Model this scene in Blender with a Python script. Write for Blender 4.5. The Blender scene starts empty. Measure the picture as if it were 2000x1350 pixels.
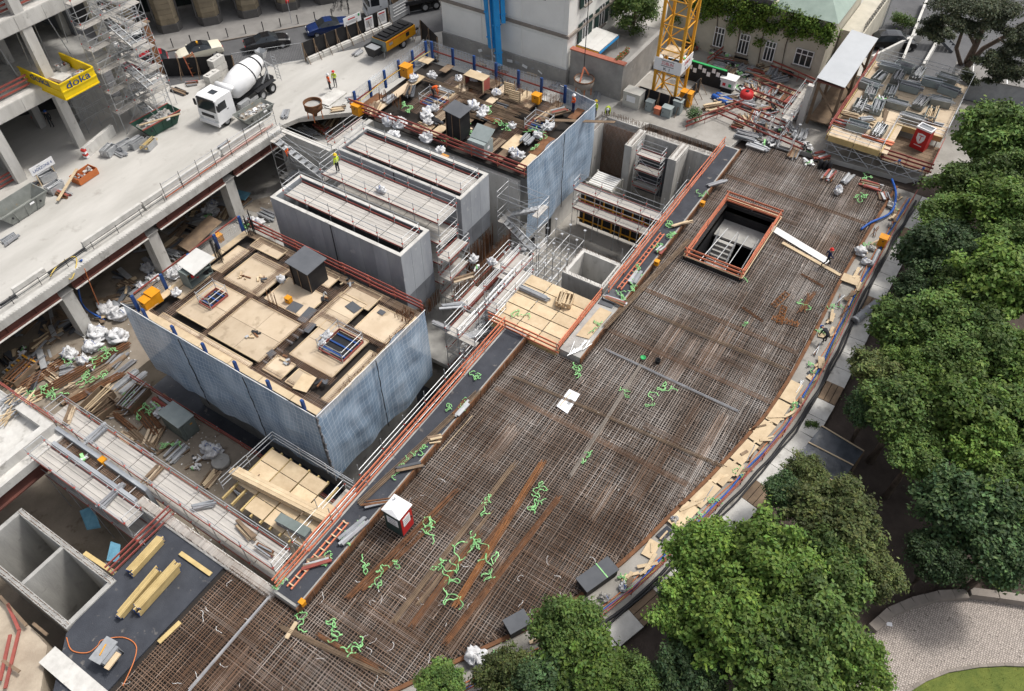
import bpy, bmesh, math, random
from mathutils import Vector, Matrix, noise
random.seed(7)
R = math.radians
S = bpy.context.scene
COL = S.collection
# ------------------------------------------------------------------ camera
F_PX, YAW, PITCH, ROLL, CAM_H = 1550.8, R(32.847), R(48.577), R(-0.317), 42.0
fw = Vector((math.cos(YAW)*math.cos(PITCH), math.sin(YAW)*math.cos(PITCH), -math.sin(PITCH)))
_r = fw.cross(Vector((0, 0, 1))).normalized(); _u = _r.cross(fw)
rt = math.cos(ROLL)*_r + math.sin(ROLL)*_u
up = -math.sin(ROLL)*_r + math.cos(ROLL)*_u
cd = bpy.data.cameras.new('camera'); cam = bpy.data.objects.new('camera', cd); COL.objects.link(cam)
cd.sensor_fit = 'HORIZONTAL'; cd.sensor_width = 36.0; cd.lens = 36.0*F_PX/2000.0
cd.clip_start = 0.5; cd.clip_end = 1000.0
m = Matrix((rt, up, -fw)).transposed().to_4x4(); m.translation = Vector((0, 0, CAM_H))
cam.matrix_world = m; S.camera = cam
S.render.resolution_x, S.render.resolution_y = 1024, 691
# ------------------------------------------------------------------ sky, sun, exposure
SUN_EL, SUN_AZ = R(60), R(-32)          # azimuth measured from +x towards +y, direction TO the sun
w = bpy.data.worlds.new('World'); S.world = w; w.use_nodes = True
nt = w.node_tree; bg = nt.nodes['Background']
sk = nt.nodes.new('ShaderNodeTexSky'); sk.sky_type = 'NISHITA'; sk.sun_disc = False
sk.sun_elevation = SUN_EL; sk.sun_rotation = math.pi/2 - SUN_AZ
sk.dust_density = 4.0; sk.air_density = 1.0; sk.ozone_density = 1.0
hs = nt.nodes.new('ShaderNodeHueSaturation'); hs.inputs['Saturation'].default_value = 0.35
nt.links.new(sk.outputs[0], hs.inputs['Color']); nt.links.new(hs.outputs[0], bg.inputs['Color'])
bg.inputs['Strength'].default_value = 0.15
sl = bpy.data.lights.new('sun', 'SUN'); sl.energy = 2.35; sl.angle = R(9); sl.color = (1.0, 0.965, 0.91)
so = bpy.data.objects.new('sun', sl); COL.objects.link(so)
sd = Vector((math.cos(SUN_AZ)*math.cos(SUN_EL), math.sin(SUN_AZ)*math.cos(SUN_EL), math.sin(SUN_EL)))
so.rotation_euler = sd.to_track_quat('Z', 'Y').to_euler(); so.location = (0, 0, 90)
S.view_settings.view_transform = 'Standard'; S.view_settings.look = 'None'
S.view_settings.exposure = 0.24; S.view_settings.gamma = 1.0
S.render.engine = 'CYCLES'

def U(x, y, z=0.0):                      # point at height z seen at (x, y) of the 2000 x 1350 photograph
    d = fw*F_PX + rt*(x-1000.0) - up*(y-675.0)
    t = (z-CAM_H)/d.z
    return Vector((d.x*t, d.y*t, z))
def RC(l, r, z):                         # axis-aligned rectangle from its left and right corner in the photograph
    a, b = U(l[0], l[1], z), U(r[0], r[1], z)
    return a.x, b.x, b.y, a.y
# ------------------------------------------------------------------ materials
MAT = {}
def mat(name, c1, c2=None, scale=1.0, rough=0.8, metal=0.0, bump=0.0, bscale=None, rnd=0.0, stretch=(1, 1, 1), contrast=0.35, spots=None, spec=0.3, alpha=None, attr=None, trans=0.0):
    if name in MAT: return MAT[name]
    M = bpy.data.materials.new(name); M.use_nodes = True; MAT[name] = M
    n = M.node_tree; L = n.links.new; b = n.nodes['Principled BSDF']
    b.inputs['Roughness'].default_value = rough; b.inputs['Metallic'].default_value = metal
    b.inputs['Specular IOR Level'].default_value = spec
    geo = n.nodes.new('ShaderNodeNewGeometry')
    mp = n.nodes.new('ShaderNodeMapping'); mp.inputs['Scale'].default_value = stretch
    L(geo.outputs['Position'], mp.inputs['Vector'])
    c2 = c2 or tuple(v*0.75 for v in c1)
    nz = n.nodes.new('ShaderNodeTexNoise'); nz.inputs['Scale'].default_value = scale; nz.inputs['Detail'].default_value = 7; nz.inputs['Roughness'].default_value = 0.62
    L(mp.outputs[0], nz.inputs['Vector'])
    cr = n.nodes.new('ShaderNodeValToRGB'); cr.color_ramp.elements[0].position = 0.5-contrast/2; cr.color_ramp.elements[1].position = 0.5+contrast/2
    cr.color_ramp.elements[0].color = (*c2, 1); cr.color_ramp.elements[1].color = (*c1, 1)
    L(nz.outputs['Fac'], cr.inputs['Fac']); out = cr.outputs['Color']
    if spots:                            # (colour, scale, threshold)
        n2 = n.nodes.new('ShaderNodeTexNoise'); n2.inputs['Scale'].default_value = spots[1]; n2.inputs['Detail'].default_value = 5; n2.inputs['Roughness'].default_value = 0.6
        L(geo.outputs['Position'], n2.inputs['Vector'])
        c3 = n.nodes.new('ShaderNodeValToRGB'); c3.color_ramp.elements[0].position = spots[2]; c3.color_ramp.elements[1].position = spots[2]+0.1
        L(n2.outputs['Fac'], c3.inputs['Fac'])
        mx = n.nodes.new('ShaderNodeMix'); mx.data_type = 'RGBA'; mx.inputs['B'].default_value = (*spots[0], 1)
        L(c3.outputs['Color'], mx.inputs['Factor']); L(out, mx.inputs['A']); out = mx.outputs['Result']
    if attr:
        at = n.nodes.new('ShaderNodeAttribute'); at.attribute_name = attr
        mx = n.nodes.new('ShaderNodeMix'); mx.data_type = 'RGBA'; mx.blend_type = 'MULTIPLY'; mx.inputs['Factor'].default_value = 1.0
        L(out, mx.inputs['A']); L(at.outputs['Color'], mx.inputs['B']); out = mx.outputs['Result']
    if rnd:
        oi = n.nodes.new('ShaderNodeObjectInfo'); mr = n.nodes.new('ShaderNodeMapRange')
        mr.inputs['To Min'].default_value = 1-rnd; mr.inputs['To Max'].default_value = 1+rnd
        L(oi.outputs['Random'], mr.inputs['Value'])
        hv = n.nodes.new('ShaderNodeHueSaturation'); L(mr.outputs[0], hv.inputs['Value']); L(out, hv.inputs['Color']); out = hv.outputs[0]
    L(out, b.inputs['Base Color'])
    if bump:
        nb = n.nodes.new('ShaderNodeTexNoise'); nb.inputs['Scale'].default_value = bscale or scale*8; nb.inputs['Detail'].default_value = 5
        L(mp.outputs[0], nb.inputs['Vector'])
        bm = n.nodes.new('ShaderNodeBump'); bm.inputs['Strength'].default_value = bump; bm.inputs['Distance'].default_value = 0.05
        L(nb.outputs['Fac'], bm.inputs['Height']); L(bm.outputs[0], b.inputs['Normal'])
    if alpha is not None: b.inputs['Alpha'].default_value = alpha
    if trans: b.inputs['Transmission Weight'].default_value = trans
    return M
mat('deck_concrete', (.50, .483, .45), (.385, .37, .34), .22, .9, bump=.25, bscale=6, spots=((.35, .33, .3), .55, .6), stretch=(.5, 1.6, 1))
mat('concrete', (.42, .41, .385), (.29, .285, .27), .7, .85, bump=.2, bscale=9, rnd=.08, stretch=(1.6, 1.6, .35), spots=((.24, .235, .22), 1.1, .6))
mat('concrete_light', (.61, .595, .56), (.45, .435, .405), .8, .85, bump=.2, bscale=9, rnd=.07, stretch=(1.6, 1.6, .4), spots=((.38, .365, .335), 1.4, .6))
mat('concrete_dark', (.17, .18, .195), (.11, .115, .125), .6, .8, bump=.2, bscale=6, rnd=.12)
mat('concrete_blue', (.37, .39, .41), (.25, .265, .29), .55, .75, bump=.15, bscale=6, rnd=.12, stretch=(1, 1, .35), spots=((.42, .43, .44), 1.3, .63))
mat('floor_concrete', (.36, .34, .31), (.25, .235, .21), .4, .9, bump=.3, bscale=5, spots=((.16, .15, .135), .5, .58))
mat('soil', (.27, .23, .185), (.185, .155, .12), .6, .95, bump=.5, bscale=8, spots=((.13, .1, .075), .9, .6))
mat('sand', (.47, .40, .31), (.33, .27, .205), .8, .95, bump=.6, bscale=5)
mat('dark_soil', (.088, .067, .055), (.045, .034, .028), .7, .95, bump=.5, bscale=9)
mat('asphalt', (.115, .115, .118), (.085, .085, .088), .6, .85, bump=.2, bscale=30)
mat('sidewalk', (.27, .26, .245), (.2, .19, .18), .6, .9, bump=.2, bscale=12)
mat('line_yellow', (.75, .42, .08), (.6, .35, .08), 3, .8)
mat('line_white', (.75, .75, .73), (.6, .6, .58), 3, .8)
mat('membrane', (.055, .06, .072), (.034, .037, .046), .7, .8, bump=.3, bscale=14, spots=((.16, .15, .14), 1.6, .62))
mat('formwork_dark', (.034, .028, .024), (.02, .017, .015), .7, .9)
mat('plywood', (.56, .455, .33), (.46, .36, .25), .7, .8, rnd=.14, bump=.08, spots=((.36, .28, .19), .9, .58))
mat('timber', (.60, .475, .315), (.48, .365, .23), 1.5, .8, rnd=.14, bump=.1)
mat('timber_yellow', (.54, .41, .19), (.43, .315, .135), 1.5, .7, rnd=.12)
mat('timber_old', (.24, .17, .11), (.14, .1, .07), 1.5, .9, rnd=.2)
mat('black_board_and_shade', (.024, .024, .026), (.014, .014, .016), 1.5, .6, rnd=.1)  # black boards, and the painted darkness inside openings
mat('slate_board', (.1, .105, .115), (.075, .08, .09), 1.2, .7, rnd=.1)
mat('rail_orange', (.66, .225, .125), (.5, .155, .085), 1.4, .75, rnd=.14)
mat('rail_red', (.33, .085, .065), (.22, .06, .05), 1.4, .75, rnd=.16)
mat('rust_beam', (.16, .06, .045), (.1, .042, .034), .8, .8, bump=.1)
mat('rust', (.215, .098, .045), (.11, .055, .03), 2.2, .85, rnd=.22, bump=.2)
mat('rust_bright', (.34, .15, .055), (.2, .085, .035), 1.6, .85, rnd=.15)
mat('steel_grey', (.33, .33, .34), (.22, .22, .23), 2, .5, metal=.35, rnd=.14)
mat('galv', (.52, .53, .54), (.38, .39, .4), 2.5, .42, metal=.45, rnd=.16)
mat('galv_deck', (.50, .47, .43), (.385, .365, .335), .8, .7, rnd=.1, stretch=(4, 1, 1), bump=.12, spots=((.36, .3, .22), .8, .66))
mat('galv_deck_y', (.50, .47, .43), (.385, .365, .335), .8, .7, rnd=.1, stretch=(5, .7, 1), bump=.12, spots=((.40, .3, .2), .7, .68))
mat('red_clip', (.62, .08, .05), None, 3, .6)
mat('blue_steel', (.022, .07, .24), (.015, .05, .17), 2, .5, rnd=.1)
mat('boom_blue', (.03, .31, .68), (.02, .25, .58), .8, .4, rnd=.03)
mat('crane_yellow', (.72, .36, .035), (.6, .29, .03), 1.2, .5, rnd=.05)
mat('doka_yellow', (.83, .6, .012), (.72, .5, .01), 1.0, .5, bump=.05, rnd=.02)
mat('doka_blue', (.01, .055, .22), (.01, .05, .2), 2, .5)
mat('pump_orange', (.68, .315, .012), (.58, .26, .01), 1.2, .45)
mat('box_orange', (.72, .3, .012), (.6, .24, .01), 2, .5, rnd=.05)
mat('strap_green', (.33, .62, .28), (.17, .42, .15), 4, .7, rnd=.16)
mat('bag_white', (.74, .74, .745), (.42, .42, .425), 2.6, .75, rnd=.05, bump=.5, bscale=5)
mat('white_paint', (.8, .8, .8), (.72, .72, .72), 1.2, .35)
mat('white_matt', (.76, .755, .74), (.66, .655, .64), 1.2, .8, rnd=.04)
mat('plaster_white', (.82, .81, .77), (.74, .73, .69), .45, .9, bump=.1)
mat('plaster_cream', (.56, .52, .43), (.44, .41, .335), .8, .9, bump=.2)
mat('plaster_grey', (.36, .345, .32), (.25, .24, .225), .7, .9, bump=.25, spots=((.46, .44, .41), 1.1, .62))
mat('stone_tan', (.285, .235, .16), (.2, .165, .115), 1.1, .85, rnd=.18, bump=.35, bscale=9)
mat('stone_dark', (.12, .115, .11), (.085, .08, .078), 1.1, .75, bump=.1)
mat('kerb_stone', (.27, .235, .205), (.2, .175, .15), 1.2, .9, rnd=.1, bump=.3)
mat('dark_glass', (.03, .035, .04), (.02, .024, .028), .6, .12, spec=.6)
mat('dark_green_glass', (.05, .065, .06), (.035, .045, .042), .6, .2, spec=.5)
mat('dark_metal', (.03, .031, .034), (.02, .02, .022), 2, .5)
mat('black_rubber', (.02, .02, .021), (.014, .014, .015), 3, .8)
mat('car_white', (.78, .78, .76), None, .1, .25, spec=.6, contrast=1); mat('car_cream', (.72, .68, .55), (.7, .66, .53), .5, .3, spec=.6)
mat('car_black', (.012, .012, .014), (.01, .01, .011), .5, .2, spec=.7); mat('car_blue', (.012, .03, .115), (.01, .026, .1), .5, .22, spec=.7)
mat('car_red', (.3, .012, .02), (.26, .01, .016), .5, .25, spec=.6); mat('lamp_red', (.45, .02, .02), None, 3, .3); mat('lamp_clear', (.7, .72, .72), None, 3, .2)
mat('skip_green', (.03, .085, .06), (.022, .06, .042), 1.5, .6, spots=((.2, .17, .12), 2, .66))
mat('skip_grey', (.27, .28, .26), (.18, .19, .175), 1.2, .75, spots=((.3, .22, .12), 1.5, .64))
mat('skip_orange', (.55, .17, .05), (.4, .12, .04), 1.5, .7)
mat('rubble', (.43, .41, .38), (.25, .24, .225), 6, .95, bump=.8, bscale=20)
mat('sign_white', (.8, .8, .8), (.76, .76, .76), 1, .6); mat('sign_red', (.6, .03, .04), None, 1, .6, contrast=1); mat('sign_black', (.02, .02, .02), None, 1, .6); mat('sign_grey', (.35, .36, .37), None, 2, .6)
mat('red_white', (.6, .05, .04), None, 2, .6)
mat('tarp_blue', (.16, .36, .48), (.11, .27, .38), 2, .6, bump=.6, bscale=4); mat('tarp_black', (.075, .082, .095), (.04, .045, .052), .9, .38, bump=.8, bscale=2.5)
mat('grey_box', (.30, .34, .335), (.24, .275, .27), 1.5, .55, rnd=.06); mat('grey_box_dark', (.17, .2, .19), (.12, .145, .135), 1.5, .6)
mat('container_cream', (.58, .56, .5), (.48, .46, .41), 1.5, .6); mat('toilet_red', (.55, .03, .03), None, 1, .5, contrast=1); mat('toilet_dark', (.035, .06, .055), None, 1, .5)
mat('hose_black', (.025, .025, .028), None, 2, .6); mat('hose_blue', (.02, .1, .4), None, 2, .5); mat('hose_yellow', (.62, .46, .12), None, 2, .6); mat('hose_orange', (.62, .2, .07), None, 2, .6)
mat('pvc_grey', (.28, .29, .31), (.2, .21, .22), 2, .5, rnd=.1); mat('roof_corr', (.46, .475, .49), (.4, .415, .43), .5, .5, metal=.3); mat('roof_green', (.29, .36, .31), (.22, .28, .24), .8, .6); mat('roof_slate', (.1, .1, .108), (.07, .07, .076), 1, .7)
mat('awning_white', (.62, .61, .58), (.52, .51, .48), 1, .7); mat('shutter_green', (.02, .045, .04), (.014, .032, .028), 2, .6)
mat('grass', (.16, .185, .04), (.085, .12, .025), 1.2, .95, bump=.6, bscale=40)
mat('bark', (.14, .105, .08), (.075, .058, .045), 3, .95, bump=.6); mat('bark_pine', (.17, .125, .1), (.1, .075, .06), 3, .95, bump=.6)
mat('skin', (.5, .3, .2), None, 2, .6); mat('cloth_dark', (.03, .032, .04), None, 6, .9); mat('cloth_navy', (.015, .03, .1), None, 6, .9); mat('cloth_grey', (.16, .165, .17), None, 6, .9)
mat('vest_orange', (.85, .13, .02), None, 6, .8); mat('vest_yellow', (.62, .78, .05), None, 6, .8); mat('helmet_red', (.7, .03, .02), None, 3, .4); mat('helmet_white', (.8, .8, .8), None, 3, .4); mat('helmet_blue', (.02, .12, .5), None, 3, .4); mat('helmet_yellow', (.8, .55, .02), None, 3, .4)
mat('flower_red', (.6, .03, .03), None, 3, .7); mat('plastic_green', (.04, .4, .12), None, 3, .5); mat('paper', (.82, .82, .84), (.78, .78, .8), 1, .8); mat('brick_red', (.34, .12, .08), None, 4, .9, rnd=.2)
# ------------------------------------------------------------------ object helpers
W = {}
def link(o, parent=None, world=None):
    COL.objects.link(o); world = world or Matrix.Identity(4); W[o.name] = world
    if parent is not None:
        o.parent = parent; o.matrix_basis = W[parent.name].inverted() @ world
    else: o.matrix_basis = world
    return o
def tag(o, label, cat=None, group=None, kind=None):
    if label: o['label'] = label
    if cat: o['category'] = cat
    if group: o['group'] = group
    if kind: o['kind'] = kind
    return o
def thing(name, label, cat, loc=(0, 0, 0), group=None):
    o = bpy.data.objects.new(name, None); o.empty_display_size = .3
    link(o, None, Matrix.Translation(Vector(loc)))
    return tag(o, label, cat, group)
def place(root, loc, rz=0.0, sc=1.0):
    M = Matrix.Translation(Vector(loc)) @ Matrix.Rotation(rz, 4, 'Z') @ Matrix.Scale(sc, 4)
    root.matrix_basis = M; return root
def dup(root, loc=None, rz=0.0, label=None, group=None, sc=1.0, parent=None):
    c = root.copy(); COL.objects.link(c); W[c.name] = Matrix.Identity(4)
    if parent is not None: c.parent = parent
    if loc is not None: place(c, loc, rz, sc)
    if label: c['label'] = label
    if group: c['group'] = group
    for ch in list(root.children): dup(ch, parent=c)
    return c
_prim = {}
def prim(kind, mname):
    k = (kind, mname)
    if k in _prim: return _prim[k]
    if kind == 'box':
        v = [(x, y, z) for x in (-.5, .5) for y in (-.5, .5) for z in (-.5, .5)]
        f = [(0, 1, 3, 2), (4, 6, 7, 5), (0, 4, 5, 1), (2, 3, 7, 6), (0, 2, 6, 4), (1, 5, 7, 3)]
        sm = False
    else:
        n = int(kind[3:]); v = []; f = []
        for i in range(n):
            a = 2*math.pi*i/n; v += [(math.cos(a), math.sin(a), 0), (math.cos(a), math.sin(a), 1)]
        for i in range(n): j = (i+1) % n; f.append((2*i, 2*j, 2*j+1, 2*i+1))
        f.append(tuple(2*i for i in reversed(range(n)))); f.append(tuple(2*i+1 for i in range(n))); sm = n > 6
    me = bpy.data.meshes.new(kind+'_'+mname); me.from_pydata(v, [], f)
    if sm:
        for p in me.polygons[:n]: p.use_smooth = True
    me.materials.append(MAT[mname]); _prim[k] = me; return me
def box(name, parent, mn, c, s, rz=0.0, rot=None):
    o = bpy.data.objects.new(name, prim('box', mn))
    M = Matrix.Translation(Vector(c)) @ (rot.to_4x4() if rot else Matrix.Rotation(rz, 4, 'Z')) @ Matrix.Diagonal((s[0], s[1], s[2], 1))
    return link(o, parent, M)
def frame_of(d):
    d = d.normalized(); s = Vector((0, 0, 1)).cross(d)
    s = Vector((0, 1, 0)) if s.length < 1e-4 else s.normalized()
    return Matrix((d, s, d.cross(s))).transposed()
def beam(name, parent, mn, a, b, wd, h):
    a, b = Vector(a), Vector(b); d = b-a
    return box(name, parent, mn, (a+b)/2, (d.length, wd, h), rot=frame_of(d))
def pole(name, parent, mn, a, b, r=.03, n=5):
    a, b = Vector(a), Vector(b); d = b-a
    o = bpy.data.objects.new(name, prim('cyl%d' % n, mn))
    M = Matrix.Translation(a) @ d.to_track_quat('Z', 'Y').to_matrix().to_4x4() @ Matrix.Diagonal((r, r, d.length, 1))
    return link(o, parent, M)
class MB:
    def __init__(s): s.v = []; s.f = []; s.m = []; s.sm = []; s.c = []
    def add(s, v, f, mi=0, sm=False):
        o = len(s.v); s.v += [tuple(p) for p in v]
        for q in f: s.f.append(tuple(i+o for i in q)); s.m.append(mi); s.sm.append(sm)
    def box(s, c, sz, rz=0.0, rot=None, mi=0):
        c = Vector(c); M = rot or Matrix.Rotation(rz, 3, 'Z')
        v = [c + M @ Vector((x*sz[0], y*sz[1], z*sz[2])) for x in (-.5, .5) for y in (-.5, .5) for z in (-.5, .5)]
        s.add(v, [(0, 1, 3, 2), (4, 6, 7, 5), (0, 4, 5, 1), (2, 3, 7, 6), (0, 2, 6, 4), (1, 5, 7, 3)], mi)
    def bx(s, x0, x1, y0, y1, z0, z1, mi=0): s.box(((x0+x1)/2, (y0+y1)/2, (z0+z1)/2), (x1-x0, y1-y0, z1-z0), mi=mi)
    def beam(s, a, b, wd, h, mi=0):
        a, b = Vector(a), Vector(b); d = b-a; s.box((a+b)/2, (d.length, wd, h), rot=frame_of(d), mi=mi)
    def tube(s, pts, r, n=6, mi=0, cap=True, closed=False):
        pts = [Vector(p) for p in pts]; k = len(pts); v = []; f = []
        for i, p in enumerate(pts):
            if closed: d = pts[(i+1) % k]-pts[i-1]
            else: d = pts[min(i+1, k-1)]-pts[max(i-1, 0)]
            Mx = frame_of(d); rr = r[i] if isinstance(r, (list, tuple)) else r
            for j in range(n):
                a = 2*math.pi*j/n; v.append(p + Mx @ Vector((0, math.cos(a)*rr, math.sin(a)*rr)))
        for i in range(k if closed else k-1):
            for j in range(n):
                i2 = (i+1) % k; f.append((i*n+j, i*n+(j+1) % n, i2*n+(j+1) % n, i2*n+j))
        if cap and not closed: f.append(tuple(reversed(range(n)))); f.append(tuple((k-1)*n+j for j in range(n)))
        s.add(v, f, mi, n > 5)
    def prism(s, poly, z0, z1, mi=0, mi_top=None):
        n = len(poly); v = [(p[0], p[1], z0) for p in poly]+[(p[0], p[1], z1) for p in poly]
        ar = sum(poly[i][0]*poly[(i+1) % n][1]-poly[(i+1) % n][0]*poly[i][1] for i in range(n))
        side = [(i, (i+1) % n, n+(i+1) % n, n+i) for i in range(n)]; top = [tuple(n+i for i in range(n))]; bot = [tuple(reversed(range(n)))]
        if ar < 0: side = [tuple(reversed(q)) for q in side]; top = [tuple(reversed(top[0]))]; bot = [tuple(reversed(bot[0]))]
        s.add(v, side+bot, mi); o = len(s.v)-2*n
        s.f.append(tuple(i+o for i in top[0])); s.m.append(mi if mi_top is None else mi_top); s.sm.append(False)
    def lathe(s, prof, c, n=16, mi=0, sm=True, axis='Z'):
        v = []; f = []; c = Vector(c); k = len(prof)
        for i in range(n):
            a = 2*math.pi*i/n
            for r, z in prof:
                q = Vector((r*math.cos(a), r*math.sin(a), z))
                if axis == 'X': q = Vector((q.z, q.x, q.y))
                elif axis == 'Y': q = Vector((q.x, q.z, q.y))
                v.append(c+q)
        for i in range(n):
            j = (i+1) % n
            for q in range(k-1): f.append((i*k+q, j*k+q, j*k+q+1, i*k+q+1))
        s.add(v, f, mi, sm)
    def grid(s, P, mi=0, sm=True):
        r, c = len(P), len(P[0]); s.add([p for row in P for p in row], [(i*c+j, i*c+j+1, (i+1)*c+j+1, (i+1)*c+j) for i in range(r-1) for j in range(c-1)], mi, sm)
    def build(s, name, mats, parent=None, world=None):
        me = bpy.data.meshes.new(name); me.from_pydata(s.v, [], s.f)
        for q in ([mats] if isinstance(mats, str) else mats): me.materials.append(MAT[q])
        if s.f:
            me.polygons.foreach_set('material_index', s.m); me.polygons.foreach_set('use_smooth', s.sm)
        if s.c:
            at = me.color_attributes.new('tint', 'FLOAT_COLOR', 'POINT'); at.data.foreach_set('color', [q for c in s.c for q in (*c, 1.0)])
        o = bpy.data.objects.new(name, me)
        if parent is not None and world is None:      # geometry given in world space, object frame = parent's frame
            me.transform(W[parent.name].inverted()); return link(o, parent, W[parent.name])
        return link(o, parent, world)
def structure(name, mb, mats): return tag(mb.build(name, mats), None, kind='structure')
def text(name, body, mn, parent, M, size, wd=None, ext=.004):
    cu = bpy.data.curves.new(name, 'FONT'); cu.body = body; cu.size = size; cu.align_x = 'CENTER'; cu.align_y = 'CENTER'; cu.extrude = ext; cu.resolution_u = 3
    t = bpy.data.objects.new(name+'_curve', cu); COL.objects.link(t)
    me = bpy.data.meshes.new_from_object(t.evaluated_get(bpy.context.evaluated_depsgraph_get()))
    bpy.data.objects.remove(t); bpy.data.curves.remove(cu)
    if wd:
        xs = [v.co.x for v in me.vertices]; k = wd/(max(xs)-min(xs)); me.transform(Matrix.Diagonal((k, 1, 1, 1)))
    me.materials.clear(); me.materials.append(MAT[mn])
    return link(bpy.data.objects.new(name, me), parent, M)
def face_matrix(c, right, upv):          # local x -> right, y -> up, z -> out of the face
    r_ = Vector(right).normalized(); n_ = r_.cross(Vector(upv)).normalized(); u_ = n_.cross(r_)
    M = Matrix((r_, u_, n_)).transposed().to_4x4(); M.translation = Vector(c); return M
def rr(a, b): return random.uniform(a, b)
def ordn(i): return ORD[i] if i < 20 else ('twenty', 'thirty', 'forty', 'fifty')[(i+1)//10-2]+'-'+ORD[i % 10] if (i+1) % 10 else ('twentieth', 'thirtieth', 'fortieth', 'fiftieth')[(i+1)//10-2]
ORD = ['first', 'second', 'third', 'fourth', 'fifth', 'sixth', 'seventh', 'eighth', 'ninth', 'tenth', 'eleventh', 'twelfth', 'thirteenth', 'fourteenth', 'fifteenth', 'sixteenth', 'seventeenth', 'eighteenth', 'nineteenth', 'twentieth']
# ------------------------------------------------------------------ ground, pit, slab
FL = -6.0                                 # basement floor
EDGE = [(63.8, 2.2), (57.7, 2.5), (50.2, 2.7), (44, 2.6), (39, 2.65), (35, 2.9), (31.7, 3.5), (28.2, 4.2), (25, 5.0), (22.5, 5.55), (20.1, 6.2), (17.6, 7.1), (15.4, 8.05), (12.5, 9.9), (8, 12.7), (4, 15.4), (-1, 19.2), (-8, 24)]
EDGE_G = EDGE
def ngon(name, polys, mn, z0, z1):
    b = MB()
    for p in polys: b.prism(p, z0, z1)
    return structure(name, b, mn)
ngon('ground', [[(-300, -300), (400, -300), (400, 6), (63.9, 6), (63.9, 2)]+[(e[0], e[1]-.3) for e in EDGE_G]+[(-16, 29), (-300, 29)], [(-300, 74), (400, 74), (400, 400), (-300, 400)],
                [(-300, 29), (-16, 29), (-16, 74), (-300, 74)], [(62.5, 6), (400, 6), (400, 74), (62.5, 74)]], 'dark_soil', -1.2, -0.45)
ngon('pit_floor', [[(-16, 6), (17, 6), (17, 74), (-16, 74)], [(17, 46.5), (30, 46.5), (30, 74), (17, 74)]], 'soil', FL-3, FL)
ngon('basement_floor', [[(30.01, 6), (62.5, 6), (62.5, 74), (30.01, 74)]], 'floor_concrete', FL-3, FL+.004)
ngon('void_floor', [[(17, 6), (30, 6), (30, 46.5), (17, 46.5)]], 'membrane', FL-4, FL-2.6)
ngon('pit_wall', [[(62.5, 6), (63, 6), (63, 74), (62.5, 74)], [(-16, 73.5), (62.5, 73.5), (62.5, 74), (-16, 74)]], 'concrete_dark', FL, -.46)
# street level deck of the site (z = 0)
DECK = [(-16, 53.2), (42.4, 53.2), (44.4, 52.6), (47.0, 50.0), (49.6, 47.0), (57.4, 46.95), (57.4, 29.4), (60.2, 28.6), (60.2, 24.6), (61.4, 24.2), (61.4, 16.4), (64.2, 16.0), (65.5, 1.6), (74, -6), (110, -6), (110, 52), (72, 58.5), (56, 63.5), (44, 75), (30, 82), (-16, 82)]
ngon('site_deck', [DECK], 'deck_concrete', -.42, 0.0)
b = MB(); b.bx(42.52, 50.5, 46.92, 53.1, -2.9, -2.5); structure('ledge', b, 'concrete_light')
# street, pavement in front of the arcade
sdv = Vector((.82, -.572, 0)).normalized(); sn = Vector((.572, .82, 0)).normalized(); s0 = Vector((55.2, 66.6, 0))
def SP(a, b, z=0.0): q = s0+sdv*a+sn*b; return Vector((q.x, q.y, z))
def sheet(name, pts, mn, z): b = MB(); b.prism([(p.x, p.y) for p in pts], z-.2, z); return structure(name, b, mn)
sheet('street', [SP(-60, -7.0), SP(60, -7.0), SP(60, -.1), SP(-60, -.1)], 'asphalt', .012)
sheet('pavement', [SP(-60, .06), SP(60, .06), SP(60, 24), SP(-60, 24)], 'sidewalk', .13)
for i in range(24):
    p, q = SP(-30+i*2.5, -.02, .07), SP(-30+i*2.5+2.47, -.02, .07)
    if i == 0: KR = tag(thing('kerb', None, None, (0, 0, 0)), None, kind='structure')
    beam('kerb_stone', KR, 'kerb_stone', p, q, .16, .15)
for i, (a0, a1) in enumerate(((9, 13), (14.5, 19), (21, 26))):
    o = MB(); o.prism([tuple(SP(a, b)[:2]) for a, b in ((a0, -1.5), (a1, -1.5), (a1, -1.35), (a0, -1.35))], .008, .018); structure('road_marking', o, 'line_yellow' if i != 1 else 'line_white')
# rebar slab : formwork deck with an opening, under the steel
def edge_y(x):
    for (a, b), (c, d) in zip(EDGE, EDGE[1:]):
        if c <= x <= a: return d+(b-d)*(x-c)/(a-c)
    return EDGE[0][1] if x > EDGE[0][0] else EDGE[-1][1]
def left_y(x): return 15.2 if x > 32.2 else (19.4 if x > 8.6 else 24.6)
def quad_strip(xs, fy0, fy1):
    return [[(a, fy0(a)), (b, fy0(b)), (b, fy1(b)), (a, fy1(a))] for a, b in zip(xs, xs[1:])]
OX0, OX1, OY0, OY1 = 46.1, 54.0, 9.2, 13.4
xs_hi = sorted({32.3, 63.8, OX0, OX1, *[e[0] for e in EDGE if 32.3 < e[0] < 63.8]})
def c15(x): return 15.2
polys = []
for a, b in zip(xs_hi, xs_hi[1:]):
    ya, yb = edge_y(a), edge_y(b)
    if a >= OX0 and b <= OX1: polys += [[(a, ya), (b, yb), (b, OY0), (a, OY0)], [(a, OY1), (b, OY1), (b, 15.2), (a, 15.2)]]
    else: polys.append([(a, ya), (b, yb), (b, 15.2), (a, 15.2)])
xs_mid = sorted({8.6, 32.3, *[e[0] for e in EDGE if 8.6 < e[0] < 32.3]})
for a, b in zip(xs_mid, xs_mid[1:]): polys.append([(a, edge_y(a)), (b, edge_y(b)), (b, 19.5), (a, 19.5)])
xs_lo = sorted({-8, 8.6, *[e[0] for e in EDGE if -8 < e[0] < 8.6]})
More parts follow.
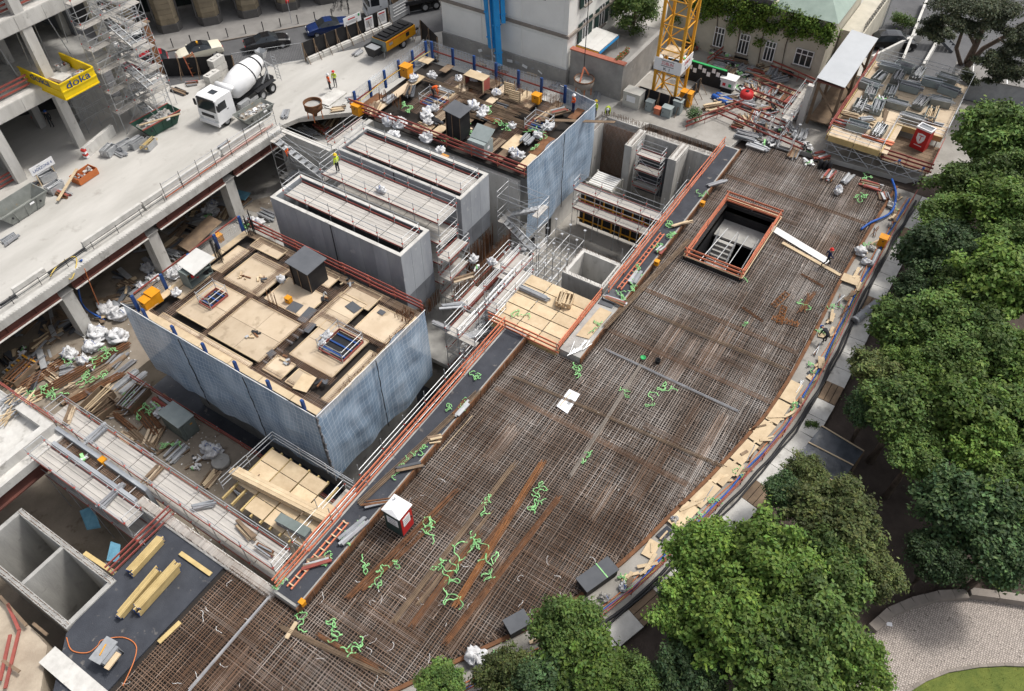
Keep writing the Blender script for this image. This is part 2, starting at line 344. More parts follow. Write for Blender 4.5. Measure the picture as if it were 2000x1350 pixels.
for a, b in zip(xs_lo, xs_lo[1:]): polys.append([(a, edge_y(a)), (b, edge_y(b)), (b, 24.9), (a, 24.9)])
ngon('slab_formwork', polys, 'formwork_dark', -.65, -.2)
ngon('membrane_slab', [[(-8, 24.9), (8.9, 24.9), (8.9, 29.8), (4.1, 29.8), (1.0, 29.2), (-2, 26.6), (-8, 28)]], 'membrane', -.65, -.06)
# ------------------------------------------------------------------ reinforcement mats
MM = bpy.data.materials.new('rebar_steel'); MM.use_nodes = True; MAT['rebar_steel'] = MM
n_ = MM.node_tree; b_ = n_.nodes['Principled BSDF']; b_.inputs['Roughness'].default_value = .7; b_.inputs['Metallic'].default_value = .15
at_ = n_.nodes.new('ShaderNodeAttribute'); at_.attribute_name = 'tint'
g_ = n_.nodes.new('ShaderNodeNewGeometry'); nz_ = n_.nodes.new('ShaderNodeTexNoise'); nz_.inputs['Scale'].default_value = .35; nz_.inputs['Detail'].default_value = 5
n_.links.new(g_.outputs['Position'], nz_.inputs['Vector'])
cr_ = n_.nodes.new('ShaderNodeValToRGB'); cr_.color_ramp.elements[0].position = .4; cr_.color_ramp.elements[1].position = .62
cr_.color_ramp.elements[0].color = (.72, .62, .55, 1); cr_.color_ramp.elements[1].color = (1.25, 1.22, 1.2, 1); n_.links.new(nz_.outputs['Fac'], cr_.inputs['Fac'])
mx_ = n_.nodes.new('ShaderNodeMix'); mx_.data_type = 'RGBA'; mx_.blend_type = 'MULTIPLY'; mx_.inputs['Factor'].default_value = 1
n_.links.new(at_.outputs['Color'], mx_.inputs['A']); n_.links.new(cr_.outputs['Color'], mx_.inputs['B']); n_.links.new(mx_.outputs['Result'], b_.inputs['Base Color'])
def steel_col(k=0.5):
    a, b = Vector((.2, .132, .09)), Vector((.46, .435, .41))
    c = a.lerp(b, min(1, max(0, k+rr(-.35, .35))))*rr(.75, 1.3); return tuple(c)
def bar(b, p, q, r, col):
    p, q = Vector(p), Vector(q); d = q-p; s = Vector((0, 0, 1)).cross(d).normalized()*r; t = Vector((0, 0, r*1.1)); o = len(b.v)
    b.v += [tuple(p-s), tuple(p+t), tuple(p+s), tuple(q-s), tuple(q+t), tuple(q+s)]; b.c += [col]*6
    b.f += [(0+o, 3+o, 4+o, 1+o), (1+o, 4+o, 5+o, 2+o)]; b.m += [0, 0]; b.sm += [False, False]
def in_open(x, y): return OX0-.25 < x < OX1+.25 and OY0-.25 < y < OY1+.25
def greyness(x, y): return .22+.5*max(0, min(1, (x-14)/18))+.65*noise.noise(Vector((x*.16, y*.16, 3)))
def mat_layer(z, sp, r, seed, k=1.0):
    random.seed(seed); b = MB()
    x = -7.8
    while x < 63.6:                        # bars along y
        y0, y1 = edge_y(x)+.1, left_y(x)-.05
        y = y0; segs = []
        if OX0-.2 < x < OX1+.2: segs = [(y0, OY0-.2), (OY1+.2, y1)]
        else: segs = [(y0, y1)]
        for s0_, s1_ in segs:
            cuts = [s0_]
            while cuts[-1] < s1_-4: cuts.append(min(s1_, cuts[-1]+rr(3, 7)))
            cuts[-1] = s1_
            if len(cuts) == 1: cuts = [s0_, s1_]
            for c0, c1 in zip(cuts, cuts[1:]):
                dx = rr(-.022, .022); bar(b, (x+dx, c0-.25, z+rr(0, .02)), (x+dx+rr(-.03, .03), min(y1, c1+.25), z+rr(0, .02)), r*rr(.85, 1.2), tuple(k*v for v in steel_col(greyness(x, (c0+c1)/2))))
        x += sp*(1 if noise.noise(Vector((x*.2, seed, 0))) < .38 else .6)*rr(.93, 1.07)
    y = 2.7
    while y < 24.5:                        # bars along x, cut where the slab begins and ends
        xa = -7.8; xb = 63.6
        if y > 15.1: xb = 32.2
        if y > 19.3: xb = 8.5
        while xa < 60 and edge_y(xa) > y-.05: xa += .15
        if xa < xb-1:
            c = xa
            while c < xb-.2:
                c1 = min(xb, c+rr(5, 11))
                if xb-c1 < 1.5: c1 = xb
                p0, p1 = c, c1
                if OY0-.2 < y < OY1+.2 and p1 > OX0-.2 and p0 < OX1+.2:
                    if p0 < OX0-.2: bar(b, (p0, y, z+.02), (OX0-.2, y, z+.02), r, tuple(k*v for v in steel_col(greyness(p0, y))))
                    if p1 > OX1+.2: bar(b, (OX1+.2, y, z+.02), (p1, y, z+.02), r, tuple(k*v for v in steel_col(greyness(p1, y))))
                else:
                    dy = rr(-.02, .02); bar(b, (max(xa, p0-.4), y+dy, z+.022+rr(0, .02)), (p1, y+dy+rr(-.04, .04), z+.022+rr(0, .02)), r*rr(.85, 1.2), tuple(k*v for v in steel_col(greyness((p0+p1)/2, y))))
                c = c1
        y += sp*(1 if noise.noise(Vector((y*.3, seed+9, 0))) < .38 else .6)*rr(.93, 1.07)
    return b
tag(mat_layer(0.0, .17, .015, 11).build('rebar_mat', 'rebar_steel'), 'upper grid of reinforcing bars covering the whole slab', 'rebar grid', kind='stuff')
random.seed(13); b = MB()
for k in range(26):
    x = rr(2, 60); y0 = rr(edge_y(x)+.3, left_y(x)-2); L = rr(2, 5); n = random.randint(6, 16); al = random.random() < .5
    for q in range(n):
        o = q*.085; g = rr(0, .9); z = .045+rr(0, .015)
        if al:
            if not any(in_open(x+t_*L, y0+o) for t_ in (0, .25, .5, .75, 1)) and y0+o < left_y(x+L)-.1 and x+L < 63 and y0+o > edge_y(x)+.1: bar(b, (x+rr(-.2, .2), y0+o, z), (x+L+rr(-.3, .3), y0+o+rr(-.05, .05), z), .014, steel_col(g*.5 if k % 2 else .05))
        elif not any(in_open(x+o, y0+t_*L) for t_ in (0, .25, .5, .75, 1)) and y0+L < left_y(x+o)-.1: bar(b, (x+o, y0+rr(-.2, .2), z), (x+o+rr(-.05, .05), y0+L, z), .014, steel_col(g*.5 if k % 2 else .05))
tag(b.build('rebar_laps', 'rebar_steel'), 'patches of extra lapped bars lying on the upper rebar grid', 'rebar', kind='stuff')
tag(mat_layer(-.14, .23, .014, 12, .62).build('rebar_mat', 'rebar_steel'), 'lower grid of reinforcing bars showing through the upper one', 'rebar grid', kind='stuff')
random.seed(21)
# starter bars and hoops bristling along the slab edge
b = MB()
for i in range(900):
    x = rr(-7, 63.5); y = edge_y(x)+rr(.0, .3); bar(b, (x, y, 0), (x+rr(-.05, .05), y+rr(-.05, .35), rr(.12, .4)), .016, steel_col(.2))
for i in range(620):
    x = rr(8.8, 60); y = left_y(x)-rr(.05, .12); bar(b, (x, y, 0), (x+rr(-.06, .06), y+rr(-.2, .05), rr(.3, .85)), .016, steel_col(.1))
for x, y0, y1 in ((35.9, 2.9, 15), (41, 2.9, 15), (27.1, 5, 19), (57.5, 3, 15)):       # denser beam cages crossing the slab
    for k in range(6): bar(b, (x+k*.07, y0, .05), (x+k*.07+rr(-.02, .02), y1, .05), .02, steel_col(.05))
    for k in range(int((y1-y0)/.2)): bar(b, (x-.03, y0+k*.2, .07), (x+.42, y0+k*.2, .07), .014, steel_col(.05))
tag(b.build('starter_bars', 'rebar_steel'), 'short rusty starter bars bristling along the slab edges', 'rebar', kind='stuff')
# curls of white tie wire and brown chips caught between the bars
b = MB(); b2 = MB()
for i in range(100):
    x = rr(1, 60) if i % 3 == 0 else rr(0, 20); y = rr(edge_y(x)+.4, left_y(x)-.3)
    if in_open(x, y): continue
    wht = random.random() < (.85 if x < 22 else .35); a = rr(0, 6.3); p = Vector((x, y, .05))
    for j in range(random.randint(3, 12) if (wht and x < 24) else random.randint(1, 3)):
        a += rr(-.7, .7); d = Vector((math.cos(a), math.sin(a), 0))*rr(.02, .045); e = Vector((-d.y, d.x, 0)).normalized()*rr(.006, .014); q = p+d*2
        (b if wht else b2).add([p-e, q-e, q+e+Vector((0, 0, rr(0, .03))), p+e], [(0, 1, 2, 3)]); p = q
tag(b.build('litter', 'white_matt'), 'tiny white scraps scattered over the rebar', 'litter', kind='stuff')
tag(b2.build('litter', 'timber_old'), 'tiny brown wood chips scattered over the rebar', 'litter', kind='stuff')
# ------------------------------------------------------------------ walls beside the slab
def wallthing(name, label, boxes, mn, cat='wall', parts='wall_body'):
    x, y = boxes[0][0], boxes[0][2]
    t = thing(name, label, cat, (x, y, boxes[0][4])); b = MB()
    for q in boxes: b.bx(*q)
    b.build(parts, mn, t); return t
wn = wallthing('edge_wall', 'concrete edge wall along the near half of the slab, topped with black membrane', [(8.6, 32.2, 19.45, 21.2, FL-2.6, .5)], 'concrete')
b = MB(); b.bx(8.75, 32.0, 19.6, 21.05, .5, .53); b.build('membrane_strip', 'membrane', wn)
b = MB(); b.bx(8.5, 32.3, 19.36, 19.45, .0, .62); b.build('rusty_edge', 'rust', wn)
wf = wallthing('edge_wall', 'concrete edge wall along the far half of the slab, beside the lift shaft', [(32.3, 61.2, 15.25, 16.9, FL, .5)], 'concrete')
b = MB(); b.bx(38.2, 61.0, 15.4, 16.75, .5, .53); b.build('membrane_strip', 'membrane', wf)
b = MB(); b.bx(32.2, 61.2, 15.17, 15.25, .0, .6); b.build('rusty_edge', 'rust', wf)
# vertical rebar combs on the outer faces
# opening in the slab with the stairwell below
t = thing('stairwell_opening', 'rectangular stair opening in the rebar slab with shaft walls', 'opening', (OX0, OY0, -6))
b = MB()
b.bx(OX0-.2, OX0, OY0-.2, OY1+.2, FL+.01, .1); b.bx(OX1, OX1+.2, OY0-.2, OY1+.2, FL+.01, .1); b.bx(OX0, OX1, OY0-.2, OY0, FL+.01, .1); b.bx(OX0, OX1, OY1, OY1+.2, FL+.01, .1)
b.build('shaft_wall', 'black_board_and_shade', t)  # walls coloured black to give the shade down in the stairwell
for i in range(14):
    box('step', t, 'concrete', (OX0+1.4+i*.3, OY1-1.3, -5.2+i*.26), (.34, 1.6, .26))
b = MB(); b.bx(OX0+5.6, OX1-.02, OY0+.5, OY1-.1, -1.7, -1.5); b.build('landing', 'concrete', t)
for i in range(10): box('step', t, 'black_board_and_shade', (OX0+1.5+i*.32, OY0+1.0, -2.0-i*.28), (.36, 1.4, .28))  # lower flight black too, shade put into its colour
for a, c in (((OX0+1, OY1-.5), (OX0+5.6, OY1-.5)), ((OX0+1, OY1-2.1), (OX0+5.6, OY1-2.1))):
    pole('handrail', t, 'galv', (a[0], a[1], -4.3), (c[0], c[1], -.6), .03); pole('handrail', t, 'galv', (a[0], a[1], -4.8), (c[0], c[1], -1.1), .03)
for i in range(4): pole('strut', t, 'galv', (OX0+.2, OY0+.4+i*1.1, -1.0), (OX1-1.5, OY0+.6+i*.9, -1.1), .035)
# ------------------------------------------------------------------ deck edge: edge beam, steel girders, columns
t = thing('deck_edge_beam', 'pale concrete edge beam of the street deck over rusty steel girders', 'beam', (13, 53.2, -1))
b = MB(); b.bx(-16, 42.4, 52.55, 53.19, -.55, .12)
for i in range(200): b.box((-6+i*.24, 52.62, .15), (.1, .12, .06))
b.build('concrete_edge', 'concrete_light', t)
for i, (xa, xb) in enumerate(((-14, 9.7), (9.8, 17.6), (18.9, 26), (27.3, 34.7), (36, 42))):
    g = MB(); g.bx(xa, xb, 52.75, 53.15, -.66, -.57); g.bx(xa, xb, 52.9, 53.0, -1.3, -.66); g.bx(xa, xb, 52.72, 53.18, -1.4, -1.3)
    k = xa+1
    while k < xb: g.bx(k, k+.05, 52.76, 52.9, -1.3, -.66); k += 2.4
    g.build('girder', 'rust_beam', t)
    box('flange', t, 'concrete_light', ((xa+xb)/2, 52.74, -1.43), (xb-xa, .34, .05))
for i, cx in enumerate((9.75, 18.2, 26.6, 35.3)):
    c = thing('concrete_column', 'square concrete column under the street deck, %s from left' % ORD[i], 'column', (cx, 53.4, FL), 'columns under the street deck')
    b = MB(); b.bx(cx-.5, cx+.5, 52.9, 54.0, FL, -1.45); b.build('shaft', 'concrete_light', c)
    box('base_plate', c, 'concrete', (cx, 53.4, FL+.06), (1.3, 1.4, .12)); box('cap', c, 'concrete', (cx, 53.4, -1.42), (1.1, 1.2, .08))
t = thing('back_wall', 'dark concrete wall at the back under the street deck', 'wall', (20, 60, FL))
b = MB(); b.bx(-16, 62, 61, 61.4, FL, -.43); b.build('wall_body', 'concrete_dark', t)
t = thing('retaining_wall', 'grey retaining wall closing the pit beside the stair tower', 'wall', (42, 50, FL))
b = MB(); b.bx(42.0, 42.5, 46.5, 53.1, FL, -.02); b.bx(42.5, 57.2, 46.4, 46.9, FL, -.02); b.build('wall_body', 'concrete_light', t)
# ------------------------------------------------------------------ scaffold and guard helpers
def guard(name, label, pts, h=1.1, rails=(.25, .62, 1.0), mn='rail_orange', post='rail_red', sp=2.4, wd=.05, hh=.15, group=None, lean=0.0, cat='guard rail', postm='galv'):
    pts = [Vector(p) for p in pts]; t = thing(name, label, cat, pts[0], group)
    for a, b in zip(pts, pts[1:]):
        d = b-a; L = d.length; n = max(1, round(L/sp)); s = Vector((-d.y, d.x, 0)).normalized()*lean
        for i in range(n+1):
            p = a+d*(i/n); pole('post', t, postm, p, p+Vector((0, 0, h))+s*h, .025)
        for z in rails:
            for i in range(n):
                j = .06; p, q = a+d*(i/n), a+d*((i+1)/n); e = d.normalized()*.18
                o = Vector((0, 0, z+rr(-.03, .03)))+s*z+Vector((rr(-.03, .03), rr(-.03, .03), 0))
                if hh: beam('rail', t, mn, p+o-e, q+o+e, wd, hh)
                else: pole('rail', t, mn, p+o, q+o, wd)
    return t
def scaffold(label, x0, y0, along, bays, L, Wd, z0, levels, deck='galv_deck', name='scaffold', rail_sides=(0, 1), toe=True, top=1.0, brace=False, group=None, planks=3, skip=(), ends=True):
    t = thing(name, label, 'scaffold', (x0, y0, z0), group)
    ux, uy = (Vector((1, 0, 0)), Vector((0, 1, 0))) if along == 'x' else (Vector((0, 1, 0)), Vector((1, 0, 0)))
    o = Vector((x0, y0, 0)); zt = levels[-1]+top
    for i in range(bays+1):
        for s in (0, 1):
            p = o+ux*(i*L)+uy*(s*Wd)+Vector((rr(-.02, .02), rr(-.02, .02), 0))
            pole('standard', t, 'galv', p+Vector((0, 0, z0)), p+Vector((0, 0, zt+rr(-.1, .15))), .028)
            for z in levels: box('clip', t, 'red_clip', p+Vector((0, 0, z+.5)), (.09, .09, .1))
        for z in levels:
            p = o+ux*(i*L); pole('transom', t, 'galv', p+Vector((0, 0, z-.06)), p+uy*Wd+Vector((0, 0, z-.06)), .026)
    for z in levels:
        for i in range(bays):
            if (z, i) in skip: continue
            for k in range(planks):
                pw = (Wd-.08)/planks; c = o+ux*((i+.5)*L)+uy*(.04+(k+.5)*pw)+Vector((0, 0, z))
                sz = (L-.06, pw-.02, .06) if along == 'x' else (pw-.02, L-.06, .06)
                box('deck_plank', t, deck if along == 'x' else 'galv_deck_y', c, sz)
        for s in rail_sides:
            for zz in (.5, 1.0):
                for i in range(bays):
                    p = o+ux*(i*L)+uy*(s*Wd); pole('ledger', t, 'galv', p+Vector((0, 0, z+zz)), p+ux*L+Vector((0, 0, z+zz)), .025)
            if toe:
                for i in range(bays):
                    p = o+ux*(i*L)+uy*(s*Wd)+Vector((0, 0, z+.12)); beam('toe_board', t, 'rail_red', p, p+ux*L, .03, .1)
        if ends:
            for i in (0, bays):
                for zz in (.5, 1.0):
                    p = o+ux*(i*L)+Vector((0, 0, z+zz)); pole('end_rail', t, 'galv', p, p+uy*Wd, .025)
    if brace:
        lv = [z0]+list(levels)
        for i in range(0, bays, 1):
            for a, b_ in zip(lv, lv[1:]):
                p = o+ux*(i*L)+Vector((0, 0, a)); q = o+ux*((i+1)*L)+Vector((0, 0, b_))
                if i % 2: p, q = Vector((q.x, q.y, a)), Vector((p.x, p.y, b_))
                pole('brace', t, 'galv', p, q, .024)
    return t
def shoring(label, x0, y0, nx, ny, d, z0, z1, group=None):
    t = thing('shoring_tower', label, 'shoring', (x0, y0, z0), group)
    for i in range(nx+1):
        for j in range(ny+1): pole('standard', t, 'galv', (x0+i*d, y0+j*d, z0), (x0+i*d, y0+j*d, z1+rr(-.2, .2)), .03); box('head_plate', t, 'galv', (x0+i*d, y0+j*d, z1+.05), (.2, .2, .04))
    z = z0+.4; k = 0
    while z < z1:
        for i in range(nx+1): pole('ledger', t, 'galv', (x0+i*d, y0, z), (x0+i*d, y0+ny*d, z), .024)
        for j in range(ny+1):
            pole('ledger', t, 'galv', (x0, y0+j*d, z), (x0+nx*d, y0+j*d, z), .024)
            if z+1 < z1: pole('brace', t, 'galv', (x0+(k % 2)*d, y0+j*d, z), (x0+((k+1) % 2)*d, y0+j*d, z+1), .022)
        z += 1.0; k += 1
    return t
# ------------------------------------------------------------------ debris net material: woven sheet, thin threads, see-through
NM = bpy.data.materials.new('safety_net'); NM.use_nodes = True; MAT['safety_net'] = NM
n_ = NM.node_tree; L_ = n_.links.new; b_ = n_.nodes['Principled BSDF']; b_.inputs['Roughness'].default_value = .55
g_ = n_.nodes.new('ShaderNodeNewGeometry'); nz_ = n_.nodes.new('ShaderNodeTexNoise'); nz_.inputs['Scale'].default_value = .8; nz_.inputs['Detail'].default_value = 6
mp_ = n_.nodes.new('ShaderNodeMapping'); mp_.inputs['Scale'].default_value = (1, 1, .45); L_(g_.outputs['Position'], mp_.inputs['Vector']); L_(mp_.outputs[0], nz_.inputs['Vector'])
cr_ = n_.nodes.new('ShaderNodeValToRGB'); cr_.color_ramp.elements[0].position = .3; cr_.color_ramp.elements[1].position = .7
cr_.color_ramp.elements[0].color = (.17, .265, .385, 1); cr_.color_ramp.elements[1].color = (.42, .53, .655, 1); L_(nz_.outputs['Fac'], cr_.inputs['Fac']); L_(cr_.outputs['Color'], b_.inputs['Base Color'])
tr_ = n_.nodes.new('ShaderNodeBsdfTransparent'); ms_ = n_.nodes.new('ShaderNodeMixShader')
uv_ = n_.nodes.new('ShaderNodeUVMap'); sx_ = n_.nodes.new('ShaderNodeSeparateXYZ'); L_(uv_.outputs[0], sx_.inputs[0])
def thread(sock, freq, wd):
    m1 = n_.nodes.new('ShaderNodeMath'); m1.operation = 'MULTIPLY'; m1.inputs[1].default_value = freq; L_(sock, m1.inputs[0])
    m2 = n_.nodes.new('ShaderNodeMath'); m2.operation = 'FRACT'; L_(m1.outputs[0], m2.inputs[0])
    m3 = n_.nodes.new('ShaderNodeMath'); m3.operation = 'LESS_THAN'; m3.inputs[1].default_value = wd; L_(m2.outputs[0], m3.inputs[0]); return m3.outputs[0]
ta, tb = thread(sx_.outputs['X'], 2.9, .075), thread(sx_.outputs['Y'], 2.5, .07)
mxm = n_.nodes.new('ShaderNodeMath'); mxm.operation = 'MAXIMUM'; L_(ta, mxm.inputs[0]); L_(tb, mxm.inputs[1])
mxc = n_.nodes.new('ShaderNodeMix'); mxc.data_type = 'RGBA'; mxc.inputs['B'].default_value = (.5, .57, .65, 1); L_(mxm.outputs[0], mxc.inputs['Factor']); L_(cr_.outputs['Color'], mxc.inputs['A']); L_(mxc.outputs['Result'], b_.inputs['Base Color'])
mr_ = n_.nodes.new('ShaderNodeMapRange'); mr_.inputs['To Min'].default_value = .22; mr_.inputs['To Max'].default_value = .04; L_(mxm.outputs[0], mr_.inputs['Value'])
L_(mr_.outputs[0], ms_.inputs[0]); L_(b_.outputs[0], ms_.inputs[1]); L_(tr_.outputs[0], ms_.inputs[2]); L_(ms_.outputs[0], n_.nodes['Material Output'].inputs['Surface'])
def net(label, a, b, zt, zb, panels, seam=True):
    a, b = Vector((a[0], a[1], 0)), Vector((b[0], b[1], 0)); d = b-a; L = d.length; nrm = Vector((d.y, -d.x, 0)).normalized()
    t = thing('safety_net', label, 'safety net', (a.x, a.y, zb)); sd_ = rr(0, 99)
    for k in range(panels):
        M_ = MB(); rows = []; nu, nv = 26, 22
        for i in range(nv+1):
            row = []
            for j in range(nu+1):
                u_ = (k+j/nu)/panels; p = a+d*u_; z = zt+(zb-zt)*i/nv
                e = min(j, nu-j)/nu*2
                wv = (noise.noise(Vector((u_*L*.45, z*.25, sd_)))*.30+noise.noise(Vector((u_*L*1.3, z*.5, sd_+7)))*.11+noise.noise(Vector((u_*L*.3+z*.9, z*.9-u_*L*.35, sd_+3)))*.10)*min(1, .35+e)
                z += noise.noise(Vector((u_*L*.35, i*.03, sd_+5)))*(.18 if i in (0,) else .28 if i == nv else .08)
                row.append(p+nrm*(wv+.12*math.sin(math.pi*i/nv))+Vector((0, 0, z)))
            rows.append(row)
        M_.grid(rows); o = M_.build('net_panel', 'safety_net', t)
        uv = o.data.uv_layers.new(name='UVMap')
        for poly in o.data.polygons:
            for li in poly.loop_indices:
                vi = o.data.loops[li].vertex_index; u0, v0 = (k+(vi % (nu+1))/nu)/panels*L, (vi//(nu+1))/nv*(zt-zb); uv.data[li].uv = (u0+.35*noise.noise(Vector((u0*.5, v0*.4, sd_))), v0+.12*u0+.3*noise.noise(Vector((u0*.4, v0*.5, sd_+2))))
        if seam and k:
            p = a+d*(k/panels)+nrm*.2
            s_ = MB(); s_.tube([p+Vector((rr(-.03, .03), rr(-.03, .03), zt+(zb-zt)*i/14)) for i in range(15)], .035, 5); s_.build('lacing', 'dark_metal', t)
    q = MB(); q.tube([a+d*(i/12)+nrm*.05+Vector((0, 0, zt+.03*math.sin(i*2.1))) for i in range(13)], .03, 5); q.build('edge_rope', 'white_matt', t)
    return t
# ------------------------------------------------------------------ core tower 1 (foreground, blue nets) and core tower 2 (far)
def tower_body(label, x0, x1, y0, y1, zb, zd):
    t = thing('core_tower', label, 'core building', ((x0+x1)/2, (y0+y1)/2, zb))
    b = MB(); b.bx(x0+.9, x1-.9, y0+.9, y1-.9, zb, zd-.8); b.build('core_wall', 'concrete', t)
    b = MB(); b.bx(x0, x1, y0, y1, zd-.55, zd-.45); b.build('formwork_floor', 'formwork_dark', t)
    n = int((x1-x0)/1.1)
    for i in range(n): box('joist', t, 'timber_yellow', (x0+.5+i*1.1, (y0+y1)/2, zd-.68), (.1, y1-y0, .22))
    return t
X0, X1, Y0, Y1, ZD = 18.1, 28.6, 25.8, 42.6, 2.3
T1 = tower_body('large building core under construction with plywood slab formwork, in the foreground', X0, X1, Y0, Y1, FL-2.6, ZD)
for (x0, x1, y0, y1) in ((19.6, 23.2, 37.3, 40.4), (23.7, 26.9, 36.6, 40.0), (19.3, 23.3, 32.2, 36.9), (23.8, 26.3, 32.5, 36.1), (23.8, 27.2, 29.6, 31.9), (20.9, 24.6, 27.3, 31.0), (25.0, 27.6, 26.2, 28.9),
                         (19.0, 20.4, 30.0, 31.6), (19.0, 20.3, 28.3, 29.6), (27.0, 28.3, 33.0, 35.4), (27.3, 28.4, 38.2, 41.0), (24.0, 26.8, 40.6, 41.7), (18.6, 19.0, 32.5, 41.0), (20.6, 23.3, 41.0, 41.9), (26.8, 28.4, 29.2, 31.8), (19.2, 24, 26.1, 26.7)):
    nx, ny = max(1, round((x1-x0)/2.2)), max(1, round((y1-y0)/2.6))
    for i in range(nx):
        for j in range(ny):
            box('plywood_panel', T1, 'plywood', (x0+(i+.5)*(x1-x0)/nx, y0+(j+.5)*(y1-y0)/ny, ZD-.02+rr(0, .012)), ((x1-x0)/nx-.03, (y1-y0)/ny-.03, .045))
    fr = MB()
    for a, c in (((x0, y0), (x1, y0)), ((x1, y0), (x1, y1)), ((x1, y1), (x0, y1)), ((x0, y1), (x0, y0))): fr.beam((*a, ZD), (*c, ZD), .06, .1)
    fr.build('panel_frame', 'timber', T1)
b = MB(); random.seed(31)                 # beam cages in the trenches between panels
def cage(b, x0, x1, y0, y1, z, sp=.13):
    if x1-x0 > y1-y0:
        for k in range(4): yy = y0+(y1-y0)*(k+.5)/4; bar(b, (x0, yy, z), (x1, yy, z+.01), .017, steel_col(.0))
        x = x0
        while x < x1: bar(b, (x, y0-.12, z+.03), (x+rr(-.02, .02), y1+.12, z+.03), .013, steel_col(.0)); x += sp
    else:
        for k in range(4): xx = x0+(x1-x0)*(k+.5)/4; bar(b, (xx, y0, z), (xx, y1, z+.01), .017, steel_col(.0))
        y = y0
        while y < y1: bar(b, (x0-.12, y, z+.03), (x1+.12, y+rr(-.02, .02), z+.03), .013, steel_col(.0)); y += sp
for q in ((18.6, 28, 36.9, 37.3), (23.3, 23.8, 31.5, 41), (18.8, 28.2, 31.6, 32.2), (24.6, 25, 26, 31.8), (18.5, 19.2, 26, 32), (19.2, 28.2, 25.9, 26.3), (18.3, 18.7, 26, 42), (27.6, 28.4, 26, 29), (26.4, 27, 32, 40), (20.4, 20.9, 27, 32), (18.8, 28, 40.3, 41), (27.3, 28.2, 35.4, 38)):
    cage(b, *q, ZD+.03)
tag(b.build('beam_cage', 'rebar_steel', T1), None, kind='stuff')
for i in range(60):                       # pipes and white cable loops left in the gaps
    if i < 14: x, y = rr(18.6, 28), random.choice((32.0, 37.1, 26.2)); pole('pipe_sleeve', T1, 'pvc_grey', (x, y-.3, ZD-.2), (x, y+.3, ZD-.2), .09, 8)
net('blue debris net on the long left side of the near core tower', (17.55, 43.0), (17.45, 25.35), 3.5, -3.6, 3)
net('blue debris net on the right side of the near core tower, facing the rebar slab', (17.45, 25.3), (28.1, 25.15), 3.5, -3.6, 2)
b = MB(); b.tube([(17.4+.06*math.sin(i*1.7), 25.22+.05*math.cos(i*2.3), 3.5-i*.24) for i in range(30)], .06, 5); tag(b.build('lacing_cord', 'steel_grey'), 'grey lacing cord down the front corner between the blue nets', 'cord')
# blue steel climbing posts and walkway boards behind the nets
for i, (x, y) in enumerate([(18.0, 41.5), (18.0, 38.6), (18.0, 35.7), (18.0, 32.8), (18.0, 29.9), (18.0, 27.0)]):
    t = thing('climbing_post', 'blue steel formwork post behind the left net of the near tower, %s from far end' % ORD[i], 'post', (x, y, ZD), 'blue posts of the near tower')
    box('post_body', t, 'blue_steel', (x, y, ZD+.45), (.16, .22, 1.1)); box('shoe', t, 'blue_steel', (x+.1, y, ZD-.05), (.35, .25, .08))
for i in range(6): box('walkway_board', T1, 'timber', (18.28, 26.9+i*2.75, ZD+.10), (.5, 2.7, .05))
for i in range(4): box('walkway_board', T1, 'timber', (19.3+i*2.5, 25.75, ZD+.10), (2.45, .5, .05))
gd = guard('guard_rail', 'red-brown board guard rail at the back edge of the near tower, facing the concrete box', [(28.75, 26.0, ZD), (28.75, 42.2, ZD)], mn='rail_red', postm='rail_orange')
for i in range(6): box('walkway_board', T1, 'timber_old', (28.3, 27.2+i*2.75, ZD+.0), (.6, 2.7, .05))
# far left edge (street side) of the near tower: net screens between blue posts
t = thing('edge_screen', 'wire-mesh edge screen with blue posts on the street side of the near tower', 'edge screen', (18.5, 42.7, ZD))
for i in range(5): x = 18.3+i*2.5; box('screen_post', t, 'blue_steel', (x, 42.75, ZD+.6), (.22, .16, 1.5))
for i in range(4):
    x = 18.5+i*2.5; q = MB()
    for k in range(13): q.beam((x+k*.18, 42.85, ZD+.15), (x+k*.18, 42.85, ZD+1.3), .012, .012)
    for k in range(8): q.beam((x, 42.85, ZD+.15+k*.16), (x+2.16, 42.85, ZD+.15+k*.16), .012, .012)
    q.build('mesh_panel', 'galv', t)
    beam('rail', t, 'rail_red', (x, 42.8, ZD+1.35), (x+2.2, 42.8, ZD+1.35), .04, .12)
for i in range(4): box('walkway_board', T1, 'timber', (19.5+i*2.5, 42.25, ZD+.08), (2.45, .55, .05))
# rebar clumps standing up at the corners
def rebar_clump(label, x, y, z, n, w_, d_, h, lean=.1, mn='rust'):
    t = thing('rebar_cluster', label, 'rebar', (x, y, z))
    for i in range(n):
        a, c = rr(0, w_), rr(0, d_); pole('rebar', t, mn, (x+a, y+c, z), (x+a+rr(-lean, lean), y+c+rr(-lean, lean), z+h*rr(.7, 1.1)), .02, 4)
    return t
rebar_clump('tall upright rebar bundle at the street corner of the near tower', 24.6, 41.2, ZD, 22, .5, 1.0, 1.9, .06, 'dark_metal')
rebar_clump('upright rebar bundle at the far street corner of the near tower', 28.0, 41.5, ZD, 18, .7, .6, 2.0, .06, 'dark_metal')
rebar_clump('rusty rebar posts standing in the middle of the near tower deck', 23.5, 34.6, ZD, 6, .25, .8, 1.5, .04)
rebar_clump('dense rebar stubs in the corner of the near tower behind the net', 27.2, 25.9, ZD-.3, 60, 1.1, 1.4, .7, .05)
rebar_clump('rebar stubs along the right edge of the near tower deck', 20.2, 25.8, ZD-.3, 70, 6.5, .5, .55, .05)
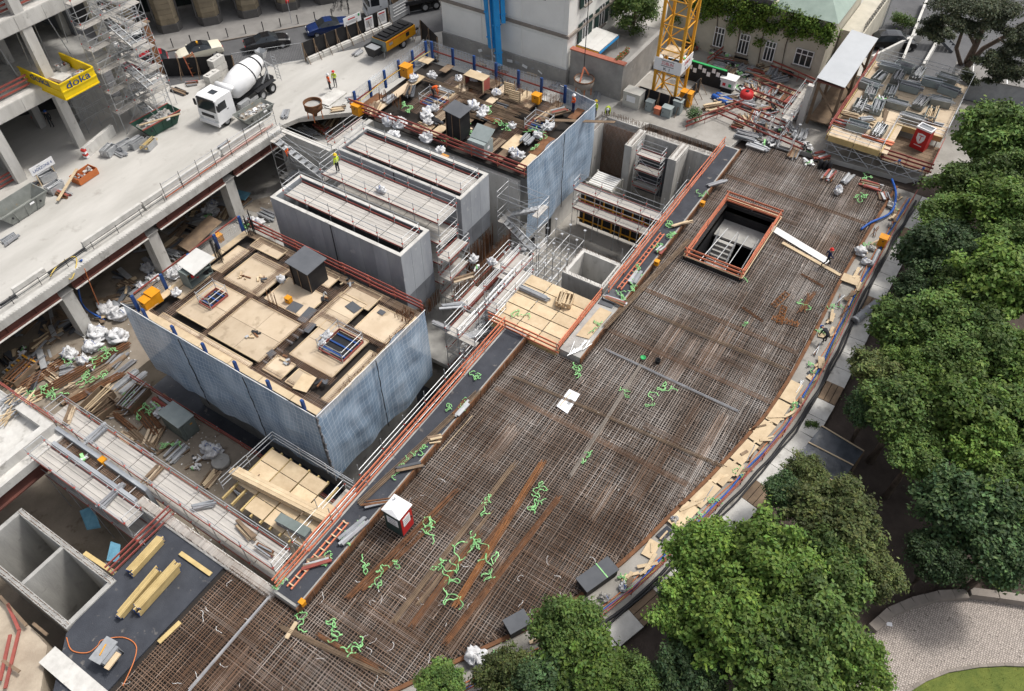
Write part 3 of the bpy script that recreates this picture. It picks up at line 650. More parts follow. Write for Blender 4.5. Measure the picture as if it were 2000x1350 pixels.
# floor openings with scaffold cages
def cage_opening(label, x0, x1, y0, y1, z, h=1.0, hole='black_board_and_shade'):
    t = thing('opening_guard', label, 'guard cage', (x0, y0, z))
    box('hole_dark', t, hole, ((x0+x1)/2, (y0+y1)/2, z+.03), (x1-x0-.1, y1-y0-.1, .03))  # flat black sheet stands in for the dark of the opening
    for i in range(3): box('hole_slat', t, 'blue_steel', (x0+(i+.5)*(x1-x0)/3, (y0+y1)/2, z+.09), (.12, y1-y0-.2, .08))
    for a, c in (((x0, y0), (x1, y0)), ((x1, y0), (x1, y1)), ((x1, y1), (x0, y1)), ((x0, y1), (x0, y0))):
        pole('standard', t, 'galv', (*a, z), (*a, z+h+.15), .03)
        beam('toe_board', t, 'rail_red', (*a, z+.15), (*c, z+.15), .04, .16)
        for k in (.55, 1.0): pole('rail', t, 'galv', (*a, z+h*k), (*c, z+h*k), .026)
    return t
cage_opening('scaffold-tube cage round the small floor opening, left on the near tower', 21.0, 22.6, 38.4, 39.6, ZD)
cage_opening('scaffold-tube cage round the larger floor opening, right on the near tower', 22.2, 24.3, 27.5, 29.6, ZD)
def hut(label, x0, x1, y0, y1, z, h, roofm='slate_board'):
    t = thing('site_hut', label, 'hut', ((x0+x1)/2, (y0+y1)/2, z)); b = MB()
    b.bx(x0, x1, y0, y0+.05, z, z+h); b.bx(x0, x1, y1-.05, y1, z, z+h+.2); b.bx(x1-.05, x1, y0+.05, y1-.05, z, z+h+.1); b.build('wall', 'black_board_and_shade', t)
    b = MB(); b.bx(x0, x0+.05, y0+.05, y0+(y1-y0)*.55, z, z+h+.05); b.build('front_panel', 'black_board_and_shade', t)
    b = MB(); b.bx(x0+.03, x0+.06, y0+(y1-y0)*.57, y1-.1, z, z+h); b.build('door', 'black_board_and_shade', t)
    b = MB(); c0 = Vector(((x0+x1)/2, (y0+y1)/2, z+h+.17)); b.box(c0, (x1-x0+.35, y1-y0+.35, .06), rot=Matrix.Rotation(math.atan2(.2, y1-y0), 3, 'X')); b.build('roof', roofm, t)
    for a in ((x0-.03, y0), (x0-.03, y1), (x0-.03, y0+(y1-y0)*.56)): pole('corner_post', t, 'timber_old', (*a, z), (*a, z+h), .035, 4)
    return t
hut('black plywood hut with grey slanted roof on the near tower deck', 26.0, 27.7, 33.6, 35.3, ZD, 1.9)
# the two-level formwork top of the far tower
X0b, X1b, Y0b, Y1b, ZE = 44.1, 54.6, 27.2, 44.4, 3.9
T2 = tower_body('far building core with cluttered formwork deck and bags, beside the crane', X0b, X1b, Y0b, Y1b, FL, ZE)
random.seed(41)
y = Y0b+.3
while y < Y1b-.6:
    x = X0b+.2
    while x < X1b-.6:
        Lp = rr(1.6, 3.4); x2 = min(X1b-.1, x+Lp); wd = rr(.55, 1.25)
        if random.random() < .66: box('formwork_board', T2, random.choice(('plywood', 'timber_old', 'timber_old', 'timber', 'timber_old', 'rust', 'plywood')), ((x+x2)/2, y+wd/2, ZE-.02+rr(0, .05)), (x2-x-.03, wd-.05, .05))
        x = x2
    y += rr(.85, 1.25)
b = MB()
for k in range(22):
    x = rr(X0b+.5, X1b-3); y = rr(Y0b+1, Y1b-2); cage(b, x, x+rr(2.5, 5), y, y+.5, ZE+.08)
tag(b.build('beam_cage', 'rebar_steel', T2), None, kind='stuff')
net('blue debris net on the right side of the far core tower, beside the shaft', (43.7, 26.75), (54.4, 26.55), 5.0, -2.5, 2, True)
net('narrow blue debris net strip at the far right end of the far core tower', (54.5, 26.6), (55.2, 30.5), 5.0, -2.3, 1, False)
gd = guard('guard_rail', 'double red-brown guard rail along the near edge of the far tower', [(43.75, 27.0, ZE), (43.75, 44.6, ZE)], mn='rail_red', postm='rail_orange')
t = thing('edge_screen', 'net screen with blue posts on the street side of the far tower', 'edge screen', (44, 44.6, ZE))
for i in range(6): box('screen_post', t, 'blue_steel', (44.4+i*2.05, 44.7, ZE+.6), (.22, .16, 1.7))
for i in range(5): beam('rail', t, 'rail_red', (44.4+i*2.05, 44.75, ZE+.5), (46.45+i*2.05, 44.75, ZE+.5), .04, .14)
NM2 = NM.copy(); NM2.name = 'clear_net'; MAT['clear_net'] = NM2
for nd in NM2.node_tree.nodes:
    if nd.type == 'MAP_RANGE': nd.inputs['To Min'].default_value = .72; nd.inputs['To Max'].default_value = .2
    if nd.type == 'VALTORGB': nd.color_ramp.elements[0].color = (.5, .53, .55, 1); nd.color_ramp.elements[1].color = (.7, .72, .74, 1)
def clear_screen(par, a, b2, z0, z1):
    M_ = MB(); a, b2 = Vector((*a, 0)), Vector((*b2, 0)); d = b2-a; s = rr(0, 50); n = Vector((d.y, -d.x, 0)).normalized()
    M_.grid([[a+d*(j/30)+n*(noise.noise(Vector((j*.3, i*.5, s)))*.15)+Vector((0, 0, z0+(z1-z0)*i/8+noise.noise(Vector((j*.21, i, s)))*.1)) for j in range(31)] for i in range(9)])
    o = M_.build('net_sheet', 'clear_net', par); uv = o.data.uv_layers.new(name='UVMap')
    for l in o.data.loops: uv.data[l.index].uv = ((l.vertex_index % 31)/30*d.length, (l.vertex_index//31)/8*(z1-z0))
clear_screen(t, (44.2, 44.85), (54.8, 44.95), ZE-.3, ZE+1.5)
t = thing('edge_screen', 'net screen with blue posts at the back of the far tower, facing the white house', 'edge screen', (54.8, 28, ZE))
for i in range(7): box('screen_post', t, 'blue_steel', (54.9, 44.2-i*2.4, ZE+.6), (.16, .22, 1.7))
for i in range(6): beam('rail', t, 'rail_red', (54.95, 44.2-i*2.4, ZE+.55), (54.95, 41.8-i*2.4, ZE+.55), .04, .14)
clear_screen(t, (55.05, 44.9), (55.1, 29.5), ZE-.3, ZE+1.4)
hut('tall black plywood hut with lean-to roof on the far tower deck', 44.9, 46.3, 33.9, 35.3, ZE, 2.3)
def cabinet(label, x0, x1, y0, y1, z, h):
    t = thing('steel_cabinet', label, 'cabinet', ((x0+x1)/2, (y0+y1)/2, z)); b = MB(); b.bx(x0, x1, y0, y1, z, z+h); b.build('body', 'grey_box', t)
    b = MB(); b.box(((x0+x1)/2+.35, (y0+y1)/2, z+h+.34), (x1-x0, y1-y0+.1, .05), rot=Matrix.Rotation(R(-28), 3, 'Y')); b.build('lid', 'grey_box', t)
    box('door_panel', t, 'grey_box', (x0-.012, (y0+y1)/2, z+h/2), (.02, (y1-y0)*.9, h*.85)); box('sticker', t, 'sign_white', (x0-.027, (y0+y1)/2+.2, z+h*.6), (.006, .3, .2)); box('sticker', t, 'sign_white', ((x0+x1)/2, y0-.005, z+h*.6), (.3, .006, .25))
    return t
cabinet('open grey-green steel tool cabinet with raised lid on the far tower deck', 43.9, 45.2, 30.9, 32.5, ZE, 1.3)
cage_opening('scaffold-tube cage round the stair opening at the back of the far tower', 47.6, 49.2, 38.2, 40.2, ZE)
cage_opening('scaffold-tube cage round the right-hand opening of the far tower', 49.2, 51.0, 28.6, 30.4, ZE)
rebar_clump('row of tall rebar posts on the street side of the far tower', 46.0, 40.9, ZE, 26, .4, 2.8, 1.3, .05)
rebar_clump('thicket of rebar at the back of the far tower behind the mesh screen', 53.4, 29.5, ZE, 60, .8, 7, .9, .05)
for i, (x, y, l_) in enumerate(((49, 33, 5.5), (49.6, 33.8, 6.5), (50.3, 35, 6), (51, 31.5, 6), (52, 36, 7), (48.2, 36.6, 5), (50.8, 39.5, 5.5))):
    t = thing('rebar_stack', 'stack of long dark rebar on the far tower deck, %s from the front' % ORD[i], 'rebar stack', (x, y, ZE+.1), 'rebar stacks on the far tower')
    for k in range(9): q = rr(0, .5); pole('rebar', t, 'timber_old', (x+q, y-l_/2+rr(-.3, .3), ZE+.12+rr(0, .12)), (x+q+rr(-.1, .1), y+l_/2+rr(-.3, .3), ZE+.12+rr(0, .12)), .03, 4)
# ------------------------------------------------------------------ the two tall concrete boxes with scaffold lanes
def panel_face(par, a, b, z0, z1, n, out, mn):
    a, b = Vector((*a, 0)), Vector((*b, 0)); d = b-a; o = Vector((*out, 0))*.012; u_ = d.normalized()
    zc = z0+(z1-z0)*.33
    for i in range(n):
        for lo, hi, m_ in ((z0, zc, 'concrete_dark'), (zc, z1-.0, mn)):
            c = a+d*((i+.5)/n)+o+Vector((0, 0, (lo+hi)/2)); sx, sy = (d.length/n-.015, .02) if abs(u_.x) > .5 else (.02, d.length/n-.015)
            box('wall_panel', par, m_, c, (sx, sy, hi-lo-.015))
ZB = 4.6
def openbox(label, x0, x1, y0, y1, zb, panels):
    t = thing('concrete_box', label, 'concrete wall', ((x0+x1)/2, (y0+y1)/2, zb)); b = MB(); th = .28
    b.bx(x0, x0+th, y0, y1, zb, ZB); b.bx(x1-th, x1, y0, y1, zb, ZB); b.bx(x0+th, x1-th, y0, y0+th, zb, ZB); b.bx(x0+th, x1-th, y1-th, y1, zb, ZB); b.build('wall_body', 'concrete_blue', t)
    b = MB()
    for q in ((x0-.01, x0+th, y0-.01, y1+.01), (x1-th, x1+.01, y0-.01, y1+.01), (x0+th, x1-th, y0-.01, y0+th), (x0+th, x1-th, y1-th, y1+.01)): b.bx(*q, ZB, ZB+.04)
    b.build('wall_top', 'concrete_light', t)
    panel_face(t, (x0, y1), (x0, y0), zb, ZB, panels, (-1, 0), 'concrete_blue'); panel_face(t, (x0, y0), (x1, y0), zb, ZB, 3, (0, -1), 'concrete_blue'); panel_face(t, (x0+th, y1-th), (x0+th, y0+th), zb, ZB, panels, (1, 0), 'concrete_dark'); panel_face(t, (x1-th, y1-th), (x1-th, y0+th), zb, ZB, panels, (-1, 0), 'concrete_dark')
    box('joint', t, 'dark_metal', (x0-.03, y0+(y1-y0)*.52, (zb+ZB)/2), (.04, .08, ZB-zb)); return t
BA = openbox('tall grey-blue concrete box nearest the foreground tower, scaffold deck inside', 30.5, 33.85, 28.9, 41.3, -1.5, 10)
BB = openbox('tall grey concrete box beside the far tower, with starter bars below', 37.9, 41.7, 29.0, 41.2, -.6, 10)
rebar_clump('rusty starter bars below the end wall of the far concrete box', 37.9, 28.75, -3.5, 110, 3.9, .12, 2.9, .05)
rebar_clump('rusty starter bars beside the near end of the first concrete box', 30.6, 28.6, -2.6, 70, 3.4, .12, 1.4, .05)
def lane(label, x0, wd, z, top=1.1, lv=None):
    return scaffold(label, x0, 29.35 if x0 < 35 or x0 > 37.9 else 28.95, 'y', 5, 2.27, wd, FL, (lv or ())+(z,), deck='galv_deck_y', planks=5, toe=True, top=top)
lane('long scaffold deck lane inside the near concrete box', 31.35, 1.95, ZB-.15)
lane('long scaffold deck lane between the two concrete boxes', 35.0, 2.3, ZB-.35, lv=(-2.0, .1, 2.2))
lane('long scaffold deck lane inside the far concrete box', 38.5, 2.3, ZB-.05)
# ------------------------------------------------------------------ plywood platform beside the lift shaft
random.seed(51)
t = thing('work_platform', 'yellow plywood work platform jutting over the slab next to the lift shaft', 'platform', (32, 17, 0))
for i in range(5):
    for j in range(3):
        box('plywood_panel', t, 'timber', (32.65+i*1.14, 17.95+j*1.85, .3+rr(0, .02)), (1.06, 1.78, .05))
for i in range(8): box('joist', t, 'timber_yellow', (32.3+i*.75, 19.7, .17), (.1, 5.6, .2))
for i in range(4):
    for j in range(2): pole('prop', t, 'galv', (32.8+i*1.6, 18+j*3.4, FL), (32.8+i*1.6, 18+j*3.4, .06), .05, 6)
for k in range(7): beam('edge_formwork', t, 'timber_yellow', (32.05, 17.0+k*.8, .12), (32.05, 17.75+k*.8, .12), .05, .5)
guard('guard_rail', 'orange board guard rail on the near side of the plywood platform', [(31.9, 22.4, .3), (31.9, 16.95, .3)], h=1.1)
guard('guard_rail', 'orange board guard rail on the slab side of the plywood platform', [(32.1, 16.9, .5), (38.0, 16.9, .5)], h=1.1, lean=-.05)
scaffold('tube scaffold with handrails behind the plywood platform', 33.0, 22.6, 'x', 2, 2.5, 1.0, FL, (-3.6, -1.6, .1), toe=False)
# lift shaft
t = thing('lift_shaft', 'square concrete lift shaft with rebar along its rim, beside the plywood platform', 'lift shaft', (40.2, 17.6, FL)); b = MB()
for q in ((39.9, 40.25, 17.5, 21.1), (42.8, 43.15, 17.5, 21.1), (40.25, 42.8, 17.5, 17.85), (40.25, 42.8, 20.75, 21.1)): b.bx(*q, FL, -.35)
b.build('wall_body', 'concrete_light', t)
b = MB(); b.bx(40.25, 42.8, 17.85, 20.75, FL, FL+3); b.build('shaft_floor', 'concrete_dark', t)
b = MB()
for i in range(26):
    for (x, y) in ((40.0+i*.122, 17.6), (40.0+i*.122, 21.0), (40.0, 17.6+i*.135), (43.05, 17.6+i*.135)): bar(b, (x, y, -.36), (x+rr(-.02, .02), y+rr(-.02, .02), -.05), .02, steel_col(.3))
tag(b.build('rim_rebar', 'rebar_steel', t), None, kind='stuff')
for i in range(6): box('wall_panel', t, 'concrete_light', (39.885, 17.8+i*.6, -3.2), (.02, .585, 5.5))
shoring('dense galvanised shoring towers on the basement floor, left of the lift shaft', 38.2, 21.9, 3, 2, 1.3, FL, -1.2)
shoring('galvanised shoring towers below the far tower net', 43.6, 22.6, 2, 2, 1.4, FL, -1.6)
scaffold('long scaffold walkway crossing the pit in front of the site container', 50.0, 17.2, 'y', 4, 2.15, 1.1, FL, (-3.0, -1.0), deck='galv_deck_y')
t = thing('formwork_wall', 'dark and yellow wall formwork standing behind the pit scaffold', 'formwork', (51.6, 17.4, FL))
for i in range(9): box('formwork_panel', t, 'black_board_and_shade', (51.7, 17.8+i*.95, -3.9), (.1, .93, 3.6)); box('waler', t, 'crane_yellow', (51.62, 17.8+i*.95, -3.9), (.08, .12, 3.5))
for z in (-5.2, -4.2, -3.0): beam('waler', t, 'crane_yellow', (51.57, 17.4, z), (51.57, 26, z), .06, .12)
for i in range(7):
    t = thing('formwork_girder', 'yellow and grey formwork girder lying on the basement floor, %s from left' % ORD[i], 'girder', (45.4, 22-i*.4, FL), 'girders on the basement floor')
    box('girder_body', t, 'galv' if i % 2 else 'crane_yellow', (46.2+.1*i, 22-i*.42, FL+.25), (2.6, .22, .2))
    for k in range(5): box('cross_rib', t, 'crane_yellow' if i % 2 else 'galv', (45.2+.1*i+k*.5, 22-i*.42, FL+.36), (.1, .3, .04))
# site container
t = thing('site_container', 'cream site container with red ZÜBLIN lettering on the basement floor', 'container', (57.2, 26.2, FL))
cx0, cx1, cy0, cy1, cz = 53.6, 57.4, 22.5, 25.6, FL
a_ = U(1146, 356, -3.4); c_ = U(1216, 350, -3.4); cx0, cx1, cy0, cy1 = a_.x, c_.x, c_.y, a_.y
b = MB(); b.bx(cx0+.05, cx1-.05, cy0+.05, cy1-.05, cz+.1, -3.45); b.build('body', 'container_cream', t)
for i in range(int((cy1-cy0)/.25)): box('corrugation', t, 'container_cream', (cx0+.03, cy0+.2+i*.25, -4.8), (.05, .12, 2.2))
for i in range(int((cx1-cx0)/.25)): box('corrugation', t, 'container_cream', (cx0+.2+i*.25, cy0+.03, -4.8), (.12, .05, 2.2))
for i in range(int((cx1-cx0)/.3)): box('roof_rib', t, 'white_matt', (cx0+.25+i*.3, (cy0+cy1)/2, -3.43), (.16, cy1-cy0-.2, .03))
for x in (cx0, cx1):
    for y in (cy0, cy1): box('corner_post', t, 'container_cream', (x, y, -4.7), (.14, .14, 2.6))
box('sign_panel', t, 'sign_white', (cx0-.02, (cy0+cy1)/2, -4.4), (.03, 2.2, .9))
text('lettering', 'ZÜBLIN', 'sign_red', t, face_matrix((cx0-.045, (cy0+cy1)/2, -4.4), (0, -1, 0), (0, 0, 1)), .5, 1.8)
for z in (-4.05, -4.76): box('sign_bar', t, 'sign_black', (cx0-.04, (cy0+cy1)/2, z), (.01, 1.9, .07))
# retaining walls with return walls and rebar tops (upper right)
t = thing('retaining_wall', 'tall grey retaining wall with bays and rebar rim below the tower crane', 'wall', (60.2, 16.4, FL)); b = MB()
b.bx(60.2, 60.9, 16.95, 28.9, FL, -.45); b.build('wall_body', 'concrete_light', t)
for i, (y0, y1, xa) in enumerate(((28.0, 28.7, 57.6), (23.9, 24.6, 57.2), (19.6, 20.4, 57.4))):
    b = MB(); b.bx(xa, 60.19, y0, y1, FL, -.08); b.build('return_wall', 'concrete_light', t)
    for k in range(3): box('wall_panel', t, 'concrete_light', (xa+.5+k*1.0, y0-.012, -3.1), (.97, .02, 5.6))
b = MB()
for i in range(120):
    y = 17+i*.098; bar(b, (60.4, y, -.45), (60.4+rr(-.1, .1), y+rr(-.03, .03), .3), .022, steel_col(.05)); bar(b, (60.75, y, -.45), (60.75+rr(-.1, .1), y+rr(-.03, .03), .3), .022, steel_col(.05))
for y0, xa in ((28.3, 57.6), (24.2, 57.2), (20, 57.4)):
    for i in range(26):
        for dy in (-.22, .22): bar(b, (xa+.1+i*.1, y0+dy, -.1), (xa+.1+i*.1, y0+dy+rr(-.03, .03), .35), .022, steel_col(.05))
tag(b.build('rim_rebar', 'rebar_steel', t), None, kind='stuff')
for i in range(8): box('wall_panel', t, 'concrete_light', (60.19, 16.99+.0+i*.43+.2, -3.1), (.02, .41, 5.2)); box('wall_panel', t, 'concrete_light', (60.19, 20.45+i*.43+.2, -3.1), (.02, .41, 5.2))
t = thing('rebar_wall', 'rusty mesh of wall reinforcement in the bay behind the far tower net', 'rebar mesh', (59.4, 24.8, FL))
b = MB()
for i in range(26): b.beam((59.6, 24.7+i*.13, FL), (59.6, 24.7+i*.13, -.3), .03, .03)
for i in range(44): b.beam((59.57, 24.6, FL+.1+i*.13), (59.57, 28, FL+.1+i*.13), .025, .025)
tag(b.build('mesh_bars', 'rust', t), None, kind='stuff')
scaffold('tall narrow scaffold tower standing in the retaining wall bay', 57.0, 20.9, 'y', 1, 2.4, 1.1, FL, (-4.0, -2.2, -.6), brace=True)
t = thing('formwork_wall', 'dark formwork sheet leaning behind the bay scaffold tower', 'formwork', (58.6, 20.6, FL))
for i in range(3): box('formwork_panel', t, 'slate_board', (58.6, 21+i*1.05, -3.2), (.08, 1.03, 4.4))
t = thing('blue_frame', 'blue steel A-frame brace leaning against the retaining wall', 'brace', (58.4, 17.5, FL))
for a_, c_ in (((58.2, 17.4, -4.6), (59.6, 17.6, -1.2)), ((58.8, 18.4, -4.6), (59.6, 17.8, -1.2)), ((58.4, 17.6, -3.6), (58.9, 18.2, -3.6))): beam('strut', t, 'blue_steel', a_, c_, .12, .12)
# rebar wall mesh between the walkway and concrete box
t = thing('rebar_wall', 'brown standing reinforcement mesh between the far concrete box and the stair tower', 'rebar mesh', (34.2, 27.0, -4))
b = MB()
for i in range(75): b.beam((33.9+i*.11, 27.2, -4.4), (33.9+i*.11, 27.2+rr(-.04, .04), -.6+rr(-.1, .5)), .03, .03)
for i in range(22): b.beam((33.8, 27.17, -4.3+i*.17), (42, 27.17, -4.3+i*.17), .025, .025)
tag(b.build('mesh_bars', 'rust', t), None, kind='stuff')
ngon('basement_slab', [[(30.02, 24.8), (43.4, 24.8), (43.4, 46.4), (30.02, 46.4)]], 'concrete', -4.8, -4.4)
scaffold('scaffold lane with metal decks between the near tower and the plywood platform', 29.6, 23.6, 'x', 4, 2.5, 1.2, FL, (-4.0, -2.0, .0), brace=True, skip={(.0, 1), (.0, 2), (-2.0, 3)})
shoring('dense tube shoring between the scaffold lanes beside the near tower', 34.2, 22.4, 3, 1, 1.1, FL, -.6); shoring('dense tube shoring at the foot of the zigzag stair tower', 39.4, 24.9, 1, 1, 1.2, FL, -.4)
scaffold('second lower scaffold lane next to the stair tower', 33.2, 25.4, 'x', 3, 2.5, 1.1, FL, (-3.2, -1.2), deck='galv_deck', brace=True, skip={(-1.2, 1)})
scaffold('tall narrow tube scaffold against the end of the first concrete box', 34.2, 27.6, 'x', 1, 2.6, 1.1, -4.4, (-2.2, -.2, 1.8), brace=True)
scaffold('low scaffold on the ledge behind the concrete boxes', 43.4, 47.2, 'x', 2, 2.4, 1.0, -2.5, (-.6,), brace=True)
scaffold('short scaffold with handrails against the edge wall near the corner of the near tower', 28.9, 21.5, 'x', 1, 2.5, 1.6, FL-2.6, (-4.0, -2.0), brace=True)
def stair_tower(label, x0, y0, w_, L, z0, z1, along='y', n=8):
    t = thing('stair_tower', label, 'stair tower', (x0, y0, z0)); fl = max(1, round((z1-z0)/2.0)); h = (z1-z0)/fl
    def q(a, c, z): return (x0+c, y0+a, z) if along == 'y' else (x0+a, y0+c, z)
    for a in (0, L):
        for c in (0, w_): pole('standard', t, 'galv', q(a, c, z0), q(a, c, z1+1.1), .03)
    for k in range(fl):
        za = z0+k*h; fwd = k % 2 == 0; c0 = w_*.27 if fwd else w_*.73
        for i in range(n):
            f_ = (i+.5)/n; a = .5+(L-1.0)*(f_ if fwd else 1-f_); sz = ((L-1)/n*.9, w_*.4, .05) if along == 'x' else (w_*.4, (L-1)/n*.9, .05)
            box('tread', t, 'galv', q(a, c0, za+h*f_), sz)
        for s in (-.22, .22):
            p, r_ = q(.4, c0+s*w_, za), q(L-.4, c0+s*w_, za+h)
            if not fwd: p, r_ = q(L-.4, c0+s*w_, za), q(.4, c0+s*w_, za+h)
            beam('stringer', t, 'galv', p, r_, .05, .18); pole('handrail', t, 'galv', Vector(p)+Vector((0, 0, .9)), Vector(r_)+Vector((0, 0, .9)), .025)
        ze = za+h; box('landing', t, 'galv_deck', q(L-.25 if fwd else .25, w_/2, ze), (.5, w_, .06) if along == 'x' else (w_, .5, .06))
        for zz in (.5, 1.0):
            for c in (0, w_): pole('rail', t, 'galv', q(0, c, ze+zz), q(L, c, ze+zz), .024)
            for a in (0, L): pole('rail', t, 'galv', q(a, 0, ze+zz), q(a, w_, ze+zz), .024)
    return t
stair_tower('aluminium stair between the two scaffold lanes in the centre', 31.9, 23.7, 1.1, 5.0, -2.0, 0.0, along='x')
stair_tower('zigzag aluminium stair tower in front of the far tower net', 41.9, 24.6, 1.7, 3.8, FL, 2.0)
stair_tower('zigzag aluminium stair tower between near tower and plywood platform', 29.6, 22.2, 1.5, 4.0, FL-2, 0.0, along='x')
stair_tower('scaffold stair down from the street deck beside the retaining wall', 40.2, 46.0, 1.6, 6.2, FL, 0.0, along='y')
t = thing('far_core_base', 'bare concrete base wall with doorways below the far tower net', 'wall', (44, 26.9, FL)); b = MB()
b.bx(43.9, 54.4, 27.3, 27.7, FL, -2.2); b.bx(43.9, 44.3, 27.7, 40, FL, 2.9); b.build('wall_body', 'concrete_light', t)
for x in (45.6, 48.4): box('doorway', t, 'black_board_and_shade', (x, 27.285, -4.9), (.9, .04, 2.1)); box('door_lintel', t, 'concrete', (x, 27.27, -3.8), (1.1, .05, .12))
# ------------------------------------------------------------------ guard rails on the edge wall and scaffold tops behind them
guard('guard_rail', 'long orange board guard rail on the edge wall beside the near tower', [(9.0, 21.1, .5), (31.8, 21.1, .5)], h=1.15, lean=.12, hh=.14)
t = thing('guard_bracing', 'salmon trellis girder lying along the guard rail beside the near tower', 'girder', (9.2, 20.75, .55))
for z, yy in ((.62, 20.72), (.62, 20.42)): beam('chord', t, 'rail_orange', (9.2, yy, z), (14.0, yy, z), .07, .09)
for i in range(10): beam('rung', t, 'timber', (9.4+i*.5, 20.38, .68), (9.4+i*.5, 20.76, .68), .07, .05)
scaffold('row of scaffold standards in the dark gap between the near tower and the edge wall', 17.6, 22.0, 'x', 5, 2.3, .9, FL-2.6, (-1.6,), toe=False, top=1.6, planks=0, ends=False)
guard('guard_rail', 'long orange board guard rail on the far edge wall past the lift shaft', [(39.0, 16.55, .5), (60.6, 16.55, .5)], h=1.15, lean=.12)
t = thing('guard_bracing', 'salmon trellis girder lying along the far edge wall', 'girder', (40, 16.1, .55))
for yy in (16.25, 15.95): beam('chord', t, 'rail_orange', (39.6, yy, .66), (47.0, yy, .66), .07, .09)
for i in range(15): beam('rung', t, 'rail_orange', (39.8+i*.5, 15.92, .7), (39.8+i*.5, 16.3, .7), .06, .05)
scaffold('scaffold handrails along the pit side of the far edge wall', 43.4, 17.0, 'x', 5, 2.5, .8, FL, (-1.4,), toe=False, top=2.2)
# guard around the stair opening: plywood upstand and three orange boards
z = 0.05
t = thing('opening_kerb', 'plywood upstand framing the stair opening in the slab', 'upstand', (OX0, OY0, z))
for a, c in (((OX0-.3, OY0-.3), (OX1+.3, OY0-.3)), ((OX1+.3, OY0-.3), (OX1+.3, OY1+.3)), ((OX1+.3, OY1+.3), (OX0-.3, OY1+.3)), ((OX0-.3, OY1+.3), (OX0-.3, OY0-.3))):
    beam('kerb_board', t, 'black_board_and_shade', (*a, .22), (*c, .22), .05, .36); beam('cap_board', t, 'timber', (*a, .42), (*c, .42), .08, .05)
guard('guard_rail', 'orange board guard rail round the stair opening in the slab', [(OX0-.15, OY0-.15, .1), (OX1+.15, OY0-.15, .1), (OX1+.15, OY1+.15, .1), (OX0-.15, OY1+.15, .1), (OX0-.15, OY0-.15, .1)], h=1.15, sp=2.0)
# ------------------------------------------------------------------ lower left: cross wall, scaffolds, deck corner, shaft, membrane yard
t = thing('cross_wall', 'grey concrete cross wall with open rebar top beside the membrane yard', 'wall', (8.3, 20, FL)); b = MB()
b.bx(8.25, 8.95, 21.3, 32.4, FL, -.02); b.build('wall_body', 'concrete_light', t)
b = MB(); b.bx(8.3, 8.55, 32.4, 40.2, FL, .25); b.bx(9.15, 9.4, 32.4, 41, FL, .25); b.build('formwork_sheet', 'concrete_blue', t)
b = MB()
for i in range(150):
    y = 21.4+i*.072
    for x in (8.36, 8.84): bar(b, (x, y, -.05), (x+rr(-.03, .03), y+rr(-.03, .03), .3), .018, steel_col(.75))
    bar(b, (8.36, y, .28), (8.84, y, .28), .014, steel_col(.8))
for i in range(60): y = 32.5+i*.13; bar(b, (8.55, y, -.1), (9.15, y, -.1+rr(-.05, .05)), .02, steel_col(.0)); bar(b, (8.55, y, -.6), (9.15, y, -.55), .02, steel_col(.0))
for k in range(5): bar(b, (8.6+k*.12, 32.4, -.12), (8.6+k*.12, 40.4, -.12), .02, steel_col(.0))
tag(b.build('wall_rebar', 'rebar_steel', t), None, kind='stuff')
for i in range(5): pole('tie_bar', t, 'galv', (8.1, 33.2+i*1.5, .1), (9.6, 33.2+i*1.5, .1), .025)
scaffold('scaffold walkway on the membrane side of the cross wall', 7.0, 31.6, 'y', 4, 2.25, 1.2, FL, (-2.2, -.1))
scaffold('long scaffold walkway on the near tower side of the cross wall', 9.65, 22.3, 'y', 8, 2.5, 1.35, FL, (-2.2, -.1))
scaffold('shoring scaffold under the plywood yard platform near the blue net', 11.6, 21.8, 'x', 2, 2.3, 1.0, FL, (-2.4, -.75), toe=False, top=2.0)
t = thing('work_platform', 'plywood platform with timber stack in the corner below the blue nets', 'platform', (11.7, 22, -.4))
for i in range(4):
    for j in range(4):
        if (i, j) in ((0, 3), (3, 0)): continue
        box('plywood_panel', t, 'timber', (12.2+i*1.02, 22.9+j*1.6, -.4+rr(0, .03)), (.97, 1.5, .05))
for i in range(9): box('joist', t, 'timber_yellow', (13.7, 22.3+i*.78, -.52), (4.4, .1, .2))
guard('guard_rail', 'galvanised tube handrail round the plywood platform below the blue nets', [(16.3, 22.0, -.4), (16.3, 28.7, -.4), (12.0, 28.9, -.4)], rails=(.4, .75, 1.1), mn='galv', hh=0, wd=.026)
t = thing('timber_stack', 'stack of long pale squared timbers on the plywood platform below the nets', 'timber stack', (13.2, 25.4, -.3))
for i in range(3):
    for j in range(2): box('timber_beam', t, 'timber', (13.2+i*.22+.02*j, 25.4+rr(-.15, .15), -.05+j*.22), (.2, 7.2, .2), rz=R(5))
for j in range(2): box('strap', t, 'timber_old', (13.4, 23.4+j*4, .17), (.75, .08, .04), rz=R(5))
t = thing('tool_chest', 'long grey metal tool chest with latches on the plywood platform', 'tool chest', (12.6, 23.2, -.35)); b = MB(); b.box((12.3, 23.3, -.1), (.55, 2.2, .5), rz=R(4)); b.build('body', 'pvc_grey', t)
b = MB(); b.box((12.3, 23.3, .18), (.6, 2.26, .07), rz=R(4)); b.build('lid', 'grey_box_dark', t)
for k in (-.6, .6): box('latch', t, 'galv', (12.0-k*.04, 23.3+k, .02), (.05, .12, .12))
t = thing('deck_corner', 'white concrete deck corner with parapet and rusty girder at the left edge', 'deck', (2, 41, -1)); b = MB()
b.bx(-9, 9.3, 40.3, 47.5, -.5, -.1); b.build('slab', 'concrete_light', t)
b = MB(); b.bx(-9, 9.3, 41.0, 41.55, -.1, .65); b.bx(8.7, 9.3, 41.55, 44.2, -.1, .65); b.bx(-9, 9.25, 40.2, 40.4, -.6, .05); b.build('parapet', 'concrete_light', t)
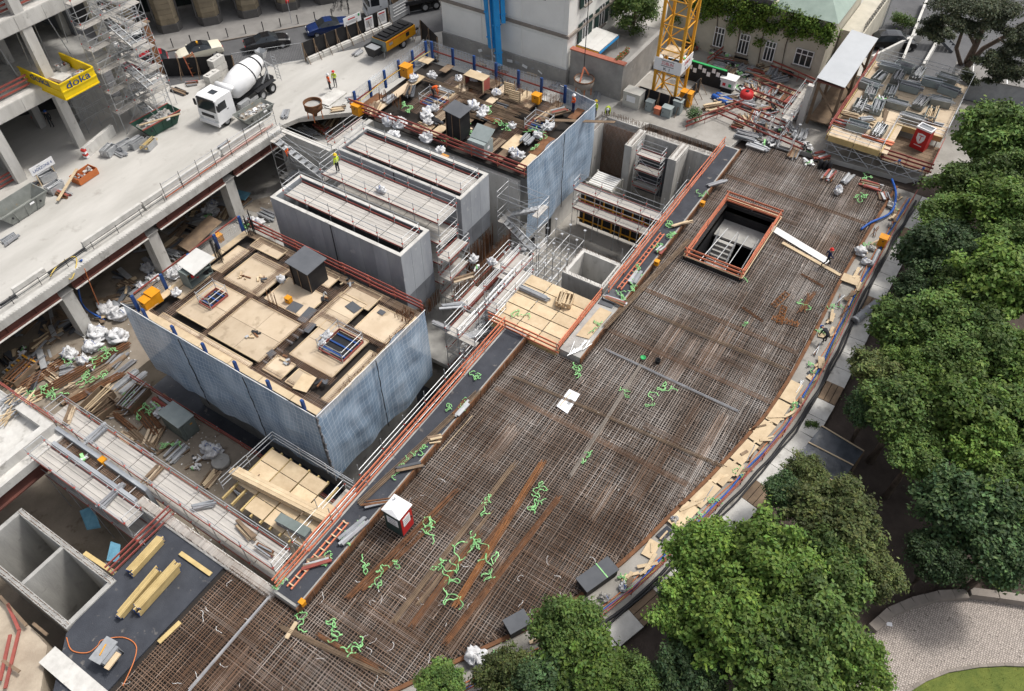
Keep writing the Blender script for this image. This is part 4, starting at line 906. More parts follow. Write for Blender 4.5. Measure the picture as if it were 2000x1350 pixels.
b = MB(); b.bx(-9, 8.0, 40.45, 40.55, -1.5, -.55); b.bx(-9, 8.0, 40.25, 40.75, -1.6, -1.5); b.build('girder', 'rust_beam', t)
guard('guard_rail', 'thin red-brown rail along the edge of the white deck corner', [(9.45, 41.2, .0), (9.45, 47.4, .0)], mn='rail_red', rails=(.5, .95), hh=.1)
t = thing('concrete_shaft', 'two-cell open concrete shaft with pale rims in the lower left corner', 'shaft', (1.2, 29.4, FL)); b = MB()
sx0, sx1, sy0, sy1 = 1.15, 4.45, 29.35, 37.9; b2 = MB()
for q in ((sx0, sx0+.35, sy0, sy1), (sx1-.35, sx1, sy0, sy1), (sx0+.35, sx1-.35, sy0, sy0+.3), (sx0+.35, sx1-.35, sy1-.3, sy1), (sx0+.35, sx1-.35, 33.5, 33.75)): b.bx(*q, FL, -.03); b2.bx(q[0]+.005, q[1]-.005, q[2]+.005, q[3]-.005, -.03, .03)
b.build('wall_body', 'concrete', t); b2.build('rim', 'concrete', t)
b = MB()
for i in range(60):
    y = sy0+.1+i*.14
    for x in (sx0+.08, sx0+.27, sx1-.08, sx1-.27): bar(b, (x, y, 0), (x+rr(-.03, .03), y+rr(-.04, .04), .25), .02, steel_col(.0))
for i in range(22):
    for y in (33.55, 33.7, sy0+.1): bar(b, (sx0+.4+i*.12, y, 0), (sx0+.4+i*.12, y, .2), .016, steel_col(.5))
tag(b.build('rim_rebar', 'rebar_steel', t), None, kind='stuff')
wallthing('low_wall', 'pale low wall beside the membrane yard, bottom left', [(-.75, .25, 24.2, 29.0, FL, .12)], 'concrete_light')
guard('guard_rail', 'red trellis guard rail between the membrane yard and the pit', [(4.7, 29.75, .0), (8.9, 29.75, .0)], mn='rail_red', rails=(.2, .55, .9), lean=.15, hh=.12)
# yard items on the membrane
def timber_bundle(label, c, L, rz, nw, nh, mn='timber_yellow'):
    t = thing('timber_bundle', label, 'timber beams', c, 'bundles of formwork beams'); M_ = Matrix.Rotation(rz, 3, 'Z')
    for i in range(nw):
        for j in range(nh):
            p = Vector(c)+M_ @ Vector((rr(-.12, .12), (i-(nw-1)/2)*.1, .1+j*.21)); box('formwork_beam', t, mn, p, (L, .085, .2), rz=rz)
            for s in (-1, 1): box('end_cap', t, 'blue_steel', p+M_ @ Vector((s*L/2, 0, 0)), (.03, .09, .2), rz=rz)
    return t
timber_bundle('small bundle of yellow formwork beams tied with green straps on the membrane', U(288, 1088, 0), 2.4, R(4), 5, 2)
timber_bundle('large stack of yellow formwork beams on the membrane, left half', U(275, 1160, 0), 3.0, R(6), 4, 2)
timber_bundle('large stack of yellow formwork beams on the membrane, right half', U(312, 1152, 0), 3.0, R(3), 5, 3)
for i, (p, q) in enumerate((((352, 1080), (412, 1122)), ((310, 1255), (352, 1215)), ((165, 1080), (225, 1120)))):
    a_, c_ = U(*p, .05 if i < 2 else -.05), U(*q, .05 if i < 2 else -.05); tag(beam('plank', None, 'timber_yellow', a_, c_, .25, .06), ('short yellow plank near the cross wall on the membrane', 'yellow plank at the edge of the rebar beside the membrane', 'yellow girder beside the two-cell shaft')[i], 'plank')
t = thing('table_saw', 'grey site table saw with yellow push stick on the membrane, bottom left', 'table saw', U(215, 1285, 0)); c = U(218, 1285, 0)
b = MB(); b.box(c+Vector((0, 0, .4)), (1.0, .75, .7), rz=R(8)); b.build('cabinet', 'pvc_grey', t); b = MB(); b.box(c+Vector((0, .18, .8)), (1.3, .75, .05), rz=R(8)); b.build('table', 'galv', t)
box('extension', t, 'timber', c+Vector((-.1, -.55, .6)), (.9, .3, .1), rz=R(8)); box('push_stick', t, 'crane_yellow', c+Vector((0, .2, .85)), (.6, .06, .04), rz=R(20))
for s in (-1, 1):
    for r_ in (-1, 1): pole('leg', t, 'dark_metal', c+Vector((s*.5, r_*.33, 0)), c+Vector((s*.45, r_*.3, .6)), .03)

b = MB(); b.prism([tuple(U(x, y, -.3)[:2]) for x, y in ((-120, 1150), (-10, 1165), (60, 1225), (92, 1262), (72, 1400), (-160, 1420))], -3, -.3); structure('soil_bank', b, 'sand')
for i, (a, c, mn, lb) in enumerate((((15, 1180), (38, 1232), 'rail_red', 'red board'), ((38, 1230), (10, 1345), 'rail_red', 'long red board'), ((20, 1240), (0, 1330), 'rail_red', 'second long red board'), ((0, 1165), (52, 1222), 'timber_old', 'old brown beam'), ((5, 1290), (38, 1312), 'timber_old', 'short brown beam'), ((65, 1218), (92, 1240), 'timber_old', 'small brown beam'))): tag(beam('board', None, mn, U(*a, .1), U(*c, .1), .16, .1), lb+' lying on the sandy bank at the bottom left corner', 'board')
# ------------------------------------------------------------------ concrete frame building, upper left
random.seed(61)
FY = 66.0
t = thing('frame_building', 'unfinished concrete frame building with open floors in the upper left corner', 'building', (28, FY, 0))
for k, z in enumerate((5.4, 11.3, 17.2)):
    b = MB(); b.bx(10, 37.2, FY, 84, z+.35, z+1.05); b.build('floor_slab', 'concrete', t)
    b = MB(); b.bx(10, 37.2, FY-.05, FY+.6, z-.1, z+1.1); b.build('edge_beam', 'concrete_light', t)
    for i in range(11): box('board_mark', t, 'concrete_light', (11.2+i*2.5, FY-.06, z+.5), (2.45, .03, 1.1))
for x in (18.2, 24.4, 30.6, 36.7):
    for z0, z1 in ((0, 5.3), (6.5, 11.2), (12.4, 17.1)): box('column', t, 'concrete_light', (x, FY+.3, (z0+z1)/2), (.85, .6, z1-z0))
    for y in (72, 78): box('column', t, 'concrete', (x, y, 9), (.7, .7, 18))
b = MB(); b.bx(10, 37, 79, 79.4, 0, 18); b.bx(36.8, 37.2, 71, 84, 0, 18); b.build('back_wall', 'concrete_dark', t)
b = MB(); b.bx(24.6, 25.1, FY+.6, 75, 0, 5.3); b.build('inner_wall', 'concrete', t); b = MB(); b.bx(33, 37, 69.5, 70, 0, 5.3); b.build('inner_wall', 'concrete', t)
for z in (6.5, 12.4):
    for i in range(7): pole('prop', t, 'galv', (26+i*1.6, 68+rr(-1, 3), z), (26+i*1.6, 68+rr(-1, 3), z+4.7), .04); 
guard('guard_rail', 'dark red guard rail inside the first floor of the frame building', [(23.5, FY+.9, 6.5), (29, FY+.9, 6.5)], mn='rail_red')
guard('guard_rail', 'dark red guard rail on the second floor of the frame building', [(24, FY+.9, 12.4), (36, FY+.9, 12.4)], mn='rail_red')
guard('guard_rail', 'red guard boards leaning in the ground floor of the frame building', [(20.0, FY+.6, .02), (24.0, FY+.6, .02)], mn='rail_red')
# yellow loading platform
t = thing('loading_platform', 'yellow steel loading platform lettered doka jutting from the frame building', 'loading platform', (31.2, 63.2, 6.5))
px0, px1, py0, py1, pz = 29.55, 32.75, 62.9, 69.5, 6.55
b = MB(); b.bx(px0, px1, py0, py1, pz, pz+.12); b.build('floor', 'galv_deck', t)
for nm, q in (('side_panel', (px0-.06, px0, py0, py1-1.2)), ('side_panel', (px1, px1+.06, py0, py1-2.2)), ('front_panel', (px0-.06, px1+.06, py0-.06, py0))):
    b = MB(); b.bx(*q, pz-.3, pz+1.15); g = b.build(nm, 'doka_yellow', t)
    dx = q[1]-q[0] > .5
    for z in (pz-.25, pz+.42, pz+1.12):
        if dx: beam('rib', t, 'doka_yellow', (q[0], q[2]-.03, z), (q[1], q[2]-.03, z), .06, .1)
        else: s = -1 if q[0] < 31 else 1; xx = q[0] if s < 0 else q[1]; beam('rib', t, 'doka_yellow', (xx+s*.03, q[2], z), (xx+s*.03, q[3], z), .06, .1)
text('lettering', 'doka', 'doka_blue', t, face_matrix((px0-.1, 65.6, pz+.75), (0, -1, 0), (0, 0, 1)), 1.0, 2.6)
text('lettering', 'doka', 'doka_blue', t, face_matrix((31.15, py0-.1, pz+.75), (1, 0, 0), (0, 0, 1)), .95, 2.3)
for i, (n_, c, s, m_) in enumerate((('plank', (30.3, 66.5, pz+.3), (.3, 4.5, .08), 'timber_old'), ('plywood_sheet', (31.2, 65.6, pz+.25), (1.1, 1.6, .05), 'concrete_light'))):
    tag(box(n_, None, m_, c, s, rz=R(8)), ('brown plank lying on the yellow loading platform', 'pale sheet lying on the yellow loading platform')[i], 'board')
def crate(label, c, s, fill, body='galv', rz=0.0, n=18, cat='crate', group=None, r=.04, name='mesh_crate'):
    t = thing(name, label, cat, c, group); M_ = Matrix.Rotation(rz, 3, 'Z'); c = Vector(c)
    for sx in (-1, 1): box('side', t, body, c+M_ @ Vector((sx*s[0]/2, 0, s[2]/2+.05)), (.04, s[1], s[2]), rz); box('side', t, body, c+M_ @ Vector((0, sx*s[1]/2, s[2]/2+.05)), (s[0], .04, s[2]), rz)
    box('floor', t, body, c+Vector((0, 0, .06)), (s[0], s[1], .05), rz)
    for i in range(n):
        if fill == 'rubble': p = c+M_ @ Vector((rr(-.42, .42)*s[0], rr(-.42, .42)*s[1], s[2]*.75+rr(0, .15))); box('rubble_piece', t, random.choice(('rubble', 'brick_red', 'concrete_light')), p, (rr(.1, .28), rr(.1, .25), rr(.08, .2)), rot=Matrix.Rotation(rr(0, 6), 3, random.choice('XYZ')))
        else: y = rr(-.42, .42)*s[1]; z = s[2]*rr(.5, 1.1); pole('tube', t, fill, c+M_ @ Vector((-s[0]*rr(.4, .75), y, z)), c+M_ @ Vector((s[0]*rr(.4, .75), y+rr(-.1, .1), z+rr(-.1, .1))), r)
    return t
crate('wire crate of brick rubble on the yellow loading platform', (32.1, 63.9, pz+.1), (1.0, 1.0, .5), 'rubble', n=22)
crate('second crate with brick pieces at the back of the yellow loading platform', (32.1, 66.4, pz+.1), (.9, .9, .5), 'rubble', n=14)
# scaffold in front of its right end
scaffold('tall silver facade scaffold at the right end of the frame building', 34.0, 64.2, 'x', 3, 2.0, 1.1, 0.0, (2, 4, 6, 8, 10, 12), toe=False, brace=True, planks=2)
scaffold('tall silver facade scaffold turning the corner towards the street', 38.6, 65.4, 'y', 2, 2.2, 1.1, 0.0, (2, 4, 6, 8, 10, 12), toe=False, brace=True, planks=2)
shoring('tall shoring towers under the open floor beside the scaffold', 32.2, 67.2, 2, 1, 1.4, 0, 5.3)
stair_tower('silver scaffold stair tower near the street corner', 36.4, 61.9, 1.6, 4.6, 0, 10, along='y')
t = thing('steel_post', 'rusty riveted steel post standing at the site entrance', 'post', U(325, 165, 0)); p = U(318, 150, 0)
b = MB(); b.bx(p.x-.3, p.x+.3, p.y-.3, p.y-.25, 0, 5.6); b.bx(p.x-.3, p.x+.3, p.y+.25, p.y+.3, 0, 5.6); b.bx(p.x-.03, p.x+.03, p.y-.25, p.y+.25, 0, 5.6); b.build('shaft', 'rust', t); box('cap_plate', t, 'timber_old', (p.x, p.y, 5.66), (1.0, .8, .1))
# ------------------------------------------------------------------ stone arcade building across the street
t = thing('arcade_building', 'tan and dark stone building with arcade pillars across the street', 'building', SP(0, 9))
rzs = math.atan2(sdv.y, sdv.x)
for i in range(9):
    a = -14.2+i*4.3; c = SP(a, 5.0)
    b = MB(); b.prism([tuple(SP(a+x, 5.0+y)[:2]) for x, y in ((-1.25, 1.2), (-1.3, -.5), (-.8, -1.2), (.8, -1.2), (1.3, -.5), (1.25, 1.2))], .13, 1.0); b.build('pillar_base', 'stone_dark', t)
    for s in (-1, 1): box('pillar_trim', t, 'stone_dark', c+sdv*1.28*s+sn*.4+Vector((0, 0, 4.4)), (.16, 1.7, 6.8), rzs)
    for k in range(12):
        w_ = 1+rr(-.025, .025); b = MB(); b.prism([tuple(SP(a+x*w_, 5.0+y*w_)[:2]) for x, y in ((-1.16, 1.1), (-1.16, -.5), (-.72, -1.1), (.72, -1.1), (1.16, -.5), (1.16, 1.1))], 1.01+k*.56, 1.54+k*.56); b.build('stone', 'stone_tan', t)
    box('shop_glass', t, 'dark_green_glass', SP(a+2.15, 10.0, 2.6), (4.0, .1, 5.0), rzs); box('mullion', t, 'dark_metal', SP(a+2.15, 9.92, 2.6), (.12, .1, 5.0), rzs); box('mullion', t, 'dark_metal', SP(a+.9, 9.92, 2.6), (.08, .1, 5.0), rzs)
b = MB(); b.box(SP(4, 10.3, 3.5), (48, .3, 7), rzs); b.build('inner_wall', 'stone_dark', t)
b = MB(); b.box(SP(4, 7.0, 9.2), (48, 6, 3.6), rzs); b.build('upper_wall', 'stone_tan', t)
for i in range(13):
    q = SP(-12+i*1.9, .5, .13); t = thing('bollard', 'thin dark street bollard on the pavement, %s from left' % ORD[i], 'bollard', q, 'street bollards'); pole('shaft', t, 'dark_metal', q, q+Vector((0, 0, .9)), .05, 8); pole('cap', t, 'dark_metal', q+Vector((0, 0, .9)), q+Vector((0, 0, .97)), .065, 8)
q = U(570, 45, .13); t = thing('street_sign', 'slim street sign post with a pink disc on the pavement', 'sign', q); pole('post', t, 'galv', q, q+Vector((0, 0, 2.6)), .04); b = MB(); b.lathe([(0, -.02), (.25, -.02), (.25, .02), (0, .02)], q+Vector((0, 0, 2.4)), 14, axis='Y'); b.build('disc', 'flower_red', t)
def bicycle(label, loc, rz):
    t = thing('bicycle', label, 'bicycle', (0, 0, 0)); 
    for x in (-.52, .52):
        b = MB(); b.tube([(x+.33*math.cos(a*math.pi/8), 0, .34+.33*math.sin(a*math.pi/8)) for a in range(16)], .022, 5, closed=True); b.build('wheel', 'black_rubber', t)
    b = MB()
    for a, c in (((-.52, .34), (-.1, .32)), ((-.1, .32), (-.2, .8)), ((-.52, .34), (-.17, .7)), ((-.1, .32), (.38, .72)), ((-.17, .72), (.36, .78)), ((.36, .8), (.52, .34))): b.tube([(a[0], 0, a[1]), (c[0], 0, c[1])], .022, 5)
    b.build('frame', 'dark_metal', t); box('saddle', t, 'black_rubber', (-.22, 0, .84), (.26, .14, .06)); pole('handlebar', t, 'galv', (.34, -.28, .95), (.34, .28, .95), .018)
    return place(t, loc, rz)
for i, px in enumerate((655, 668, 680)): bicycle('parked bicycle near the arcade pillar, %s from left' % ORD[i], U(px, 18-i*2, .13), R(20+15*i))
# ------------------------------------------------------------------ hoardings and barriers along the street
def hoarding(label, a, b2, h, n, group=None, z=0):
    a, b2 = Vector(a), Vector(b2); d = (b2-a)/n; t = thing('hoarding', label, 'site fence', a, group); rz = math.atan2(d.y, d.x); nn = Vector((d.y, -d.x, 0)).normalized()
    for i in range(n):
        c = a+d*(i+.5); box('board', t, 'black_board_and_shade', c+Vector((0, 0, h/2+z)), (d.length-.02, .04, h), rz)
    for i in range(n+1):
        c = a+d*i+nn*.08; box('post', t, 'timber_old', c+Vector((0, 0, h/2+z)), (.1, .1, h), rz); pole('stay', t, 'timber_old', c+Vector((0, 0, h*.8)), c+nn*.9, .035, 4)
    return t, nn, rz
ha, hb = U(597, 120, 0), U(760, 50, 0)
HT, hn, hrz = hoarding('black board hoarding on concrete blocks beside the street', ha, hb, 2.0, 8)
for i in range(6):
    c = ha.lerp(hb, (i+.5)/6)+hn*.45; t = thing('concrete_barrier', 'long concrete block at the foot of the street hoarding, %s from left' % ORD[i], 'barrier', c, 'blocks along the street hoarding'); b = MB(); b.box(c+Vector((0, 0, .22)), ((hb-ha).length/6-.06, .5, .44), hrz); b.box(c+Vector((0, 0, .5)), ((hb-ha).length/6-.2, .3, .12), hrz); b.build('block', 'concrete_light', t)
def board_sign(label, c, rz, w_, h, lines, frame=False, name='site_sign', legs=0.0, out=-1):
    t = thing(name, label, 'sign', c); c = Vector(c); box('panel', t, 'sign_white', c, (w_, .04, h), rz); M_ = Matrix.Rotation(rz, 3, 'Z')
    for (tx, mn, sz, wd, dx, dz) in lines:
        p = c+M_ @ Vector((dx, -.028, dz))
        if tx == '#': box('print_bar', t, mn, p, (wd, .008, sz), rz)
        else: text('lettering', tx, mn, t, face_matrix(p, M_ @ Vector((1, 0, 0)), (0, 0, 1)), sz, wd)
    if legs:
        for s in (-.35, .35): q = c+M_ @ Vector((s*w_, .06, 0)); box('leg', t, 'timber', (q.x, q.y, c.z-h/2-legs/2+.2), (.09, .06, legs+.4), rz)
    return t
c = ha.lerp(hb, .58); board_sign('white board with red and green lettering above the street hoarding', c+Vector((0, 0, 2.3))+hn*.05, hrz, 2.2, .9, [('#', 'sign_red', .12, .9, -.1, .15), ('#', 'sign_grey', .05, 1.5, -.1, -.1), ('#', 'plastic_green', .25, .2, .85, .25), ('#', 'sign_grey', .05, 1.3, -.1, -.22)])
for i, f_ in enumerate((.76, .92)):
    c = ha.lerp(hb, f_)+Vector((0, 0, 1.25))+hn*.12; board_sign('white notice sheet on the black hoarding, %s' % ('left one', 'right one')[i], c, hrz, 1.1, 1.4, [('#', 'sign_red', .12, .8, 0, .5)]+[('#', 'sign_grey', .05, .8, 0, .3-k*.13) for k in range(6)])
ga, gb = U(765, 48, 0), U(800, 28, 0)
t = thing('mesh_gate', 'grey banner fence panel with graffiti beside the truck', 'fence', ga); rzg = math.atan2((gb-ga).y, (gb-ga).x); box('banner', t, 'sign_grey', (ga+gb)/2+Vector((0, 0, 1.1)), ((gb-ga).length, .04, 1.9), rzg)
for k in range(3): pole('post', t, 'galv', ga.lerp(gb, k/2), ga.lerp(gb, k/2)+Vector((0, 0, 2.1)), .04)
for k in range(4): box('scrawl', t, 'sign_white', (ga+gb)/2+Vector((0, 0, .7+k*.33))+Vector((.02, -.05, 0)), ((gb-ga).length*rr(.5, .85), .02, .07), rzg)
a_, c_ = U(323, 150, 0), U(462, 142, 0)
HT2, hn2, hrz2 = hoarding('low black board fence in front of the taxi', a_, c_, 1.9, 4)
a_, c_ = U(825, 78, 0), U(858, 112, 0); hoarding('dark board fence at the corner of the white house', a_, c_, 2.2, 2)
for i in range(7):
    a = U(462+i*20, 140-i*3, 0); t = thing('mesh_fence_panel', 'galvanised mesh fence panel behind the mixer truck, %s from left' % ORD[i], 'fence', a, 'mesh fence by the mixer truck') if i < 3 else None
    if t:
        e = U(462+(i+1)*44, 140-(i+1)*7, 0); a = U(462+i*44, 140-i*7, 0)
        for k in range(2): pole('post', t, 'galv', a.lerp(e, k), a.lerp(e, k)+Vector((0, 0, 2)), .025)
        for z in (.15, 1.95): pole('rail', t, 'galv', a+Vector((0, 0, z)), e+Vector((0, 0, z)), .022)
        b = MB()
        for k in range(1, 14): p = a.lerp(e, k/14); b.tube([p+Vector((0, 0, .15)), p+Vector((0, 0, 1.95))], .006, 3)
        b.build('mesh', 'galv', t)
# concrete block stacks at the entrance
for i, (px, py, n) in enumerate(((420, 168, 2), (440, 175, 1), (432, 150, 3), (310, 165, 1), (300, 148, 1))):
    c = U(px, py, 0); t = thing('concrete_block', 'stacked concrete ballast block by the site entrance, %s from front' % ORD[i], 'concrete block', c, 'ballast blocks by the entrance')
    for k in range(n):
        b = MB(); b.box(c+Vector((rr(-.05, .05), 0, .35+k*.7)), (1.6, .8, .66), R(5)); b.build('block', 'concrete_light', t)
        for s in (-.4, .4): box('stud', t, 'concrete_light', c+Vector((s, 0, .72+k*.7)), (.3, .3, .1), R(5))
t = thing('step_rack', 'rusty red step ladder rack behind the black fence', 'rack', U(385, 145, 0)); c = U(385, 145, 0)
for s in (-.55, .55): beam('stile', t, 'rail_orange', c+Vector((s, 0, 0)), c+Vector((s, .5, 2.0)), .08, .08)
for k in range(4): box('shelf', t, 'rust', c+Vector((0, .1+k*.12, .3+k*.5)), (1.1, .4, .06))
# ------------------------------------------------------------------ white house, garden terrace
t = thing('white_house', 'white plastered house with green shutters behind the far tower', 'house', (68, 42, 0)); HX, HY0, HY1 = 63.0, 34.2, 49.0
b = MB(); b.bx(HX, 84, HY0, HY1, 1.6, 14); b.build('wall', 'plaster_white', t)
b = MB(); b.bx(HX-.25, 84, HY0-.15, HY1, 0, 1.6); b.build('plinth', 'plaster_grey', t)
for z in (5.0, 9.0): beam('cornice', t, 'kerb_stone', (HX-.1, HY0-.1, z), (HX-.1, HY1, z), .2, .28); beam('cornice', t, 'kerb_stone', (HX-.19, HY0-.1, z), (84, HY0-.1, z), .2, .28)
for k in range(3): box('plaster_field', t, 'plaster_white', (HX-.02, 36.9+k*4.7, 3.2), (.06, 4.5, 2.6)); box('plaster_field', t, 'plaster_white', (HX-.02, 36.9+k*4.7, 7.0), (.06, 4.5, 3.2))
for i in range(4):
    x = 66.2+i*3.4
    for z in (4.0, 7.6):
        box('window', t, 'dark_glass', (x, HY0-.05, z+.4), (1.1, .1, 2.0))
        for k in (-.55, 0, .55): box('window_bar', t, 'white_paint', (x+k, HY0-.12, z+.4), (.08, .06, 2.0))
        box('window_bar', t, 'white_paint', (x, HY0-.12, z+.8), (1.1, .06, .08)); box('sill', t, 'kerb_stone', (x, HY0-.2, z-.65), (1.4, .35, .12))
        for s in (-1, 1): box('shutter', t, 'shutter_green', (x+s*1.0, HY0-.14, z+.4), (.72, .08, 2.1))
for i in range(3): box('panel_window', t, 'dark_green_glass', (HX-.02, 37.5+i*4.5, 8.8), (.1, 1.6, 1.8))
for i in range(9): box('graffiti_tag', t, 'sign_grey' if i % 2 else 'sign_white', (HX-.27, 37+i*.9, .75+rr(-.2, .2)), (.02, rr(.3, .7), rr(.12, .4)), rot=Matrix.Rotation(rr(-.5, .5), 3, 'X'))
t = thing('garden_wall', 'stained grey plaster garden wall beside the white house', 'wall', (63.4, 30, 0)); b = MB(); b.bx(63.3, 63.75, 28.3, 34.0, 0, 3.7); b.bx(63.75, 72, 28.3, 28.7, 0, 3.4); b.build('wall_body', 'plaster_grey', t); b = MB(); b.bx(63.2, 63.85, 28.2, 34.04, 3.7, 3.8); b.build('coping', 'brick_red', t)
b = MB(); b.bx(63.76, 74, 28.71, 34.03, 1.5, 2.3); structure('terrace', b, 'sidewalk')
t = thing('awning', 'pale terrace awning with yellow and blue trim beside the white house', 'awning', (66, 32.5, 3.4)); 
q = [U(1113, 82, 3.5), U(1170, 101, 3.5), U(1208, 68, 3.7), U(1148, 47, 3.7)]
for i in range(4):
    p4 = [q[0].lerp(q[1], (i+e)/4).lerp(q[3].lerp(q[2], (i+e)/4), f_) for e, f_ in ((.01, 0), (.99, 0), (.99, 1), (.01, 1))]; b = MB(); b.add(p4+[p-Vector((0, 0, .06)) for p in p4], [(0, 1, 2, 3), (0, 4, 5, 1), (1, 5, 6, 2), (2, 6, 7, 3), (3, 7, 4, 0), (7, 6, 5, 4)]); b.build('awning_panel', 'awning_white', t)
beam('trim', t, 'crane_yellow', q[0]-Vector((.05, 0, .2)), q[1]-Vector((.05, 0, .2)), .06, .22); beam('trim', t, 'boom_blue', q[1]-Vector((0, .05, .2)), q[2]-Vector((0, .05, .2)), .06, .2)
for p in (q[1], q[2], q[0]): pole('post', t, 'galv', (p.x, p.y, 2.3), p, .05)
for i in range(3):
    c = Vector((69.0+i*.9, 29.3, 2.3)); t = thing('planter_box', 'window-box planter with red flowers on the terrace wall, %s from left' % ORD[i], 'planter', c, 'flower boxes on the terrace'); box('trough', t, 'timber_old', c+Vector((-5, 0, 1.2)), (.8, .3, .25))
    b = MB(); b2 = MB()
    for k in range(60): p = c+Vector((-5+rr(-.4, .4), rr(-.2, .2), 1.35+rr(0, .35))); s = rr(.05, .1); (b2 if k % 5 == 0 else b).box(p, (s, s, s*.5), rot=Matrix.Rotation(rr(0, 6), 3, 'X'))
    b.build('leaves', 'grass', t); b2.build('flowers', 'flower_red', t)
# ------------------------------------------------------------------ ivy house
t = thing('ivy_house', 'cream house overgrown with ivy, green metal roof, right of the crane', 'house', (80, 19, 0)); b = MB(); b.bx(76.6, 88, 13.4, 30, 0, 6.4); b.build('wall', 'plaster_cream', t)
b = MB(); b.add([(76.1, 12.9, 6.4), (88.5, 12.9, 6.4), (88.5, 19.2, 6.4), (76.1, 19.2, 6.4), (79.2, 15.2, 8.1), (85.5, 15.2, 8.1), (85.5, 17, 8.1), (79.2, 17, 8.1)], [(0, 1, 5, 4), (1, 2, 6, 5), (2, 3, 7, 6), (3, 0, 4, 7), (4, 5, 6, 7), (3, 2, 1, 0)]); b.build('roof', 'roof_green', t)
b = MB(); b.bx(76.2, 88.4, 19.4, 30.2, 6.4, 6.9); b.build('flat_roof', 'roof_slate', t)
def window(t, c, w_, h, along='y'):
    c = Vector(c); s = (lambda a, d, z: (d, a, z)) if along == 'y' else (lambda a, d, z: (a, d, z))
    box('window', t, 'dark_glass', c, s(w_, .1, h))
    for k in (-.5, -.17, .17, .5): box('window_bar', t, 'white_paint', c+Vector(s(k*w_, -.05, 0)), s(.08, .08, h+.08))
    for k in (-.5, .2, .5): box('window_bar', t, 'white_paint', c+Vector(s(0, -.07, k*h)), s(w_+.08, .06, .08))
    box('sill', t, 'kerb_stone', c+Vector(s(0, -.15, -h/2-.1)), s(w_+.3, .3, .1))
window(t, (76.55, 15.2, 2.2), 1.7, 1.6); window(t, (76.55, 18.6, 1.9), 1.0, 2.0); window(t, (76.55, 21.3, 1.9), 1.0, 2.0); window(t, (76.55, 24.0, 1.9), 1.0, 2.0); window(t, (76.55, 26.6, 4.6), 1.0, 1.5); window(t, (76.55, 23.2, 4.6), .9, 1.4)
for y in (13.9, 16.7): box('arch_niche', t, 'white_matt', (76.56, y, 4.9), (.1, .5, 1.2))
t = thing('roof_terrace', 'white roof terrace with dark railing right of the ivy house', 'terrace', (82, 11.5, 0)); b = MB(); b.bx(81.2, 92, 11.2, 13.3, 0, 3.6); b.build('block', 'plaster_cream', t)
guard('guard_rail', 'dark iron railing on the white roof terrace', [(81.3, 11.3, 3.6), (90, 11.3, 3.6)], mn='dark_metal', hh=0, wd=.02, postm='dark_metal', sp=.6, cat='railing')
# ------------------------------------------------------------------ tower crane mast
t = thing('tower_crane', 'yellow lattice tower crane mast with ZÜBLIN K1 boards', 'crane', (66.6, 24.8, 0)); mx0, mx1, my0, my1 = 65.4, 67.7, 23.6, 25.9
for x in (mx0, mx1):
    for y in (my0, my1): box('mast_leg', t, 'crane_yellow', (x, y, 13), (.24, .24, 26))
cor = [(mx0, my0), (mx1, my0), (mx1, my1), (mx0, my1)]
for i in range(4):
    a, c = cor[i], cor[(i+1) % 4]
    for k in range(11):
        z = .6+k*2.3; pole('cross_bar', t, 'crane_yellow', (*a, z), (*c, z), .06, 6)
        pole('diagonal', t, 'crane_yellow', (*(a if k % 2 else c), z), (*(c if k % 2 else a), z+2.3), .06, 6)
for k in range(26): box('ladder_rung', t, 'crane_yellow', (67.2, 24.2, .6+k*.35), (.05, .4, .04))
box('sign_board', t, 'sign_white', (mx0-.18, 24.75, 3.8), (.05, 2.7, 1.25)); box('sign_board', t, 'sign_white', (66.6, my0-.18, 3.8), (2.5, .05, 1.25)); box('sign_board', t, 'sign_white', (mx0-.18, 24.3, 11.6), (.05, 1.0, 1.0))
for M1, M2, sz in ((face_matrix((mx0-.215, 24.75, 4.0), (0, -1, 0), (0, 0, 1)), face_matrix((mx0-.215, 24.75, 3.45), (0, -1, 0), (0, 0, 1)), 1), (face_matrix((66.6, my0-.215, 4.0), (1, 0, 0), (0, 0, 1)), face_matrix((66.6, my0-.215, 3.45), (1, 0, 0), (0, 0, 1)), 1)):
    text('lettering', 'ZÜBLIN', 'sign_red', t, M1, .42, 1.2); text('lettering', 'K 1', 'sign_black', t, M2, .45, .6)
for z in (4.27, 3.74): box('sign_bar', t, 'sign_black', (mx0-.21, 24.75, z), (.01, 1.3, .05))
box('mast_platform', t, 'timber', (66.55, 24.75, 4.6), (2.0, 2.0, .06))
a = (64.6, 26.9); t, _, _ = hoarding('black hoarding boards round the foot of the tower crane', (64.4, 26.9, 0), (64.4, 22.6, 0), 1.5, 4); hoarding('black hoarding boards on the right side of the crane foot', (64.5, 22.6, 0), (68.8, 22.6, 0), 1.5, 4)
def ebox(label, c, s, mn, name='electric_box'):
    t = thing(name, label, 'electric box', c); c = Vector(c); b = MB(); b.box(c+Vector((0, 0, s[2]/2)), s); b.build('body', mn, t); b = MB(); b.box(c+Vector((0, 0, s[2]+.03)), (s[0]+.1, s[1]+.1, .06)); b.build('lid', mn, t); box('door', t, mn, c+Vector((-s[0]/2-.015, 0, s[2]/2)), (.02, s[1]*.85, s[2]*.8)); box('handle', t, 'dark_metal', c+Vector((-s[0]/2-.035, s[1]*.3, s[2]/2)), (.03, .04, .16)); return t
ebox('pale grey cabinet with red lettering left of the crane foot', U(1236, 205, 0), (1.2, 1.7, 1.5), 'container_cream'); c = U(1236, 205, 0); tag(box('sign_panel', None, 'sign_white', c+Vector((-.66, 0, .95)), (.03, .9, .6)), 'white and red label panel on the pale grey cabinet', 'sign')
